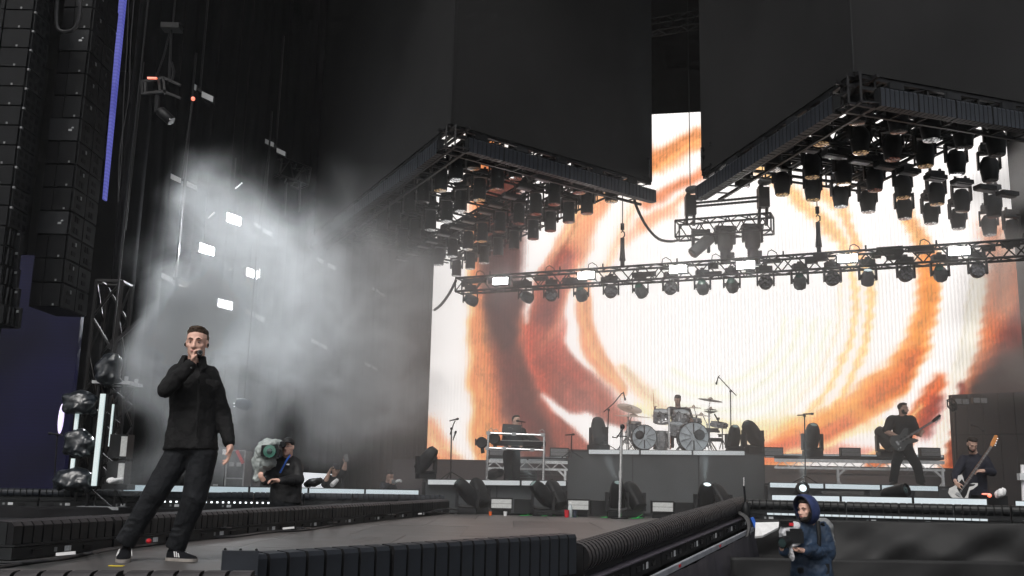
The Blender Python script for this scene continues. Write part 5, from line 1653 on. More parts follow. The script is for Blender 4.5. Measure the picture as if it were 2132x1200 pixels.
# cable bundle, microphone boom and control at the thrust's far right corner
for k in range(4):
    hang_cable('cable', [P(1528 + k * 3, 1066, 16.2), P(1550 + k * 2, 1078, 16.1), P(1558 + k, 1100, 16.0), P(1552 - k * 2, 1135, 15.9), P(1536 - k * 2, 1152, 15.9)], .022, '%s black cable of the bundle drooping from the right end of the thrust' % ordinal(k))
p = P(1553, 1046, 16.3)
r = empty('boom_microphone', p, 'slim boom microphone pointing up at the right end of the thrust', 'microphone')
MB().lathe([(.05, -.2), (.075, -.12), (.07, .0), (.04, .1), (.015, .12)], P(1553, 1060, 16.3), (0, 0, 1), 12).build('clamp', 'black_plastic', r, True)
MB().tube(P(1552, 1048, 16.3), P(1549, 1012, 16.3), .018, 6).build('stem', 'black_metal', r)
MB().tube(P(1549, 1012, 16.3), P(1549, 994, 16.3), .014, 6).build('tip', 'chrome', r)
p = P(1569, 1090, 16.0)
r = empty('control_pendant', p, 'blue hand control hanging from the cables at the right end of the thrust', 'control')
MB().bar(P(1565, 1078, 16.0), P(1573, 1098, 16.0), .07, .05).build('body', 'blue_plastic', r)
MB().tube(P(1573, 1098, 16.0), P(1576, 1108, 16.0), .02, 6).build('lead', 'black_plastic', r)
# flight case with red strap, dark cases at stage left
p = P(492, 975, 20.5)
r = empty('flight_case', V((p.x, p.y, FLOOR)), 'tall grey flight case with metal edges and a red strap behind the singer', 'flight case')
M['case_grey'] = mat('case_grey', (.075, .08, .085), .6, var=.25, scale=4)
a, b = P(474, 938, 20.5), P(511, 938, 20.5)
z0, z1 = FLOOR, a.z
w_ = b.x - a.x
MB().box(((a.x + b.x) / 2, 20.8, (z0 + z1) / 2), (w_, .6, z1 - z0)).build('body', 'case_grey', r)
mb = MB()
for x in (a.x, b.x):
    mb.bar((x, 20.49, z0), (x, 20.49, z1), .025)
for z in (z0 + .02, z1, (z0 + z1) / 2):
    mb.bar((a.x, 20.49, z), (b.x, 20.49, z), .025)
mb.build('edging', 'steel', r)
for (x, z) in ((.3, .3), (.7, .3), (.3, .75), (.7, .75)):
    MB().box((a.x + w_ * x, 20.485, z0 + (z1 - z0) * z), (.09, .03, .08)).build('catch', 'steel', r)
MB().bar(P(493, 938, 20.4), P(506, 965, 20.4), .03, .06).build('strap', 'red', r)
MB().box(P(467, 941, 20.4), (.07, .02, .11)).build('label', 'white_plastic', r)
for k, (x0, x1, yt, Y) in enumerate([(440, 470, 930, 21.2), (512, 530, 960, 21.4)]):
    a, b = P(x0, yt, Y), P(x1, yt, Y)
    r = empty('flight_case', V((a.x, Y, FLOOR)), ['dark flight case just left of the one with the red strap', 'small dark flight case right of the one with the red strap'][k], 'flight case')
    MB().box(((a.x + b.x) / 2, Y + .3, (FLOOR + a.z) / 2), (b.x - a.x, .6, a.z - FLOOR)).build('body', 'case_grey', r)
    MB().box(((a.x + b.x) / 2, Y - .01, FLOOR + .4), (.1, .03, .07)).build('catch', 'steel', r)
# bright white panel and gear behind the photographers
p0, p1 = P(624, 1016, 21.5), P(690, 1016, 21.5)
zt = P(640, 984, 21.5).z
tag(MB().prism([V((p0.x, 21.5, p0.z)), V((p1.x, 21.5, p0.z)), V((p1.x, 21.5, zt - .02)), V((p0.x, 21.5, zt))], (0, .04, 0)).build('white_sheet', emit('sheet_daylight_glow', (.9, .93, 1), .55, (.7, .7, .7)), None, loc=p0), 'bright white sheet with painted-in daylight at stage left behind the photographers', 'sheet')  # sheet is no lamp, its emission paints the daylight on it
lump('dark_bundle', 650, 1005, 20.9, 40, 22, 'black_plastic', 'dark draped bundle in front of the bright white sheet', 'bundle', 8, .03)
# small blue hazy cone lamp hanging at left
p = P(508, 842, 19.5)
r = empty('hanging_lamp', p, 'bluish lamp with a dark body floating in the smoke right of the singer', 'stage light')
MB().lathe([(.05, -.16), (.11, -.10), (.12, .05), (.07, .16)], p, (-.9, -.3, .2), 12).build('body', mat('lamp_blue', (.03, .05, .08), .4), r, True)
MB().sph(p + V((-.18, -.06, .01)), .014).sph(p + V((-.17, -.06, -.05)), .012).build('pilot_light', 'dot_on', r)
MB().tube(p, p + V((0, .1, 3.0)), .015, 5).build('drop_wire', 'black_metal', r)
# right side: dark wall panels, twin lamps, things on the floor
wa2, wb2 = P(1990, 956, 26.5), P(2190, 960, 25.0)
r = empty('side_flat', V((wa2.x, wa2.y, FLOOR)), 'dark brown panelled side wall right of the video wall behind the bassist', 'wall')
M['flat_brown'] = mat('flat_brown', (.018, .015, .016), .6, var=.35, scale=1.5)
zb0, zt0 = FLOOR, P(2060, 820, 26).z
zmid = P(2060, 905, 26).z
for i in range(6):
    for (z0, z1) in ((zb0, zmid - .02), (zmid + .02, zt0)):
        p, q = lerp(wa2, wb2, i / 6 + .004), lerp(wa2, wb2, (i + 1) / 6 - .004)
        MB().prism([V((p.x, p.y, z0)), V((q.x, q.y, z0)), V((q.x, q.y, z1)), V((p.x, p.y, z1))], (0, .05, 0)).build('panel', 'flat_brown', r)
MB().prism([V((wa2.x, wa2.y + .1, zb0)), V((wb2.x, wb2.y + .1, zb0)), V((wb2.x, wb2.y + .1, zt0)), V((wa2.x, wa2.y + .1, zt0))], (0, .1, 0)).build('backing', 'wall_black', r)
for k, (px, py) in enumerate([(2003, 836), (2041, 834)]):
    p = P(px, py, 24.8)
    rr_ = empty('strobe_light', p, ['dim twin strobe panel half seen against the screen edge', 'grey twin strobe panel on the dark side wall above the bassist'][k], 'strobe light')
    MB().box(p + V((0, .06, 0)), (.36, .1, .15)).build('case', 'black_plastic', rr_)
    for dx in (-.09, .09): MB().box(p + V((dx, 0, 0)), (.15, .02, .12)).build('face', 'strobe_grey', rr_)
lump('white_towel', 2081, 1029, 16.9, 24, 24, 'white_cloth', 'crumpled white towel on the amplifier beside the bassist', 'towel', 6, .02)
p = P(2068, 1036, 17.2)
r = empty('pedal_amplifier', V((p.x, p.y, FLOOR)), 'black amplifier with red lights on the floor beside the bassist', 'amplifier')
MB().box((p.x, p.y + .2, (FLOOR + p.z) / 2), (.5, .4, p.z - FLOOR + .06)).build('body', 'black_plastic', r)
MB().sph(P(2060, 1032, 16.95), .035).ell(P(2052, 1029, 16.95), (.07, 0, 0), (0, .02, 0), (0, 0, .015)).build('indicator', 'red_on', r)
p = P(2131, 1040, 16.6)
r = empty('white_pole', V((p.x - .01, p.y, FLOOR)), 'white upright pole with a clamp at the right edge of the stage', 'pole')
MB().tube(V((p.x - .01, p.y, FLOOR)), P(2129, 968, 16.6), .035, 10).build('tube', 'white_plastic', r)
MB().box(P(2128, 993, 16.55), (.12, .1, .11)).build('clamp', 'alu', r)

# beams of the lit floor lamps
for k, (px, py, Y, d) in enumerate([(1108, 1008, 18.75, (-.45, .25, 1)), (1283, 1008, 18.6, (-.35, .3, 1)), (1469, 1010, 18.5, (.05, .3, 1)), (1670, 1014, 17.8, (.12, .15, 1)), (1805, 565, 20.6, (0, .0, 1))]):
    la = bpy.data.lights.new('lamp_beam', 'SPOT'); la.energy = BEAM_W * (1.0 if k in (2, 3) else .55); la.spot_size = R(20 if k < 4 else 14); la.spot_blend = .5; la.shadow_soft_size = .05; la.color = (.80, .95, 1.0)
    lo_ = bpy.data.objects.new('lamp_beam', la); COL.objects.link(lo_)
    lo_.location = P(px, py, Y) + V((0, 0, .03)); lo_.rotation_euler = (-V(d)).to_track_quat('Z', 'Y').to_euler()
# ================================================================== PEOPLE
def basis(fwd, up):
    f = V(fwd).normalized()
    r = f.cross(V(up)).normalized()
    u = r.cross(f)
    return r, f, u
def head_shapes(mb, hc, fwd, up=(0, 0, 1), s=1.0, n=16):
    r, f, u = basis(fwd, up)
    def q(x, y, z): return V(hc) + (r * x + f * y + u * z) * s
    def e(c, rad, k=n): mb.ell(q(*c), r * rad[0] * s, f * rad[1] * s, u * rad[2] * s, k, 10)
    e((0, -.014, .035), (.076, .096, .084)); e((0, .018, -.03), (.062, .072, .085)); e((0, .030, -.076), (.046, .052, .040))
    e((0, .066, -.098), (.024, .018, .018))
    for x in (-1, 1):
        e((x * .039, .054, -.020), (.024, .022, .022)); e((x * .027, .078, .026), (.028, .013, .010))
        e((x * .075, -.008, -.006), (.009, .022, .032)); e((x * .012, .096, -.036), (.010, .011, .009), 8)
        e((x * .040, .018, -.066), (.018, .038, .030))
    mb.chain([q(0, .082, .016), q(0, .098, -.010), q(0, .110, -.032)], [.010 * s, .011 * s, .014 * s], 8)
    e((0, .084, -.058), (.026, .012, .007)); e((0, .082, -.068), (.023, .013, .008))
    return q, r, f, u
def hand_shapes(mb, w, fd, pn, curl=0.4, s=1.0, thumb=1, spread=.0, n=8):
    """w wrist, fd direction of the fingers, pn palm normal (the way fingers close); thumb = which side the thumb is on"""
    fd = V(fd).normalized(); pn = (V(pn) - fd * V(pn).dot(fd)).normalized(); sd = fd.cross(pn)
    w = V(w)
    mb.ell(w + fd * .048 * s, fd * .052 * s, sd * .042 * s, pn * .017 * s, 10, 8)
    mb.chain([w - fd * .02 * s, w + fd * .03 * s], [.028 * s, .028 * s], n)
    cs = curl if isinstance(curl, (list, tuple)) else [curl] * 4
    for i, (L, c) in enumerate(zip([.070, .080, .074, .058], cs)):
        o = (-.031 + .0205 * i) * -thumb
        b = w + (fd * (.088 - .004 * abs(i - 1.3)) + sd * o) * s
        p = [b]; a = 0
        for k, seg in enumerate((.46, .32, .22)):
            a += c * (1.25 if k else .95)
            d = fd * math.cos(a) + pn * math.sin(a) + sd * (o * spread * 6)
            p.append(p[-1] + d.normalized() * L * seg * s)
        mb.chain([w + (fd * .05 + sd * o * .7) * s] + p, [.011 * s, .0100 * s, .0092 * s, .0085 * s, .0075 * s], n)
    tb = w + (fd * .022 + sd * thumb * .030) * s
    c = sum(cs) / 4
    t1 = tb + (fd * .62 + sd * thumb * (.62 - .3 * c) + pn * (.2 + .35 * c)).normalized() * .045 * s
    t2 = t1 + (fd * .80 + sd * thumb * (.35 - .5 * c) + pn * (.2 + .5 * c)).normalized() * .032 * s
    mb.chain([tb, t1, t2], [.014 * s, .011 * s, .009 * s], n)
def ellring(c, ax, ay, n=20, sq=1.0):
    out = []
    for k in range(n):
        a = 2 * math.pi * k / n
        ca, sa = math.cos(a), math.sin(a)
        ca = math.copysign(abs(ca) ** sq, ca); sa = math.copysign(abs(sa) ** sq, sa)
        out.append(V(c) + V(ax) * ca + V(ay) * sa)
    return out
def torso_shapes(mb, shl, shr, neck, low, hem, widths, depths, front):
    """shirt block: rings from hem up to the neck"""
    side = (V(shr) - V(shl)); wsh = side.length; side.normalize()
    axis = (V(neck) - V(low)).normalized()
    fr = V(front) - axis * V(front).dot(axis); fr.normalize()
    sd0 = fr.cross(axis).normalized()
    if sd0.dot(side) < 0: sd0 = -sd0
    rings = []
    L = (V(neck) - V(low))
    ts = [hem, .12, .35, .62, .80, .90, .97, 1.02]
    for t, wd, dp in zip(ts, widths, depths):
        k = max(0, min(1, (t - .3) / .5))
        sd = (sd0 * (1 - k) + side * k).normalized()
        rings.append(ellring(V(low) + L * t, sd * wd, fr * dp, 20, .85))
    mb.loft(rings)
    return fr, axis, side
def shoe(root, heel, toe, m='shoe_black', stripes=False, s=1.0, z=None):
    heel, toe = V(heel), V(toe)
    if z is not None:
        dzz = z - min(heel.z, toe.z)
        heel.z += dzz; toe.z += dzz
    d = toe - heel; L = d.length; d.normalize(); sd = d.cross(V((0, 0, 1))).normalized(); u = sd.cross(d)
    prof = [(0, .024, .060), (.04, .034, .085), (.18, .037, .095), (.36, .038, .085), (.52, .043, .066), (.72, .047, .052), (.88, .043, .043), (.97, .028, .034), (1.0, .012, .026)]
    def ring(t, wd, ht, z0):
        c = heel + d * L * t + u * z0
        return [c + sd * wd * s * x + u * (ht - z0) * s * y for x, y in ((-1, 0), (-1.0, .35), (-.75, .78), (-.3, 1), (.3, 1), (.75, .78), (1.0, .35), (1, 0))]
    MB().loft([ring(t, wd, ht, .018) for t, wd, ht in prof]).build('shoe', m, root, True)
    sh = root.children[-1] if False else None
    mb = MB()
    mb.loft([[heel + d * L * (t * 1.02 - .01) + sd * (wd + .004) * s * x + u * y for x, y in ((-1, .0), (-1, .022), (1, .022), (1, .0))] for t, wd, ht in prof])
    mb.build('sole', 'shoe_sole', root, True)
    if stripes:
        mb = MB()
        for sg in (-1, 1):
            for k in range(3):
                t0 = .40 + .085 * k
                pts = []
                for tt, yy, xo in ((t0, .030, 1.03), (t0 + .03, .030, 1.03), (t0 - .035, .066, .92), (t0 - .065, .068, .92)):
                    wd = np.interp(tt, [p[0] for p in prof], [p[1] for p in prof])
                    ht = np.interp(tt, [p[0] for p in prof], [p[2] for p in prof])
                    pts.append(heel + d * L * tt + sd * sg * (wd * xo + .003) * s + u * min(yy, ht * .86))
                mb.prism(pts, sd * sg * .004)
        mb.build('stripe', 'white_plastic', root)
    mb = MB()
    for k in range(4):
        t = .33 + .065 * k
        ht = np.interp(t, [p[0] for p in prof], [p[2] for p in prof])
        c = heel + d * L * t + u * (ht + .004)
        mb.bar(c - sd * .02, c + sd * .02, .008, .006)
    mb.build('lace', 'shoe_black', root)
def person(label, Y, J, fwd, opt):
    """J: joints as (photo x, photo y, depth offset); index 0 = picture left, 1 = picture right"""
    def g(t): return P(t[0], t[1], Y + (t[2] if len(t) > 2 else 0))
    k = opt.get('k', 1.0)               # thickness
    vox = opt.get('vox', .012)
    hs = opt.get('hs', 1.0)
    hc = g(J['head']); neck = g(J['neck']); pel = g(J['pelvis'])
    sh = [g(x) for x in J['sh']]; el = [g(x) for x in J['el']]; wr = [g(x) for x in J['wr']]
    root = empty('person', (pel.x, pel.y, opt.get('z', FLOOR)), label, 'person')
    body = MB()
    q, r, f, u = head_shapes(body, hc, fwd, opt.get('up', (0, 0, 1)), hs)
    front = V(opt.get('front', (0, -1, 0)))
    body.chain([q(0, -.03, -.03), lerp(q(0, -.02, -.07), neck, .6), neck + V((0, 0, -.03))], [.058 * k, .061 * k, .066 * k])
    fr, axis, side = torso_shapes(body, sh[0], sh[1], neck, pel, .05, [.13 * k, .13 * k, .13 * k, .14 * k, .13 * k, .09 * k, .06, .045], [.08 * k] * 4 + [.07 * k, .06, .05, .045], front)
    bare = opt.get('bare', False)
    for i in (0, 1):
        if opt.get('noarm') == i: continue
        a = [.040 * k, .036 * k, .026 * k] if not bare else [.056 * k, .047 * k, .030 * k]
        body.chain([sh[i], el[i], lerp(el[i], wr[i], .35), wr[i]], [a[0], a[1] * .98, a[1] * 1.08, a[2]])
        h = J['hand'][i]
        if h: hand_shapes(body, wr[i], h[0], h[1], h[2], opt.get('hand_s', 1.0) * hs, h[3])
    legs = 'knee' in J
    if legs:
        hip = [g(x) for x in J['hip']]; kn = [g(x) for x in J['knee']]; an = [g(x) for x in J['ankle']]
        for i in (0, 1):
            body.chain([hip[i], kn[i], an[i], an[i] - V((0, 0, .03))], [.07 * k, .045 * k, .032 * k, .03])
    remeshed(body, 'body', opt.get('bvox', vox * .7), opt.get('skin', 'skin'), root, opt.get('bsm', 2))
    # upper garment
    t = MB()
    W = opt.get('W', [.185, .18, .175, .190, .185, .150, .085, .062])
    D = opt.get('D', [.125, .125, .12, .130, .115, .09, .075, .065])
    torso_shapes(t, sh[0], sh[1], neck, pel, opt.get('hem', -.02), [x * k for x in W], [x * k for x in D], front)
    sr = opt.get('sleeve', [.078, .064, .058, .045])
    for i in (0, 1):
        if opt.get('noarm') == i: continue
        s0 = lerp(sh[i], neck, .12)
        if bare:
            e_ = lerp(sh[i], el[i], .85)
            t.chain([lerp(sh[i], neck, .5) - axis * .03, s0, sh[i], e_], [.075 * k, .085 * k, .088 * k, .082 * k], 14)
        else:
            t.chain([lerp(sh[i], neck, .5) - axis * .035, s0 - axis * .012, el[i], lerp(el[i], wr[i], .5), lerp(el[i], wr[i], .90)], [.058 * k, sr[0] * k, sr[1] * k, sr[2] * k, sr[3] * k], 14)
    remeshed(t, opt.get('top_name', 'shirt'), vox, opt['top'], root, opt.get('tsm', 3), opt.get('fold', [(.10, .02)]))
    if legs:
        t = MB()
        lr = opt.get('leg', [.105, .088, .080, .082])
        tk = opt.get('tk', 1.0)
        t.ell(pel + V((0, 0, .0)), side * .175 * k * tk, fr * .125 * k * tk, axis * .13 * k, 16, 10)
        t.loft([ellring(lerp(pel, neck, -.02), side * .165 * k, fr * .115 * k), ellring(lerp(pel, neck, .10), side * .160 * k, fr * .110 * k)])
        for i in (0, 1):
            lo_ = lerp(kn[i], an[i], .80)
            t.chain([lerp(hip[i], pel, .25), hip[i] - axis * .05, kn[i], lerp(kn[i], an[i], .5), lo_], [.115 * k * tk, lr[0] * k * tk, lr[1] * k, lr[2] * k, lr[3] * .96 * k], 14)
            t.frustum(lo_, an[i] + (an[i] - kn[i]).normalized() * opt.get('cuff', .03), lr[3] * .96 * k, lr[3] * k, 18)
            if opt.get('breaks'):
                for b_ in (.62, .74, .86): t.ell(lerp(kn[i], an[i], b_), side * lr[3] * 1.08 * k, fr * lr[3] * 1.12 * k, axis * .022, 14, 6)
        remeshed(t, 'trousers', vox, opt.get('bottom', 'trouser_black'), root, 3, opt.get('lfold', [(.12, .025)]))
    # face and hair
    for x in (-1, 1):
        if not opt.get('face', True): break
        ey = MB().ell(q(x * .030, .0765, .003), r * .0125 * hs, f * .008 * hs, u * .0048 * hs, 8, 6).build('eye', 'eye_white', root, True)
        MB().ell(q(x * .030, .0815, .003), r * .0062 * hs, f * .006 * hs, u * .0052 * hs, 8, 6).build('iris', 'eye', ey, True)
    if opt.get('face', True):
        for x in (-1, 1):
            b = MB()
            b.path([q(x * .012, .091, .024), q(x * .03, .093, .031), q(x * .048, .078, .026)], [.004 * hs, .005 * hs, .003 * hs], 6)
            b.build('eyebrow', opt.get('hair', 'hair_dark'), root, True)
        MB().ell(q(0, .094, -.063), r * .022 * hs, f * .006 * hs, u * .006 * hs, 10, 6).build('lips', 'lip', root, True)
    hm = opt.get('hair', 'hair_dark')
    st_ = opt.get('style', 'short')
    hv = opt.get('hvox', .009)
    def he(mb, c, rad, tilt=0):
        R_ = Matrix.Rotation(tilt, 3, r)
        mb.ell(q(*c), r * rad[0] * hs, (R_ @ f) * rad[1] * hs, (R_ @ u) * rad[2] * hs, 16, 10)
    if st_ in ('short', 'quiff', 'messy'):
        h = MB()
        he(h, (0, -.028, .034), (.0815, .088, .083))
        remeshed(h, 'hair_sides', hv, 'hair_short' if st_ == 'quiff' else hm, root, 1, [(.02, .006)])
        h = MB()
        he(h, (0, -.016, .076), (.0785, .090, .047), .26)
        if st_ == 'quiff':
            he(h, (0, .038, .106), (.058, .036, .020), .3); he(h, (-.015, .05, .110), (.040, .024, .014), .3)
        else:
            he(h, (0, .035, .092), (.064, .045, .026), .2)
        if st_ == 'messy':
            for a_ in range(7): he(h, (.045 * math.cos(a_), -.02 + .06 * math.sin(a_ * 1.7), .092), (.032, .032, .026))
        remeshed(h, 'hair', hv, hm, root, 1, [(.018, .010)])
    if st_ == 'cap':
        h = MB()
        he(h, (0, -.020, .050), (.084, .100, .080)); 
        remeshed(h, 'cap', hv, opt.get('capm', 'jacket_black'), root, 2)
        MB().prism([q(-.06, .06, .060), q(-.05, .135, .046), q(0, .155, .044), q(.05, .135, .046), q(.06, .06, .060)], u * .008).build('cap_peak', opt.get('capm', 'jacket_black'), root)
    if opt.get('beard'):
        h = MB()
        he(h, (0, .026, -.078), (.056, .060, .046)); he(h, (0, .070, -.096), (.028, .020, .022)); he(h, (0, .094, -.052), (.026, .008, .005))
        for x in (-1, 1): he(h, (x * .054, .016, -.046), (.014, .036, .042))
        remeshed(h, 'beard', hv, opt['beard'], root, 1, [(.015, .006)])
    for i in (0, 1):
        if 'foot' in J:
            a_, b_ = J['foot'][i]
            shoe(root, g(a_), g(b_), opt.get('shoe', 'shoe_black'), opt.get('stripes', False), 1.0, opt.get('z', FLOOR))
    return dict(root=root, q=q, r=r, f=f, u=u, g=g, fr=fr, axis=axis, side=side, neck=neck, pel=pel, sh=sh, wr=wr, el=el)

# ---- the singer -------------------------------------------------------------------------------
YS = 7.25
J = dict(head=(410, 715, -.05), neck=(407, 756, .02), pelvis=(398, 921, 0),
         sh=[(367, 777, .0), (440, 780, .03)], el=[(347, 810, -.24), (462, 858, .07)], wr=[(402, 755, -.23), (479, 928, -.02)],
         hand=[((.18, -.02, 1.0), (.90, -.10, -.1), [1.0, 1.05, 1.05, 1.0], -1), ((.02, -.12, -1), (-.75, -.3, .0), [.25, .3, .38, .45], -1)],
         hip=[(373, 930, 0), (424, 930, 0)], knee=[(328, 1020, -.06), (406, 1036, -.02)], ankle=[(267, 1118, -.05), (371, 1128, .05)],
         foot=[((265, 1138, .06), (256, 1150, -.22)), ((352, 1150, .06), (408, 1153, -.06))])
SG = person('man in black singing into a microphone, standing astride at the left of the thrust stage', YS, J, (.10, -1, -.06),
            dict(k=1.0, vox=.0095, bvox=.0058, hs=1.0, top='shirt_black', bottom='trouser_black', hair='hair_brown', style='quiff', hvox=.006, stripes=True,
                 top_name='overshirt', hem=-.10, W=[.192, .184, .166, .166, .160, .136, .084, .066], D=[.135, .130, .120, .126, .112, .092, .078, .066],
                 sleeve=[.070, .062, .055, .045], leg=[.102, .088, .078, .076], cuff=.05, breaks=True, fold=[(.11, .026), (.045, .009)], lfold=[(.16, .022), (.05, .007)], hand_s=.93))
g = SG['g']; rt_ = SG['root']; q = SG['q']
# collar, placket, pocket flap, buttons
fr, ax_, sd_ = SG['fr'], SG['axis'], SG['side']
n0 = SG['neck'] + V((0, 0, -.005))
rg0, rg1 = [], []
for k in range(25):
    a = R(38 + 284 * k / 24)
    o = fr * math.cos(a) + sd_ * math.sin(a)
    rg0.append(n0 + o * .088 - ax_ * .030 + fr * .012); rg1.append(n0 + o * .074 + ax_ * (.050 + .012 * (1 - abs(k - 12) / 12)) + fr * .012)
vs = rg0 + rg1
c = MB().add(vs, [(k, k + 1, k + 26, k + 25) for k in range(24)]).build('collar', 'shirt_black', rt_, True)
md = c.modifiers.new('t', 'SOLIDIFY'); md.thickness = .010
for e_, s_ in ((0, 1), (24, -1)):
    p = rg1[e_]; b_ = rg0[e_]
    MB().prism([p + fr * .006, p + sd_ * s_ * .035 - fr * .02, b_ + sd_ * s_ * .055 + fr * .006 - ax_ * .01, b_ + sd_ * s_ * .012 + fr * .030 - ax_ * .045], fr * .007).build('collar_flap', 'shirt_black', rt_)
pk = []
def shirt_pt(px, py, d): return P(px, py, YS + d)
mb = MB().prism([shirt_pt(429, 789, -.150), shirt_pt(458, 793, -.142), shirt_pt(457, 801, -.143), shirt_pt(445, 806, -.153), shirt_pt(430, 799, -.155)], (0, -.008, 0))
mb.build('pocket_flap', 'shirt_black', rt_)
MB().path([shirt_pt(413, 790, -.155), shirt_pt(413, 830, -.158), shirt_pt(412, 870, -.155), shirt_pt(410, 912, -.150)], .008, 6).build('placket', 'shirt_black', rt_, True)
for py in (800, 838, 876): MB().ell(shirt_pt(415, py, -.168), (.005, 0, 0), (0, .003, 0), (0, 0, .005), 8, 5).build('button', 'black_plastic', rt_, True)
MB().sph(P(398, 766, YS - .31), .006, 8, 6).build('cuff_button', 'strobe_grey', rt_, True)
for x in (-1, 1):
    MB().ell(q(x * .082, .006, -.012), SG['r'] * .008, SG['f'] * .011, SG['u'] * .014, 8, 6).build('earpiece', 'black_plastic', rt_, True)
m1, m0 = P(413, 739, YS - .150), P(416.5, 734, YS - .325)
dm = (m1 - m0).normalized()
r = empty('microphone', m0, 'black handheld microphone held to the singer\'s mouth', 'microphone')
MB().lathe([(.012, -.004), (.0195, 0), (.0205, .03), (.0215, .13)], m0, dm, 16).build('handle', 'black_plastic', r, True)
MB().sph(m1, .0255, 14, 10).build('grille', 'black_metal', r, True)
MB().lathe([(.0165, -.003), (.0150, -.0045), (.013, -.003), (.0150, -.002)], m0, dm, 16, True).build('ring', 'strobe_grey', r, True)

# ---- guitarist on the riser ----------------------------------------------------------------------
zr = GR[1].z
YG = 20.6
J = dict(head=(1880, 851, -.05), neck=(1879, 865, 0), pelvis=(1881, 936, 0), sh=[(1855, 875, .02), (1898, 875, .0)], el=[(1845, 899, -.05), (1908, 902, -.15)],
         wr=[(1868, 909, -.24), (1917, 906, -.34)], hand=[((1, -.1, -.1), (.1, .2, -1), .5, 1), ((.4, -.1, 1), (.5, .6, 0), .75, 1)],
         hip=[(1871, 940, 0), (1894, 940, 0)], knee=[(1865, 969, -.08), (1909, 969, -.05)], ankle=[(1860, 1002, .02), (1917, 1003, 0)],
         foot=[((1862, 1008, .05), (1855, 1010, -.2)), ((1915, 1008, .05), (1924, 1010, -.18))])
GT = person('bearded guitarist in a black t-shirt looking right while playing a grey guitar on the riser', YG, J, (.80, -.6, -.08),
            dict(k=1.10, vox=.016, bvox=.011, hs=1.02, top='tee_black', bottom='trouser_black', hair='hair_dark', style='short', bare=True, beard='hair_dark', skin='skin_far', top_name='tee_shirt', hem=-.06, z=zr, hvox=.012, front=(.3, -1, 0)))
def guitar(label, body_c, head_p, toward, bodym, headm, boardm, L_body=.42, wid=.30, pickguard=None, name='electric_guitar', nfr=12, offset=.0):
    """body centre, tip of the headstock, direction of the face"""
    c, h = V(body_c), V(head_p)
    ax = (h - c).normalized(); fn = V(toward) - ax * V(toward).dot(ax); fn.normalize(); sd = ax.cross(fn)
    r = empty(name, c, label, 'guitar')
    def pt(a, s_): return c + ax * a + sd * s_
    out = [(-.50, 0), (-.49, .22), (-.40, .40), (-.22, .47), (-.05, .36), (.10, .31), (.22, .40), (.42, .47), (.50, .42), (.40, .24), (.26, .12), (.26, -.12), (.36, -.22), (.44, -.36), (.34, -.46), (.16, -.38), (.04, -.30), (-.10, -.36), (-.25, -.47), (-.42, -.40), (-.49, -.2)]
    MB().prism([pt(a * L_body, s_ * wid) - fn * .022 for a, s_ in out], fn * .044).build('body', bodym, r)
    nl = (h - c).length - .16
    MB().prism([pt(L_body * .20, -.025) + fn * .015, pt(nl, -.018) + fn * .015, pt(nl, .018) + fn * .015, pt(L_body * .20, .025) + fn * .015], fn * .022).build('neck', headm, r)
    MB().prism([pt(L_body * .18, -.025) + fn * .037, pt(nl, -.018) + fn * .037, pt(nl, .018) + fn * .037, pt(L_body * .18, .025) + fn * .037], fn * .006).build('fretboard', boardm, r)
    mb = MB()
    for i in range(nfr):
        a = L_body * .25 + (nl - L_body * .25) * (1 - .93 ** (i * 1.6)) / (1 - .93 ** (nfr * 1.6))
        mb.bar(pt(a, -.025) + fn * .045, pt(a, .025) + fn * .045, .004, .004)
    mb.build('frets', 'steel', r)
    MB().prism([pt(nl, -.022), pt(nl + .05, -.04), pt(nl + .20, -.055), pt(nl + .22, -.02), pt(nl + .17, .03), pt(nl, .022)], fn * .02).build('headstock', headm if pickguard else 'black_plastic', r)
    mb = MB()
    for i in range(4): mb.sph(pt(nl + .05 + .04 * i, .045 - .01 * i) + fn * .01, .017, 8, 6)
    mb.build('tuning_peg', 'chrome', r)
    mb = MB()
    for s_ in (-.012, -.004, .004, .012): mb.bar(pt(-L_body * .25, s_) + fn * .05, pt(nl, s_ * .8) + fn * .046, .002, .002)
    mb.build('strings', 'steel', r)
    MB().obox(pt(-L_body * .27, 0) + fn * .03, ax * .02, sd * .045, fn * .012).build('bridge', 'steel', r)
    MB().obox(pt(-L_body * .05, 0) + fn * .026, ax * .022, sd * .045, fn * .006).obox(pt(L_body * .12, 0) + fn * .026, ax * .022, sd * .045, fn * .006).build('pickup', 'black_plastic', r)
    mb = MB()
    for i in range(2): mb.lathe([(.012, .02), (.011, .04)], pt(-L_body * (.28 + .1 * i), wid * .28), fn, 8)
    mb.build('knob', 'steel', r)
    if pickguard:
        MB().prism([pt(a * L_body, s_ * wid) + fn * .0225 for a, s_ in [(-.2, .05), (-.3, .3), (-.1, .3), (.2, .2), (.33, .34), (.42, .36), (.3, .15), (.24, -.1), (.3, -.25), (.1, -.28), (-.1, -.2)]], fn * .003).build('pickguard', pickguard, r)
    return r, pt, fn
guitar('grey electric guitar with a black headstock held by the bearded guitarist', P(1880, 916, YG - .30), P(1955, 870, YG - .42), (-.1, -1, .15), 'guitar_grey', 'strobe_grey', 'fretboard', .50, .38)
MB_ = MB().path([P(1858, 905, YG - .28), P(1862, 885, YG - .18), P(1875, 872, YG - .06)], .025, 6)

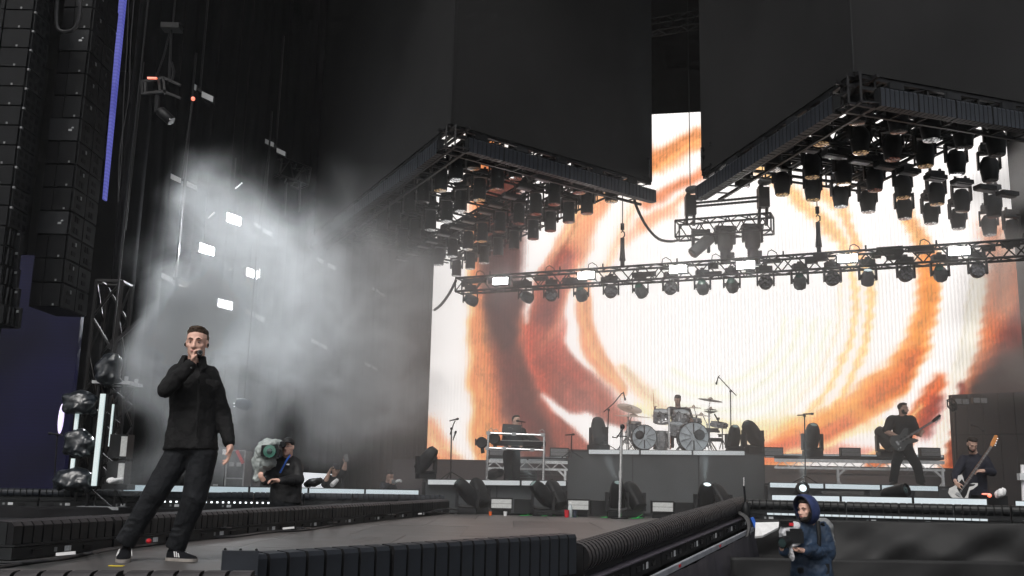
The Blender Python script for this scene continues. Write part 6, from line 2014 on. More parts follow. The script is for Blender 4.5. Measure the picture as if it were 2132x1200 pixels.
# ---- bassist --------------------------------------------------------------------------------------
YB = 17.6
J = dict(head=(2024, 925, -.14), neck=(2028, 945, 0), pelvis=(2030, 1020, .02), sh=[(2003, 957, .0), (2053, 957, 0)], el=[(1988, 990, -.10), (2066, 984, -.12)],
         wr=[(1990, 1004, -.30), (2045, 981, -.34)], hand=[((.25, -.1, -.8), (.7, .3, 0), .55, 1), ((-1, -.1, .0), (0, .4, -1), .55, -1)],
         hip=[(2018, 1026, 0), (2042, 1026, 0)], knee=[(2014, 1065, -.1), (2046, 1065, -.06)], ankle=[(2010, 1103, .03), (2050, 1104, .03)],
         foot=[((2010, 1108, .05), (2006, 1110, -.2)), ((2050, 1108, .05), (2054, 1110, -.2))])
BS = person('bassist in a dark navy jacket with head bowed over a white bass guitar', YB, J, (-.10, -.85, -.55),
            dict(k=1.12, vox=.014, bvox=.010, hs=1.08, top='dark_navy', bottom='dark_navy', hair='hair_dark', style='short', beard='hair_dark', skin='skin_far', top_name='jacket', hem=-.02, up=(0, -.5, 1), hvox=.011, hand_s=1.15))
guitar('white bass guitar with a black pickguard and an orange maple headstock', P(2003, 1018, YB - .32), P(2074, 914, YB - .42), (-.2, -1, .1), 'bass_white', 'maple', 'fretboard', .46, .36, 'black_plastic', 'bass_guitar')
# ---- drummer
zd = DR[1].z
YD = 24.0
J = dict(head=(1411, 833, -.12), neck=(1412, 848, 0), pelvis=(1415, 893, .1), sh=[(1395, 855, .0), (1431, 856, 0)], el=[(1376, 874, -.12), (1438, 878, -.10)],
         wr=[(1365, 856, -.25), (1440, 874, -.36)], hand=[((-.2, -.1, 1), (.5, -.5, 0), .8, -1), ((-.2, -.7, -.3), (-.2, 0, -1), .7, 1)],
         hip=[(1407, 898, 0), (1424, 898, 0)], knee=[(1396, 903, -.45), (1434, 903, -.45)], ankle=[(1396, 930, -.40), (1434, 930, -.40)])
DM = person('drummer in a black t-shirt bent over the drums with one stick raised', YD, J, (0, -.80, -.50),
            dict(k=1.08, vox=.018, bvox=.013, hs=1.04, top='tee_black', hair='hair_dark', style='short', bare=True, skin='skin_far', top_name='tee_shirt', z=zd, hvox=.014))
p = P(1416, 900, YD + .1)
r = empty('drum_stool', V((p.x, p.y, zd)), 'round black stool under the drummer', 'stool')
MB().lathe([(.16, 0), (.17, .03), (.16, .06)], p + V((0, 0, -.14)), (0, 0, 1), 16).build('seat', 'black_plastic', r, True)
mb = MB().tube(p + V((0, 0, -.14)), V((p.x, p.y, zd + .15)), .02, 6)
for k in range(3): mb.tube(V((p.x, p.y, zd + .22)), V((p.x + .22 * math.cos(k * 2.1), p.y + .22 * math.sin(k * 2.1), zd + .01)), .012, 5)
mb.build('leg', 'black_metal', r)
tag(MB().frustum(P(1362, 858, YD - .28), P(1359.5, 811, YD - .32), .011, .006, 6).build('drumstick', 'maple', None, loc=P(1362, 853, YD - .28)), 'raised drumstick in the drummer\'s hand', 'drumstick')
tag(MB().frustum(P(1441, 874, YD - .42), P(1424, 862, YD - .62), .011, .006, 6).build('drumstick', 'maple', None, loc=P(1441, 874, YD - .42)), 'lowered drumstick over the right tom', 'drumstick')
# ---- keyboard player
YK = 21.6
zk = KR[1].z
J = dict(head=(1075, 876, -.03), neck=(1074, 890, 0), pelvis=(1066, 937, 0), sh=[(1054, 898, 0), (1090, 898, 0)], el=[(1050, 918, -.1), (1095, 918, -.1)],
         wr=[(1060, 926, -.32), (1086, 926, -.32)], hand=[((.1, -1, -.2), (0, 0, -1), .3, 1), ((-.1, -1, -.2), (0, 0, -1), .3, -1)],
         hip=[(1058, 940, 0), (1074, 940, 0)], knee=[(1057, 968, -.06), (1075, 968, -.06)], ankle=[(1057, 998, 0), (1075, 998, 0)], foot=[((1057, 1003, .05), (1056, 1003, -.2)), ((1075, 1003, .05), (1077, 1003, -.2))])
KB = person('keyboard player in black singing into a small microphone behind the keyboards', YK, J, (.65, -.75, 0),
            dict(k=1.05, vox=.017, bvox=.013, hs=1.0, top='tee_black', hair='hair_dark', style='short', skin='skin_far', top_name='sweater', z=zk, hvox=.014))
# ---- left cameraman
YC = 13.6
zc = .62
J = dict(head=(599, 931, -.08), neck=(599, 951, 0), pelvis=(594, 1046, 0), sh=[(574, 965, -.02), (617, 965, .03)], el=[(560, 999, -.16), (623, 1000, -.08)],
         wr=[(551, 1003, -.34), (580, 1001, -.36)], hand=[((-.4, -.5, .6), (.3, .7, .2), .6, 1), ((-.9, -.3, .1), (0, -.2, -1), .6, -1)],
         hip=[(585, 1055, 0), (604, 1055, 0)], knee=[(583, 1115, -.05), (606, 1115, 0)], ankle=[(583, 1172, 0), (606, 1172, .04)], foot=[((583, 1178, .05), (581, 1180, -.2)), ((606, 1178, .05), (608, 1180, -.2))])
CL = person('cameraman in a black jacket, cap and headset shouldering a rain-covered video camera', YC, J, (-.12, -1, .06),
            dict(k=1.12, vox=.014, bvox=.010, hs=1.05, top='jacket_black', hair='hair_dark', style='cap', skin='skin', top_name='jacket', z=zc, W=[.20, .19, .185, .195, .19, .155, .10, .085], fold=[(.1, .035)], hvox=.011))
q = CL['q']
for x in (1,):
    MB().ell(q(.084, 0, 0), CL['r'] * .022, CL['f'] * .036, CL['u'] * .045, 10, 8).build('headset', 'black_plastic', CL['root'], True)
MB().path([q(-.08, .06, .004), q(-.03, .098, .004), q(.03, .098, .004), q(.08, .06, .004)], .003, 5).path([q(.018, .1, .0), q(.03, .098, -.014), q(.045, .094, .0)], .002, 5).build('spectacles', 'strobe_grey', CL['root'])
MB().ell(q(0, .098, -.048), CL['r'] * .026, CL['f'] * .007, CL['u'] * .006, 8, 5).build('moustache', 'hair_brown', CL['root'], True)
MB().path([P(583, 985, YC - .24), P(596, 960, YC - .20), P(604, 948, YC - .13)], .012, 6).build('lanyard', 'blue_plastic', CL['root'])
MB().prism([P(597, 966, YC - .185), P(603, 966, YC - .185), P(602, 969, YC - .187), P(596, 968, YC - .187)], (0, -.005, 0)).build('badge', 'white_plastic', CL['root'])
pz = P(594, 1180, YC); 
tag(MB().box((pz.x, YC, zc / 2), (1.2, 1.0, zc - .004)).build('camera_platform', 'black_plastic', None, loc=(pz.x, YC, 0)), 'black platform in the pit under the left cameraman', 'platform')
YV = YC - .30
r = empty('video_camera', P(560, 945, YV), 'shoulder video camera in a grey rain cover with a green-tinted lens', 'video camera')
mb = MB()
mb.ell(P(560, 938, YV + .10), (.17, 0, .03), (0, .28, 0), (-.02, 0, .15), 14, 10)
mb.ell(P(541, 962, YV + .0), (.09, 0, .05), (0, .12, 0), (-.03, 0, .19), 12, 9)
mb.ell(P(538, 985, YV - .02), (.05, 0, -.03), (0, .06, 0), (.03, 0, .13), 12, 9)
mb.ell(P(571, 925, YV + .06), (.11, 0, .01), (0, .2, 0), (0, 0, .06), 12, 9)
mb.ell(P(557, 966, YV + .02), (.10, 0, .06), (0, .12, 0), (-.05, 0, .06), 12, 9)
remeshed(mb, 'rain_cover', .014, 'cover_grey', r, 3, [(.07, .06), (.03, .02)])
c = P(562, 939, YV - .22)
MB().prism([c + V((x, 0, z)) for x, z in ((-.12, -.075), (-.115, .07), (.09, .085), (.125, .02), (.115, -.08))], (0, .18, 0)).build('lens_hood', 'black_plastic', r)
MB().lathe([(.085, 0), (.083, .02), (.001, .022)], c + V((0, 0.0, -.005)), (-.05, -1, 0), 20).build('lens', 'lens_green', r, True)
MB().lathe([(.04, 0), (.035, .02), (.001, .024)], c + V((0, -.016, -.005)), (-.05, -1, 0), 16).build('lens_core', 'lens_dark', r, True)
MB().lathe([(.045, -.08), (.05, 0), (.04, .03), (.001, .032)], P(588, 926, YC - .26), (.1, -1, 0), 12).build('viewfinder', 'black_plastic', r, True)
# ---- photographers at stage left
YP = 20.3
J = dict(head=(699, 979, -.02), neck=(697, 993, 0), pelvis=(695, 1040, 0), sh=[(684, 998, 0), (710, 996, 0)], el=[(676, 1010, -.1), (716, 980, -.15)],
         wr=[(685, 985, -.1), (719, 964, -.2)], hand=[((.3, .1, 1), (.8, 0, 0), .4, -1), ((.1, -.1, 1), (-.6, -.6, 0), .6, -1)])
P1 = person('photographer in a dark cap raising a phone with one arm at stage left', YP, J, (.45, -.85, -.2), dict(k=1.02, vox=.018, bvox=.012, hs=1.0, top='tee_black', style='cap', skin='skin_far', bare=True, face=True, top_name='tee_shirt', hvox=.014, z=FLOOR, capm='dark_navy'))
r = empty('phone', P(721, 954, YP - .25), 'phone held up in the raised hand of the photographer', 'phone')
MB().obox(P(721, 954, YP - .25), (.04, 0, .01), (0, .008, 0), (-.015, 0, .075)).build('body', 'black_plastic', r)
MB().obox(P(721, 954, YP - .262), (.036, 0, .009), (0, .003, 0), (-.013, 0, .068)).build('glass', 'strobe_grey', r)
r = empty('photo_camera', P(703, 1001, YP - .24), 'camera with a white lens hanging on the photographer\'s chest', 'camera')
MB().obox(P(704, 1000, YP - .22), (.07, 0, 0), (0, .04, 0), (0, 0, .05)).build('body', 'black_plastic', r)
MB().lathe([(.04, 0), (.05, .12), (.045, .2)], P(702, 1000, YP - .24), (-.3, -.6, -.4), 12).build('lens', 'white_plastic', r, True)
YP = 21.6
J = dict(head=(812, 993, -.05), neck=(808, 1005, 0), pelvis=(806, 1048, .05), sh=[(797, 1009, 0), (818, 1010, 0)], el=[(800, 1024, -.2), (822, 1022, -.2)],
         wr=[(812, 1007, -.34), (820, 1009, -.36)], hand=[((.5, -.4, .5), (.4, .5, .2), .6, 1), ((-.2, -.4, .8), (-.5, .3, .2), .6, -1)])
P2 = person('crouching photographer with dark hair holding a camera up at stage left', YP, J, (.5, -.8, -.3), dict(k=1.0, vox=.018, bvox=.013, hs=.98, top='dark_navy', style='messy', skin='skin_far', top_name='sweater', hvox=.014, z=FLOOR, W=[.16, .16, .16, .17, .165, .13, .08, .06]))
r = empty('photo_camera', P(823, 1002, 21.2), 'small pale camera in the hands of the crouching photographer', 'camera')
MB().obox(P(822, 1003, 21.2), (.06, 0, 0), (0, .04, 0), (0, 0, .045)).build('body', 'strobe_grey', r)
MB().lathe([(.035, 0), (.04, .1), (.035, .14)], P(824, 1003, 21.2), (.8, -.5, .1), 12).build('lens', 'white_plastic', r, True)
# ---- right cameraman
YR = 11.0
J = dict(head=(1678, 1063, -.10), neck=(1684, 1088, 0), pelvis=(1690, 1190, .02), sh=[(1654, 1107, -.05), (1714, 1106, .05)], el=[(1646, 1142, -.20), (1722, 1150, .0)],
         wr=[(1631, 1148, -.40), (1668, 1146, -.36)], hand=[((-.5, -.3, .9), (.8, -.2, .1), .8, 1), ((-.9, -.2, .1), (-.1, -.4, 1), .7, -1)],
         hip=[(1680, 1198, 0), (1702, 1198, 0)], knee=[(1678, 1280, -.05), (1704, 1280, 0)], ankle=[(1678, 1355, 0), (1706, 1355, .04)], foot=[((1678, 1360, .05), (1674, 1360, -.2)), ((1706, 1360, .05), (1708, 1360, -.2))])
CRM = person('smiling bearded cameraman in a blue hooded jacket in the pit at the lower right', YR, J, (-.80, -.62, -.02),
            dict(k=1.10, vox=.0125, bvox=.0085, hs=1.0, top='jacket_navy', hair='hair_dark', style='short', beard='hair_dark', skin='skin', top_name='jacket', z=0.0, hem=-.10, W=[.21, .195, .19, .20, .195, .16, .11, .09], D=[.15, .145, .14, .14, .125, .11, .10, .09], fold=[(.09, .035), (.04, .012)], front=(-.35, -1, 0), hvox=.009, tk=.82, hand_s=1.05, sleeve=[.092, .080, .070, .052]))
q = CRM['q']; r_, f_, u_ = CRM['r'], CRM['f'], CRM['u']
# hood: open shell round the head
rings = []
for (yy, rx, rz, zc_) in [(.060, .108, .142, .012), (.045, .120, .152, .012), (.0, .128, .158, .010), (-.06, .124, .152, .004), (-.11, .095, .120, -.01), (-.14, .04, .05, -.02)]:
    rings.append([q(rx * math.cos(a), yy + (.035 * max(0, math.sin(a)) if yy > .03 else 0) - .045 * max(0, -math.sin(a)) * (yy > -.05), zc_ + rz * math.sin(a)) for a in [2 * math.pi * k / 24 for k in range(24)]])
hood = MB().loft(rings, False)
o = hood.build('hood', 'hood_blue', CRM['root'], True)
md = o.modifiers.new('t', 'SOLIDIFY'); md.thickness = .014; md.offset = 0
MB().path([q(.108 * math.cos(a), .062 + .035 * max(0, math.sin(a)) - .045 * max(0, -math.sin(a)), .012 + .142 * math.sin(a)) for a in [2 * math.pi * k / 24 for k in range(25)]], .009, 6).build('hood_rim', 'dark_navy', CRM['root'], True)
MB().path([P(1703, 1086, YR - .14), P(1706, 1120, YR - .19), P(1704, 1150, YR - .18)], .022, 6).path([P(1712, 1090, YR - .02), P(1726, 1120, YR + .06), P(1727, 1150, YR + .08)], .02, 6).build('backpack_strap', 'black_plastic', CRM['root'], True)
mb = MB().ell(P(1712, 1098, YR + .2), (.13, 0, 0), (0, .1, 0), (0, 0, .10)).ell(P(1716, 1130, YR + .22), (.12, 0, 0), (0, .1, 0), (0, 0, .22))
remeshed(mb, 'backpack', .02, 'strobe_grey', CRM['root'], 2, [(.06, .03)])
MB().box(P(1719, 1190, YR - .12), (.07, .05, .16)).bar(P(1719, 1180, YR - .12), P(1717, 1168, YR - .12), .012).build('belt_radio', 'black_plastic', CRM['root'])
YL_ = YR - .42
r = empty('video_camera', P(1640, 1125, YL_), 'small video camera wrapped in clear plastic held by the hooded cameraman', 'video camera')
MB().box(P(1650, 1118, YL_ + .06), (.18, .20, .12)).box(P(1657, 1107, YL_ - .02), (.13, .03, .06)).build('body', 'black_plastic', r)
MB().lathe([(.045, 0), (.050, .06), (.060, .07), (.060, .15), (.05, .155), (.04, .13)], P(1645, 1126, YL_ + .02), (-.75, -.65, -.12), 18).build('lens', 'black_plastic', r, True)
MB().lathe([(.045, .146), (.001, .15)], P(1645, 1126, YL_ + .02), (-.75, -.65, -.12), 18).build('lens_glass', 'lens_dark', r, True)
MB().box(P(1637, 1090, YL_), (.13, .06, .06)).box(P(1632, 1087, YL_ - .04), (.05, .01, .02)).build('monitor', 'black_plastic', r)
mb = MB()
for (px, py, a_, b_) in [(1640, 1106, .09, .08), (1655, 1098, .06, .06), (1660, 1122, .06, .07), (1632, 1112, .05, .08), (1650, 1135, .06, .03), (1645, 1150, .025, .06), (1649, 1160, .02, .05)]:
    mb.ell(P(px, py, YL_ + .04), (a_, 0, .01), (0, .07, 0), (0, 0, b_), 10, 7)
remeshed(mb, 'plastic_wrap', .011, 'clear_bag', r, 4, [(.06, .03)])
MB().box(P(1647, 1092, YL_ - .03), (.045, .03, .03)).build('record_tab', 'red', r)

# ================================================================== DRUMS
def drum(label, px, py, Y, rad, dep, ax, name='drum', spokes=False, headm='drum_head', cat='drum'):
    c = P(px, py, Y); a = V(ax).normalized()
    r = empty(name, c, label, cat)
    MB().lathe([(rad * .97, -dep / 2), (rad * .97, dep / 2)], c, a, 28).build('shell', 'drum_shell', r, True)
    for s_ in (-1, 1):
        MB().lathe([(rad * .97, dep / 2 * s_ - .015), (rad * 1.02, dep / 2 * s_ - .015), (rad * 1.02, dep / 2 * s_ + .02), (rad * .97, dep / 2 * s_ + .02)], c, a, 28, True).build('hoop', 'steel' if not spokes else 'black_metal', r, True)
        MB().lathe([(rad * .97, dep / 2 * s_), (rad * .95, dep / 2 * s_ + .006), (.001, dep / 2 * s_ + .007)] if s_ > 0 else [(.001, -dep / 2 - .007), (rad * .97, -dep / 2)], c, a, 28).build('skin', headm, r, True)
    s_ = a.orthogonal().normalized(); 
    if abs(s_.z) > .7: pass
    s_ = a.cross(V((0, 0, 1))) if abs(a.z) < .9 else V((1, 0, 0)); s_.normalize(); u_ = s_.cross(a)
    mb = MB()
    for k in range(8):
        t = 2 * math.pi * (k + .5) / 8
        o = (s_ * math.cos(t) + u_ * math.sin(t)) * rad * 1.02
        mb.tube(c + o - a * dep * .42, c + o + a * dep * .42, .008, 5).obox(c + o, s_ * .018, u_ * .018, a * .03)
    mb.build('lug', 'chrome', r, kind='stuff')
    if spokes:
        mb = MB()
        for k in range(10):
            t = 2 * math.pi * k / 10 + math.pi / 2
            d = s_ * math.cos(t) + u_ * math.sin(t)
            mb.bar(c + a * (dep / 2 + .012) + d * rad * .22, c + a * (dep / 2 + .012) + d * rad * .90, .028, .006)
        mb.build('spoke_print', 'black_metal', r)
        MB().lathe([(rad * .36, dep / 2 + .016), (rad * .34, dep / 2 + .020), (.001, dep / 2 + .021)], c + s_ * spokes * rad * .38 + u_ * rad * .16, a, 20).build('port', 'black_plastic', r, True)
        mb = MB()
        for q_ in (-1, 1):
            mb.tube(c + s_ * rad * .85 * q_ - u_ * rad * .5 + a * dep * .2, c + s_ * rad * 1.25 * q_ - u_ * rad * .98 + a * dep * .5, .012, 6)
        mb.build('spur', 'chrome', r)
    return r
fd = V((-.05, -1, .03))
drum('left bass drum with a wheel of dark spokes on its head', 1340, 912, 23.1, .285, .40, fd, 'bass_drum', 1)
drum('right bass drum, paler, with a wheel of dark spokes on its head', 1442, 912, 22.9, .345, .40, fd, 'bass_drum', -1)
drum('left rack tom with a shiny mirrored shell', 1377, 868, 23.5, .19, .26, (0, -.35, 1))
drum('right rack tom beside the drummer\'s arm', 1418, 869, 23.5, .19, .26, (.05, -.35, 1))
drum('small tom below the right rack tom', 1408, 893, 23.3, .16, .24, (0, -.4, 1))
drum('floor tom between the two bass drums', 1375, 917, 23.5, .17, .40, (0, -.1, 1), 'floor_tom')
drum('clear-shelled floor tom left of the bass drums', 1320, 895, 23.8, .17, .34, (0, -.15, 1), 'floor_tom')
drum('small pad drum at the right side of the kit', 1497, 885, 23.2, .19, .08, (.1, -.2, 1), headm='black_plastic')
drum('snare half hidden behind the right tom', 1444, 878, 23.8, .18, .14, (.1, -.2, 1), 'snare_drum')
def cymbal(label, px, py, Y, rad, ax, base_px, name='cymbal_stand', hat=False, m='cymbal'):
    c = P(px, py, Y); a = V(ax).normalized()
    b = P(base_px, 936, Y)
    r = empty(name, V((b.x, b.y, zd)), label, 'cymbal')
    MB().lathe([(rad, 0), (rad * .6, .018), (rad * .22, .03), (rad * .18, .055), (.01, .075), (.008, .07), (rad * .16, .048), (rad * .2, .022), (rad * .98, -.004)], c, a, 28, True).build('cymbal', m, r, True)
    if hat: MB().lathe([(rad * .99, 0), (rad * .2, -.02), (.01, -.05), (.008, -.055), (rad * .98, -.006)], c - a * .03, a, 28).build('lower_cymbal', m, r, True)
    top = c - a * .02
    MB().tube(V((b.x, b.y, zd + .18)), V((b.x, b.y, top.z - .18)), .014, 7).tube(V((b.x, b.y, top.z - .18)), top + a * .1, .010, 6).sph(V((b.x, b.y, top.z - .18)), .026, 8, 6).build('stem', 'chrome', r)
    mb = MB()
    for k in range(3):
        t = k * 2.09 + .5
        mb.tube(V((b.x, b.y, zd + .34)), V((b.x + .26 * math.cos(t), b.y + .26 * math.sin(t), zd + .012)), .010, 5)
    mb.build('leg', 'chrome', r)
    return r
cymbal('large crash cymbal tilted up at the upper left of the kit', 1311, 851, 23.3, .30, (.18, -.42, .9), 1308)
cymbal('wide flat ride cymbal below the tilted crash on the left', 1319, 868, 23.1, .45, (.04, -.08, 1), 1306)
cymbal('small splash cymbal under the wide ride on the left', 1311, 882, 23.4, .16, (-.05, -.1, 1), 1303)
cymbal('thin crash cymbal seen edge-on, highest at the right of the kit', 1479, 834, 23.3, .29, (.14, -.02, 1), 1477)
cymbal('flat cymbal beside the drummer\'s right shoulder', 1444, 850, 23.6, .19, (0, -.10, 1), 1451)
cymbal('hi-hat pair on a tall chrome stand right of the drums', 1480, 854, 23.2, .17, (0, -.03, 1), 1478, hat=True)
cymbal('low flat cymbal right of the drummer', 1460, 866, 23.5, .24, (.06, -.08, 1), 1473)
# pedals, pads and clutter of hardware
M['hw'] = M['steel']
r = empty('drum_rack', V((P(1393, 936, 23.3).x, 23.3, zd)), 'chrome rack post with clamps in the middle of the drum kit', 'drum hardware')
mb = MB().tube(P(1394, 936, 23.2), P(1393, 850, 23.2), .03, 8).bar(P(1394, 880, 23.25), P(1418, 884, 23.3), .03).bar(P(1394, 876, 23.25), P(1378, 880, 23.3), .03)
mb.build('post', 'chrome', r)
rr = random.Random(5)
for k in range(10):
    p = P(rr.uniform(1370, 1440), rr.uniform(856, 905), 23.3)
    MB().box(p, (.06, .05, .05)).sph(p + V((.04, -.02, .03)), .018).build('clamp', 'chrome' if k % 2 else 'black_metal', r)
for k in range(6):
    p = P(1370 + k * 13, 862 + (k % 3) * 5, 23.1)
    MB().path([p, p + V((.03, -.05, .05)), p + V((.08, -.06, .02))], .012, 5).build('drum_microphone', 'black_plastic', r)
r = empty('pad_stand', V((P(1500, 936, 23.2).x, 23.2, zd)), 'black electronic pad and mixer on a stand at the right of the drum kit', 'drum pads')
MB().box(P(1479, 896, 23.1), (.34, .2, .09)).box(P(1490, 916, 23.0), (.26, .16, .08)).build('module', 'black_plastic', r)
MB().tube(P(1505, 936, 23.2), P(1503, 880, 23.2), .014, 6).tube(P(1494, 905, 23.2), P(1510, 905, 23.2), .012, 6).tube(P(1498, 936, 23.2), P(1504, 915, 23.2), .012, 6).tube(P(1514, 936, 23.2), P(1504, 915, 23.2), .012, 6).tube(P(1468, 936, 23.2), P(1472, 900, 23.2), .014, 6).build('stand', 'black_metal', r)
for k in range(5):
    MB().box(P(1495 + 4 * (k % 3), 872 + 9 * k, 23.1), (.07, .05, .05)).build('clamp', 'black_metal', r)
MB().path([P(1487, 862, 23.1), P(1492, 870, 23.1), P(1497, 880, 23.1)], .018, 6).build('small_microphone', 'black_plastic', r)
# ================================================================== MICROPHONE STANDS
def mic(mb, p, d, r0=.024, L=.16):
    d = V(d).normalized()
    mb.lathe([(.012, -L), (.016, -.02), (r0, .0), (r0 * 1.05, .02), (r0 * .8, .045), (.002, .05)], p, d, 10)
def mic_stand(label, base, pts, mics, Y, zfoot, m='black_metal', rad=.014, tripod=True):
    b = P(*base, Y)
    r = empty('microphone_stand', V((b.x, b.y, zfoot)), label, 'mic stand')
    w_ = [P(x, y, Y) for x, y in pts]
    w_[0] = V((b.x, b.y, zfoot + .02))
    MB().path([w_[0], w_[1]], rad, 8).build('pole', m, r, True)
    if len(w_) > 2: MB().path(w_[2:], rad * .9, 7).sph(w_[1], rad * 2.2, 8, 6).build('boom', m, r, True)
    for (x, y, d) in mics:
        mb = MB(); mic(mb, P(x, y, Y - .02), d); mb.build('microphone', 'black_plastic', r, True)
    mb = MB()
    if tripod:
        for k in range(3):
            t = k * 2.09 + .3
            mb.tube(V((b.x, b.y, zfoot + .16)), V((b.x + .28 * math.cos(t), b.y + .28 * math.sin(t), zfoot + .012)), .010, 5)
        mb.build('leg', m, r)
    else:
        mb.lathe([(.16, 0), (.16, .015), (.03, .03)], V((b.x, b.y, zfoot)), (0, 0, 1), 18).build('base', 'black_metal', r, True)
    return r
r = mic_stand('tall straight silver microphone stand in front of the drum riser', (1290, 1076), [(1290, 1076), (1294.5, 884)], [], 18.3, FLOOR, 'chrome', .028, False)
MB().tube(P(1291.7, 995, 18.3), P(1292, 981, 18.3), .042, 10).build('clutch', 'chrome', r, True)
mb = MB().path([P(1294.5, 884, 18.3), P(1296, 894, 18.25), P(1284, 912, 18.2), P(1274, 910, 18.2)], .012, 6).ell(P(1296, 889, 18.25), (.045, 0, 0), (0, .03, 0), (0, 0, .05)).bar(P(1284, 908, 18.2), P(1305, 909, 18.2), .02)
mb.build('clip', 'black_plastic', r)
mic_stand('boom microphone stand over the left end of the drum riser', (1264, 936), [(1264, 936), (1267, 854), (1257, 858), (1278, 840), (1294, 820), (1298, 818)], [(1301, 830, (.25, 0, -1))], 23.0, zd)
mic_stand('tall boom microphone stand over the right end of the drum riser', (1522, 930), [(1522, 936), (1521, 815), (1533, 824), (1510, 800), (1496, 785), (1499, 782)], [(1492, 797, (-.3, 0, -1))], 23.0, zd)
mic_stand('microphone stand with two microphones at the left end of the keyboard riser', (938, 1000), [(938, 1002), (940, 893), (937, 905), (944, 884), (948, 876)], [(951, 873, (1, -.2, .25)), (948, 902, (.3, -.2, 1))], 20.6, zk)
mic_stand('short microphone stand right of the keyboard rig', (1189, 945), [(1189, 955), (1190, 907)], [(1192, 905, (1, 0, .1))], 21.9, P(1189, 955, 21.9).z)
mic_stand('microphone stand with a level microphone between drums and guitarist', (1677, 1005), [(1677, 1012), (1675, 866), (1660, 865), (1676, 864)], [(1689, 862, (1, -.1, .05))], 20.2, zr)
r = mic_stand('dark stand with a spoked antenna ring beside the guitarist', (1992, 1010), [(1992, 1030), (1989, 858)], [], 20.0, FLOOR)
mb = MB()
cA = P(1982, 843, 19.9)
hexp = [cA + V((.10 * math.cos(a), .05 * math.sin(a), .14 * math.sin(a))) for a in [math.pi * 2 * k / 6 + .3 for k in range(7)]]
mb.path(hexp, .014, 5)
for k in range(3): mb.tube(hexp[k], hexp[k + 3], .010, 5)
mb.ell(P(1988, 848, 19.95), (.05, 0, 0), (0, .06, 0), (0, 0, .07))
mb.build('antenna', 'black_plastic', r)
mic_stand('small dark microphone on a boom behind the bassist', (2046, 960), [(2046, 962), (2046, 898), (2048, 900), (2035, 888), (2026, 886)], [(2024, 886, (-1, 0, .3))], 22.0, FLOOR)
mic_stand('black microphone stand left of the bagged lamp tower', (114, 1012), [(114, 1015), (119, 905), (119, 905), (131, 907)], [(106, 903, (-1, 0, .08))], 17.5, FLOOR)
# ================================================================== KEYBOARD RIG
YF = 21.0
r = empty('keyboard_stand', V((P(1075, 998, YF).x, YF, zk)), 'silver pipe frame round the keyboards with two posts and rails', 'frame')
for (x0, x1) in ((1013, 1017), (1131, 1133)):
    MB().tube(V((P(x0, 1000, YF).x, YF, zk)), P(x1, 905 if x0 < 1100 else 909, YF), .026, 8).build('post', 'chrome', r, True)
MB().tube(P(1016, 902, YF), P(1134, 907, YF), .024, 8).build('top_rail', 'chrome', r, True)
MB().tube(P(1016, 933, YF), P(1132, 938, YF), .022, 8).build('lower_rail', 'chrome', r, True)
for (x, y) in ((1017, 902), (1070, 904), (1130, 906), (1050, 934), (1108, 937), (1015, 934)):
    MB().box(P(x, y, YF), (.09, .08, .07)).build('clamp', 'steel', r)
mb = MB()
for (x, y) in ((1020, 898), (1030, 899), (1126, 900)):
    mb.path([P(x, y + 4, YF), P(x - 3, y - 2, YF), P(x + 3, y - 6, YF), P(x + 8, y, YF)], .010, 5)
mb.build('pipe_clip', 'steel', r)
r = empty('keyboard', P(1080, 925, YF + .3), 'black keyboard resting in the silver pipe frame', 'keyboard')
MB().box(P(1085, 924, YF + .35), (1.05, .4, .10)).build('body', 'black_plastic', r)
mb = MB()
for i in range(28): mb.box(P(1085, 924, YF + .22) + V((-.47 + .0345 * i, 0, .055)), (.030, .14, .016))
mb.build('keys', 'white_plastic', r, kind='stuff')
MB().box(P(1085, 924, YF + .35) + V((0, .1, .055)), (.9, .1, .012)).build('control_panel', 'strobe_grey', r)
r = empty('laptop', P(1063, 897, YF + .2), 'open black laptop on top of the keyboard rig', 'laptop')
MB().obox(P(1065, 894, YF + .2), (.20, 0, -.01), (0, .012, 0), (.01, .04, .105)).build('lid', 'black_plastic', r)
MB().box(P(1065, 905, YF + .34), (.4, .28, .025)).build('base', 'black_plastic', r)
for (x, z) in ((-.06, .03), (-.02, .035), (.02, .01)): MB().box(P(1065, 894, YF + .175) + V((x, 0, z)), (.022, .004, .012)).build('sticker', 'strobe_grey', r)
r = empty('speaker_cabinet', P(1110, 920, YF + .6), 'dark slanted monitor cabinet behind the right end of the keyboard frame', 'monitor speaker')
MB().prism([P(1085, 938, YF + .5), P(1128, 938, YF + .5), P(1124, 916, YF + .5), P(1108, 906, YF + .5), P(1085, 905, YF + .5)], (0, .4, 0)).build('cabinet', 'black_plastic', r)
for k, (px, py, rd, lb) in enumerate([(1029, 914, .125, 'round dark lamp clamped inside the left end of the keyboard frame'), (1003, 922, .12, 'round dark lamp hanging outside the left post of the keyboard frame')]):
    c = P(px, py, YF + .1)
    rr_ = empty('clamp_lamp', c, lb, 'stage light')
    MB().lathe([(rd * .6, -.12), (rd, -.05), (rd, .03), (rd * .9, .05), (.001, .052)], c, (-.2, -1, .1), 18).build('head', 'black_plastic', rr_, True)
    MB().tube(c, c + V((.03, 0, -.22)), .04, 8).bar(c + V((-rd - .01, 0, -.06)), c + V((-rd - .01, 0, .08)), .03).build('yoke', 'black_metal', rr_)
r = empty('vocal_microphone', P(1084, 880, YK - .3), 'small microphone on a thin stalk at the keyboard player\'s mouth', 'microphone')
mb = MB(); mic(mb, P(1079, 877, YK - .28), (-1, .2, .15)); mb.build('capsule', 'black_plastic', r, True)
MB().path([P(1086, 880, YK - .3), P(1087, 890, YK - .4), P(1085, 903, YF)], .009, 5).build('stalk', 'black_metal', r)
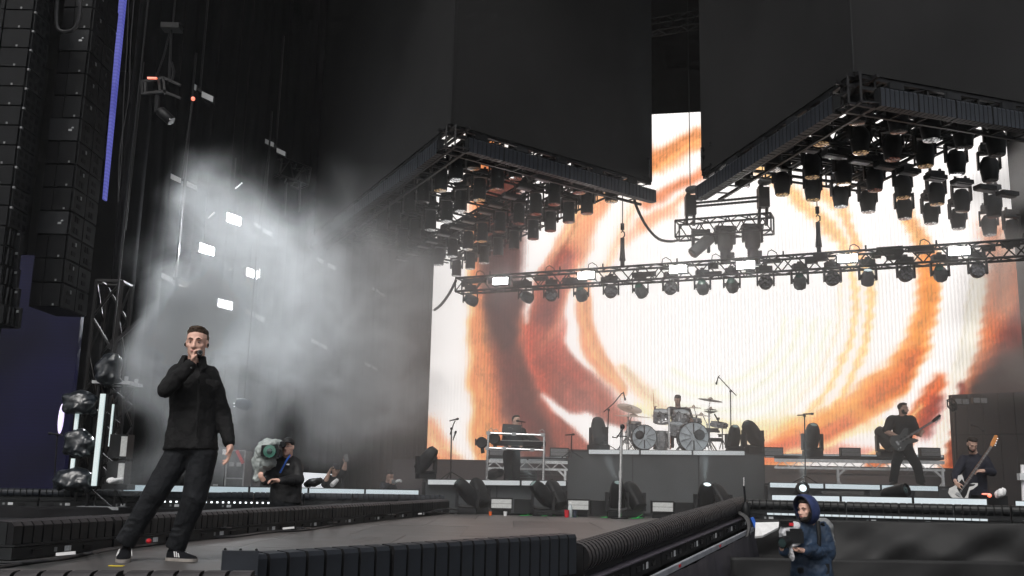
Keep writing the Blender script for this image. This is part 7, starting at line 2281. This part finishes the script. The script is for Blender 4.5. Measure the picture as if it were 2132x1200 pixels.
# dark gear under the keyboards
r = empty('equipment_rack', V((P(1085, 990, 21.7).x, 21.7, zk)), 'grey rack box on the riser beside the keyboard player\'s legs', 'rack')
a, b = P(1061, 980, 21.9), P(1118, 980, 21.9)
MB().box(((a.x + b.x) / 2, 22.1, (zk + a.z) / 2), (b.x - a.x, .4, a.z - zk)).build('body', 'case_grey', r)
for i in range(3): MB().box(((a.x + b.x) / 2, 21.89, zk + .05 + i * .06), (b.x - a.x - .06, .02, .045)).build('unit', 'black_plastic', r)
lump('cable_heap', 1035, 988, 21.4, 46, 26, 'black_plastic', 'dark heap of cables and pedals under the keyboard frame', 'cable heap', 12, .03)
# ================================================================== SMOKE
def smoke(name, label, lo, hi, blobs, dens, nscale, aniso=.45, col=(.92, .95, .97), step=.6):
    lo, hi = V(lo), V(hi)
    c = (lo + hi) / 2
    o = MB().box(c, hi - lo).build(name, M['black_metal'], None, loc=c)
    o.data.materials.clear()
    m = bpy.data.materials.new(name); m.use_nodes = True
    t = m.node_tree; t.nodes.clear(); N = t.nodes.new; Lk = t.links.new
    out = N('ShaderNodeOutputMaterial'); pv = N('ShaderNodeVolumePrincipled')
    pv.inputs['Color'].default_value = (*col, 1); pv.inputs['Anisotropy'].default_value = aniso
    pv.inputs['Blackbody Intensity'].default_value = 0
    Lk(pv.outputs[0], out.inputs['Volume'])
    tc = N('ShaderNodeTexCoord')
    n0 = N('ShaderNodeTexNoise'); n0.inputs['Scale'].default_value = nscale * .5; n0.inputs['Detail'].default_value = 1
    Lk(tc.outputs['Object'], n0.inputs['Vector'])
    sb = N('ShaderNodeVectorMath'); sb.operation = 'SUBTRACT'; sb.inputs[1].default_value = (.5, .5, .5); Lk(n0.outputs['Color'], sb.inputs[0])
    wp = N('ShaderNodeVectorMath'); wp.operation = 'MULTIPLY_ADD'; wp.inputs[1].default_value = (2.8, 2.8, 2.8); Lk(sb.outputs[0], wp.inputs[0]); Lk(tc.outputs['Object'], wp.inputs[2])
    tot = None
    for (bc, rad, amp) in blobs:
        bc = V(bc) - c
        s = N('ShaderNodeVectorMath'); s.operation = 'SUBTRACT'; s.inputs[1].default_value = bc; Lk(wp.outputs[0], s.inputs[0])
        d = N('ShaderNodeVectorMath'); d.operation = 'DIVIDE'; d.inputs[1].default_value = rad; Lk(s.outputs[0], d.inputs[0])
        l = N('ShaderNodeVectorMath'); l.operation = 'LENGTH'; Lk(d.outputs[0], l.inputs[0])
        mr = N('ShaderNodeMapRange'); mr.interpolation_type = 'SMOOTHSTEP'; mr.inputs[1].default_value = 1.0; mr.inputs[2].default_value = 0.0; mr.inputs[3].default_value = 0; mr.inputs[4].default_value = amp
        Lk(l.outputs['Value'], mr.inputs[0])
        if tot is None: tot = mr.outputs[0]
        else:
            ad = N('ShaderNodeMath'); ad.operation = 'ADD'; Lk(tot, ad.inputs[0]); Lk(mr.outputs[0], ad.inputs[1]); tot = ad.outputs[0]
    n1 = N('ShaderNodeTexNoise'); n1.inputs['Scale'].default_value = nscale; n1.inputs['Detail'].default_value = 6; n1.inputs['Roughness'].default_value = .6; n1.inputs['Distortion'].default_value = .35
    Lk(wp.outputs[0], n1.inputs['Vector'])
    m1 = N('ShaderNodeMapRange'); m1.inputs[1].default_value = .30; m1.inputs[2].default_value = .74; m1.inputs[3].default_value = .10; m1.inputs[4].default_value = 1.9
    Lk(n1.outputs['Fac'], m1.inputs[0])
    mu = N('ShaderNodeMath'); mu.operation = 'MULTIPLY'; Lk(tot, mu.inputs[0]); Lk(m1.outputs[0], mu.inputs[1])
    m2 = N('ShaderNodeMath'); m2.operation = 'MULTIPLY'; m2.inputs[1].default_value = dens; Lk(mu.outputs[0], m2.inputs[0])
    Lk(m2.outputs[0], pv.inputs['Density'])
    m.cycles.volume_step_rate = step
    o.data.materials.append(m)
    return tag(o, label, 'smoke', kind='stuff')
lo = (-11.5, 14.6, FLOOR + .25); hi = (-.6, 25.5, 11.5)
B_ = [(P(455, 570, 17.0), (1.5, 1.7, 1.9), 1.0), (P(405, 675, 16.5), (.95, 1.5, 1.7), 2.6), (P(430, 400, 17.5), (1.2, 1.3, 1.2), .40), (P(540, 490, 19), (1.4, 1.5, 1.4), .34),
      (P(560, 650, 18.5), (1.5, 1.5, 1.5), .55), (P(690, 720, 20), (2.2, 2.0, 2.0), .45), (P(790, 660, 21), (2.2, 2.0, 2.6), .34), (P(680, 520, 21), (2.2, 2.0, 1.8), .26),
      (P(325, 880, 16.5), (.7, 1.0, 1.5), .6), (P(760, 830, 20), (2.4, 1.9, 1.6), .50), (P(500, 790, 19), (1.5, 1.5, 1.5), .55), (P(480, 960, 19.6), (1.8, 1.2, .9), .30)]
smoke('smoke', 'drifting plume of white stage smoke lit by lamps behind the singer', lo, hi, B_, SMOKE_D, 1.25)
lo = (7.2, 17.6, 3.2); hi = (13.5, 24.5, 11.0)
B_ = [(P(2120, 585, 20.5), (1.2, 1.3, 1.5), 1.0), (P(2075, 420, 19.5), (1.0, 1.2, .9), .8), (P(2120, 760, 21), (1.2, 1.3, 1.4), .5), (P(2140, 350, 20), (1.0, 1.2, 1.0), .6)]
smoke('smoke', 'thin grey smoke drifting past the right end of the front truss', lo, hi, B_, SMOKE_D * .8, .9)

vl = MB().box((3.2, 21.6, 4.35), (13.0, 9.6, 6.1)).build('smoke', M['black_metal'], None, loc=(3.2, 21.6, 4.35))
vl.data.materials.clear()
vm_ = bpy.data.materials.new('veil'); vm_.use_nodes = True
t = vm_.node_tree; t.nodes.clear()
o_ = t.nodes.new('ShaderNodeOutputMaterial'); pv = t.nodes.new('ShaderNodeVolumePrincipled')
pv.inputs['Color'].default_value = (.95, .96, .96, 1); pv.inputs['Density'].default_value = VEIL_D; pv.inputs['Anisotropy'].default_value = .55
t.links.new(pv.outputs[0], o_.inputs['Volume'])
vl.data.materials.append(vm_); vm_.cycles.homogeneous_volume = True
tag(vl, 'thin veil of haze hanging over the band and the front truss', 'smoke', kind='stuff')
# air: thin stage haze through the whole place
hz = MB().box((-1, 13.5, 8.6), (54, 59, 20.4)).build('haze', M['black_metal'], None, loc=(-1, 13.5, 8.6))
hz.data.materials.clear()
hm_ = bpy.data.materials.new('haze'); hm_.use_nodes = True
t = hm_.node_tree; t.nodes.clear()
o_ = t.nodes.new('ShaderNodeOutputMaterial'); pv = t.nodes.new('ShaderNodeVolumePrincipled')
pv.inputs['Color'].default_value = (.94, .95, .96, 1); pv.inputs['Density'].default_value = HAZE_D; pv.inputs['Anisotropy'].default_value = .2
t.links.new(pv.outputs[0], o_.inputs['Volume'])
hz.data.materials.append(hm_)
hm_.cycles.homogeneous_volume = True
tag(hz, 'thin haze filling the air', None, kind='stuff')
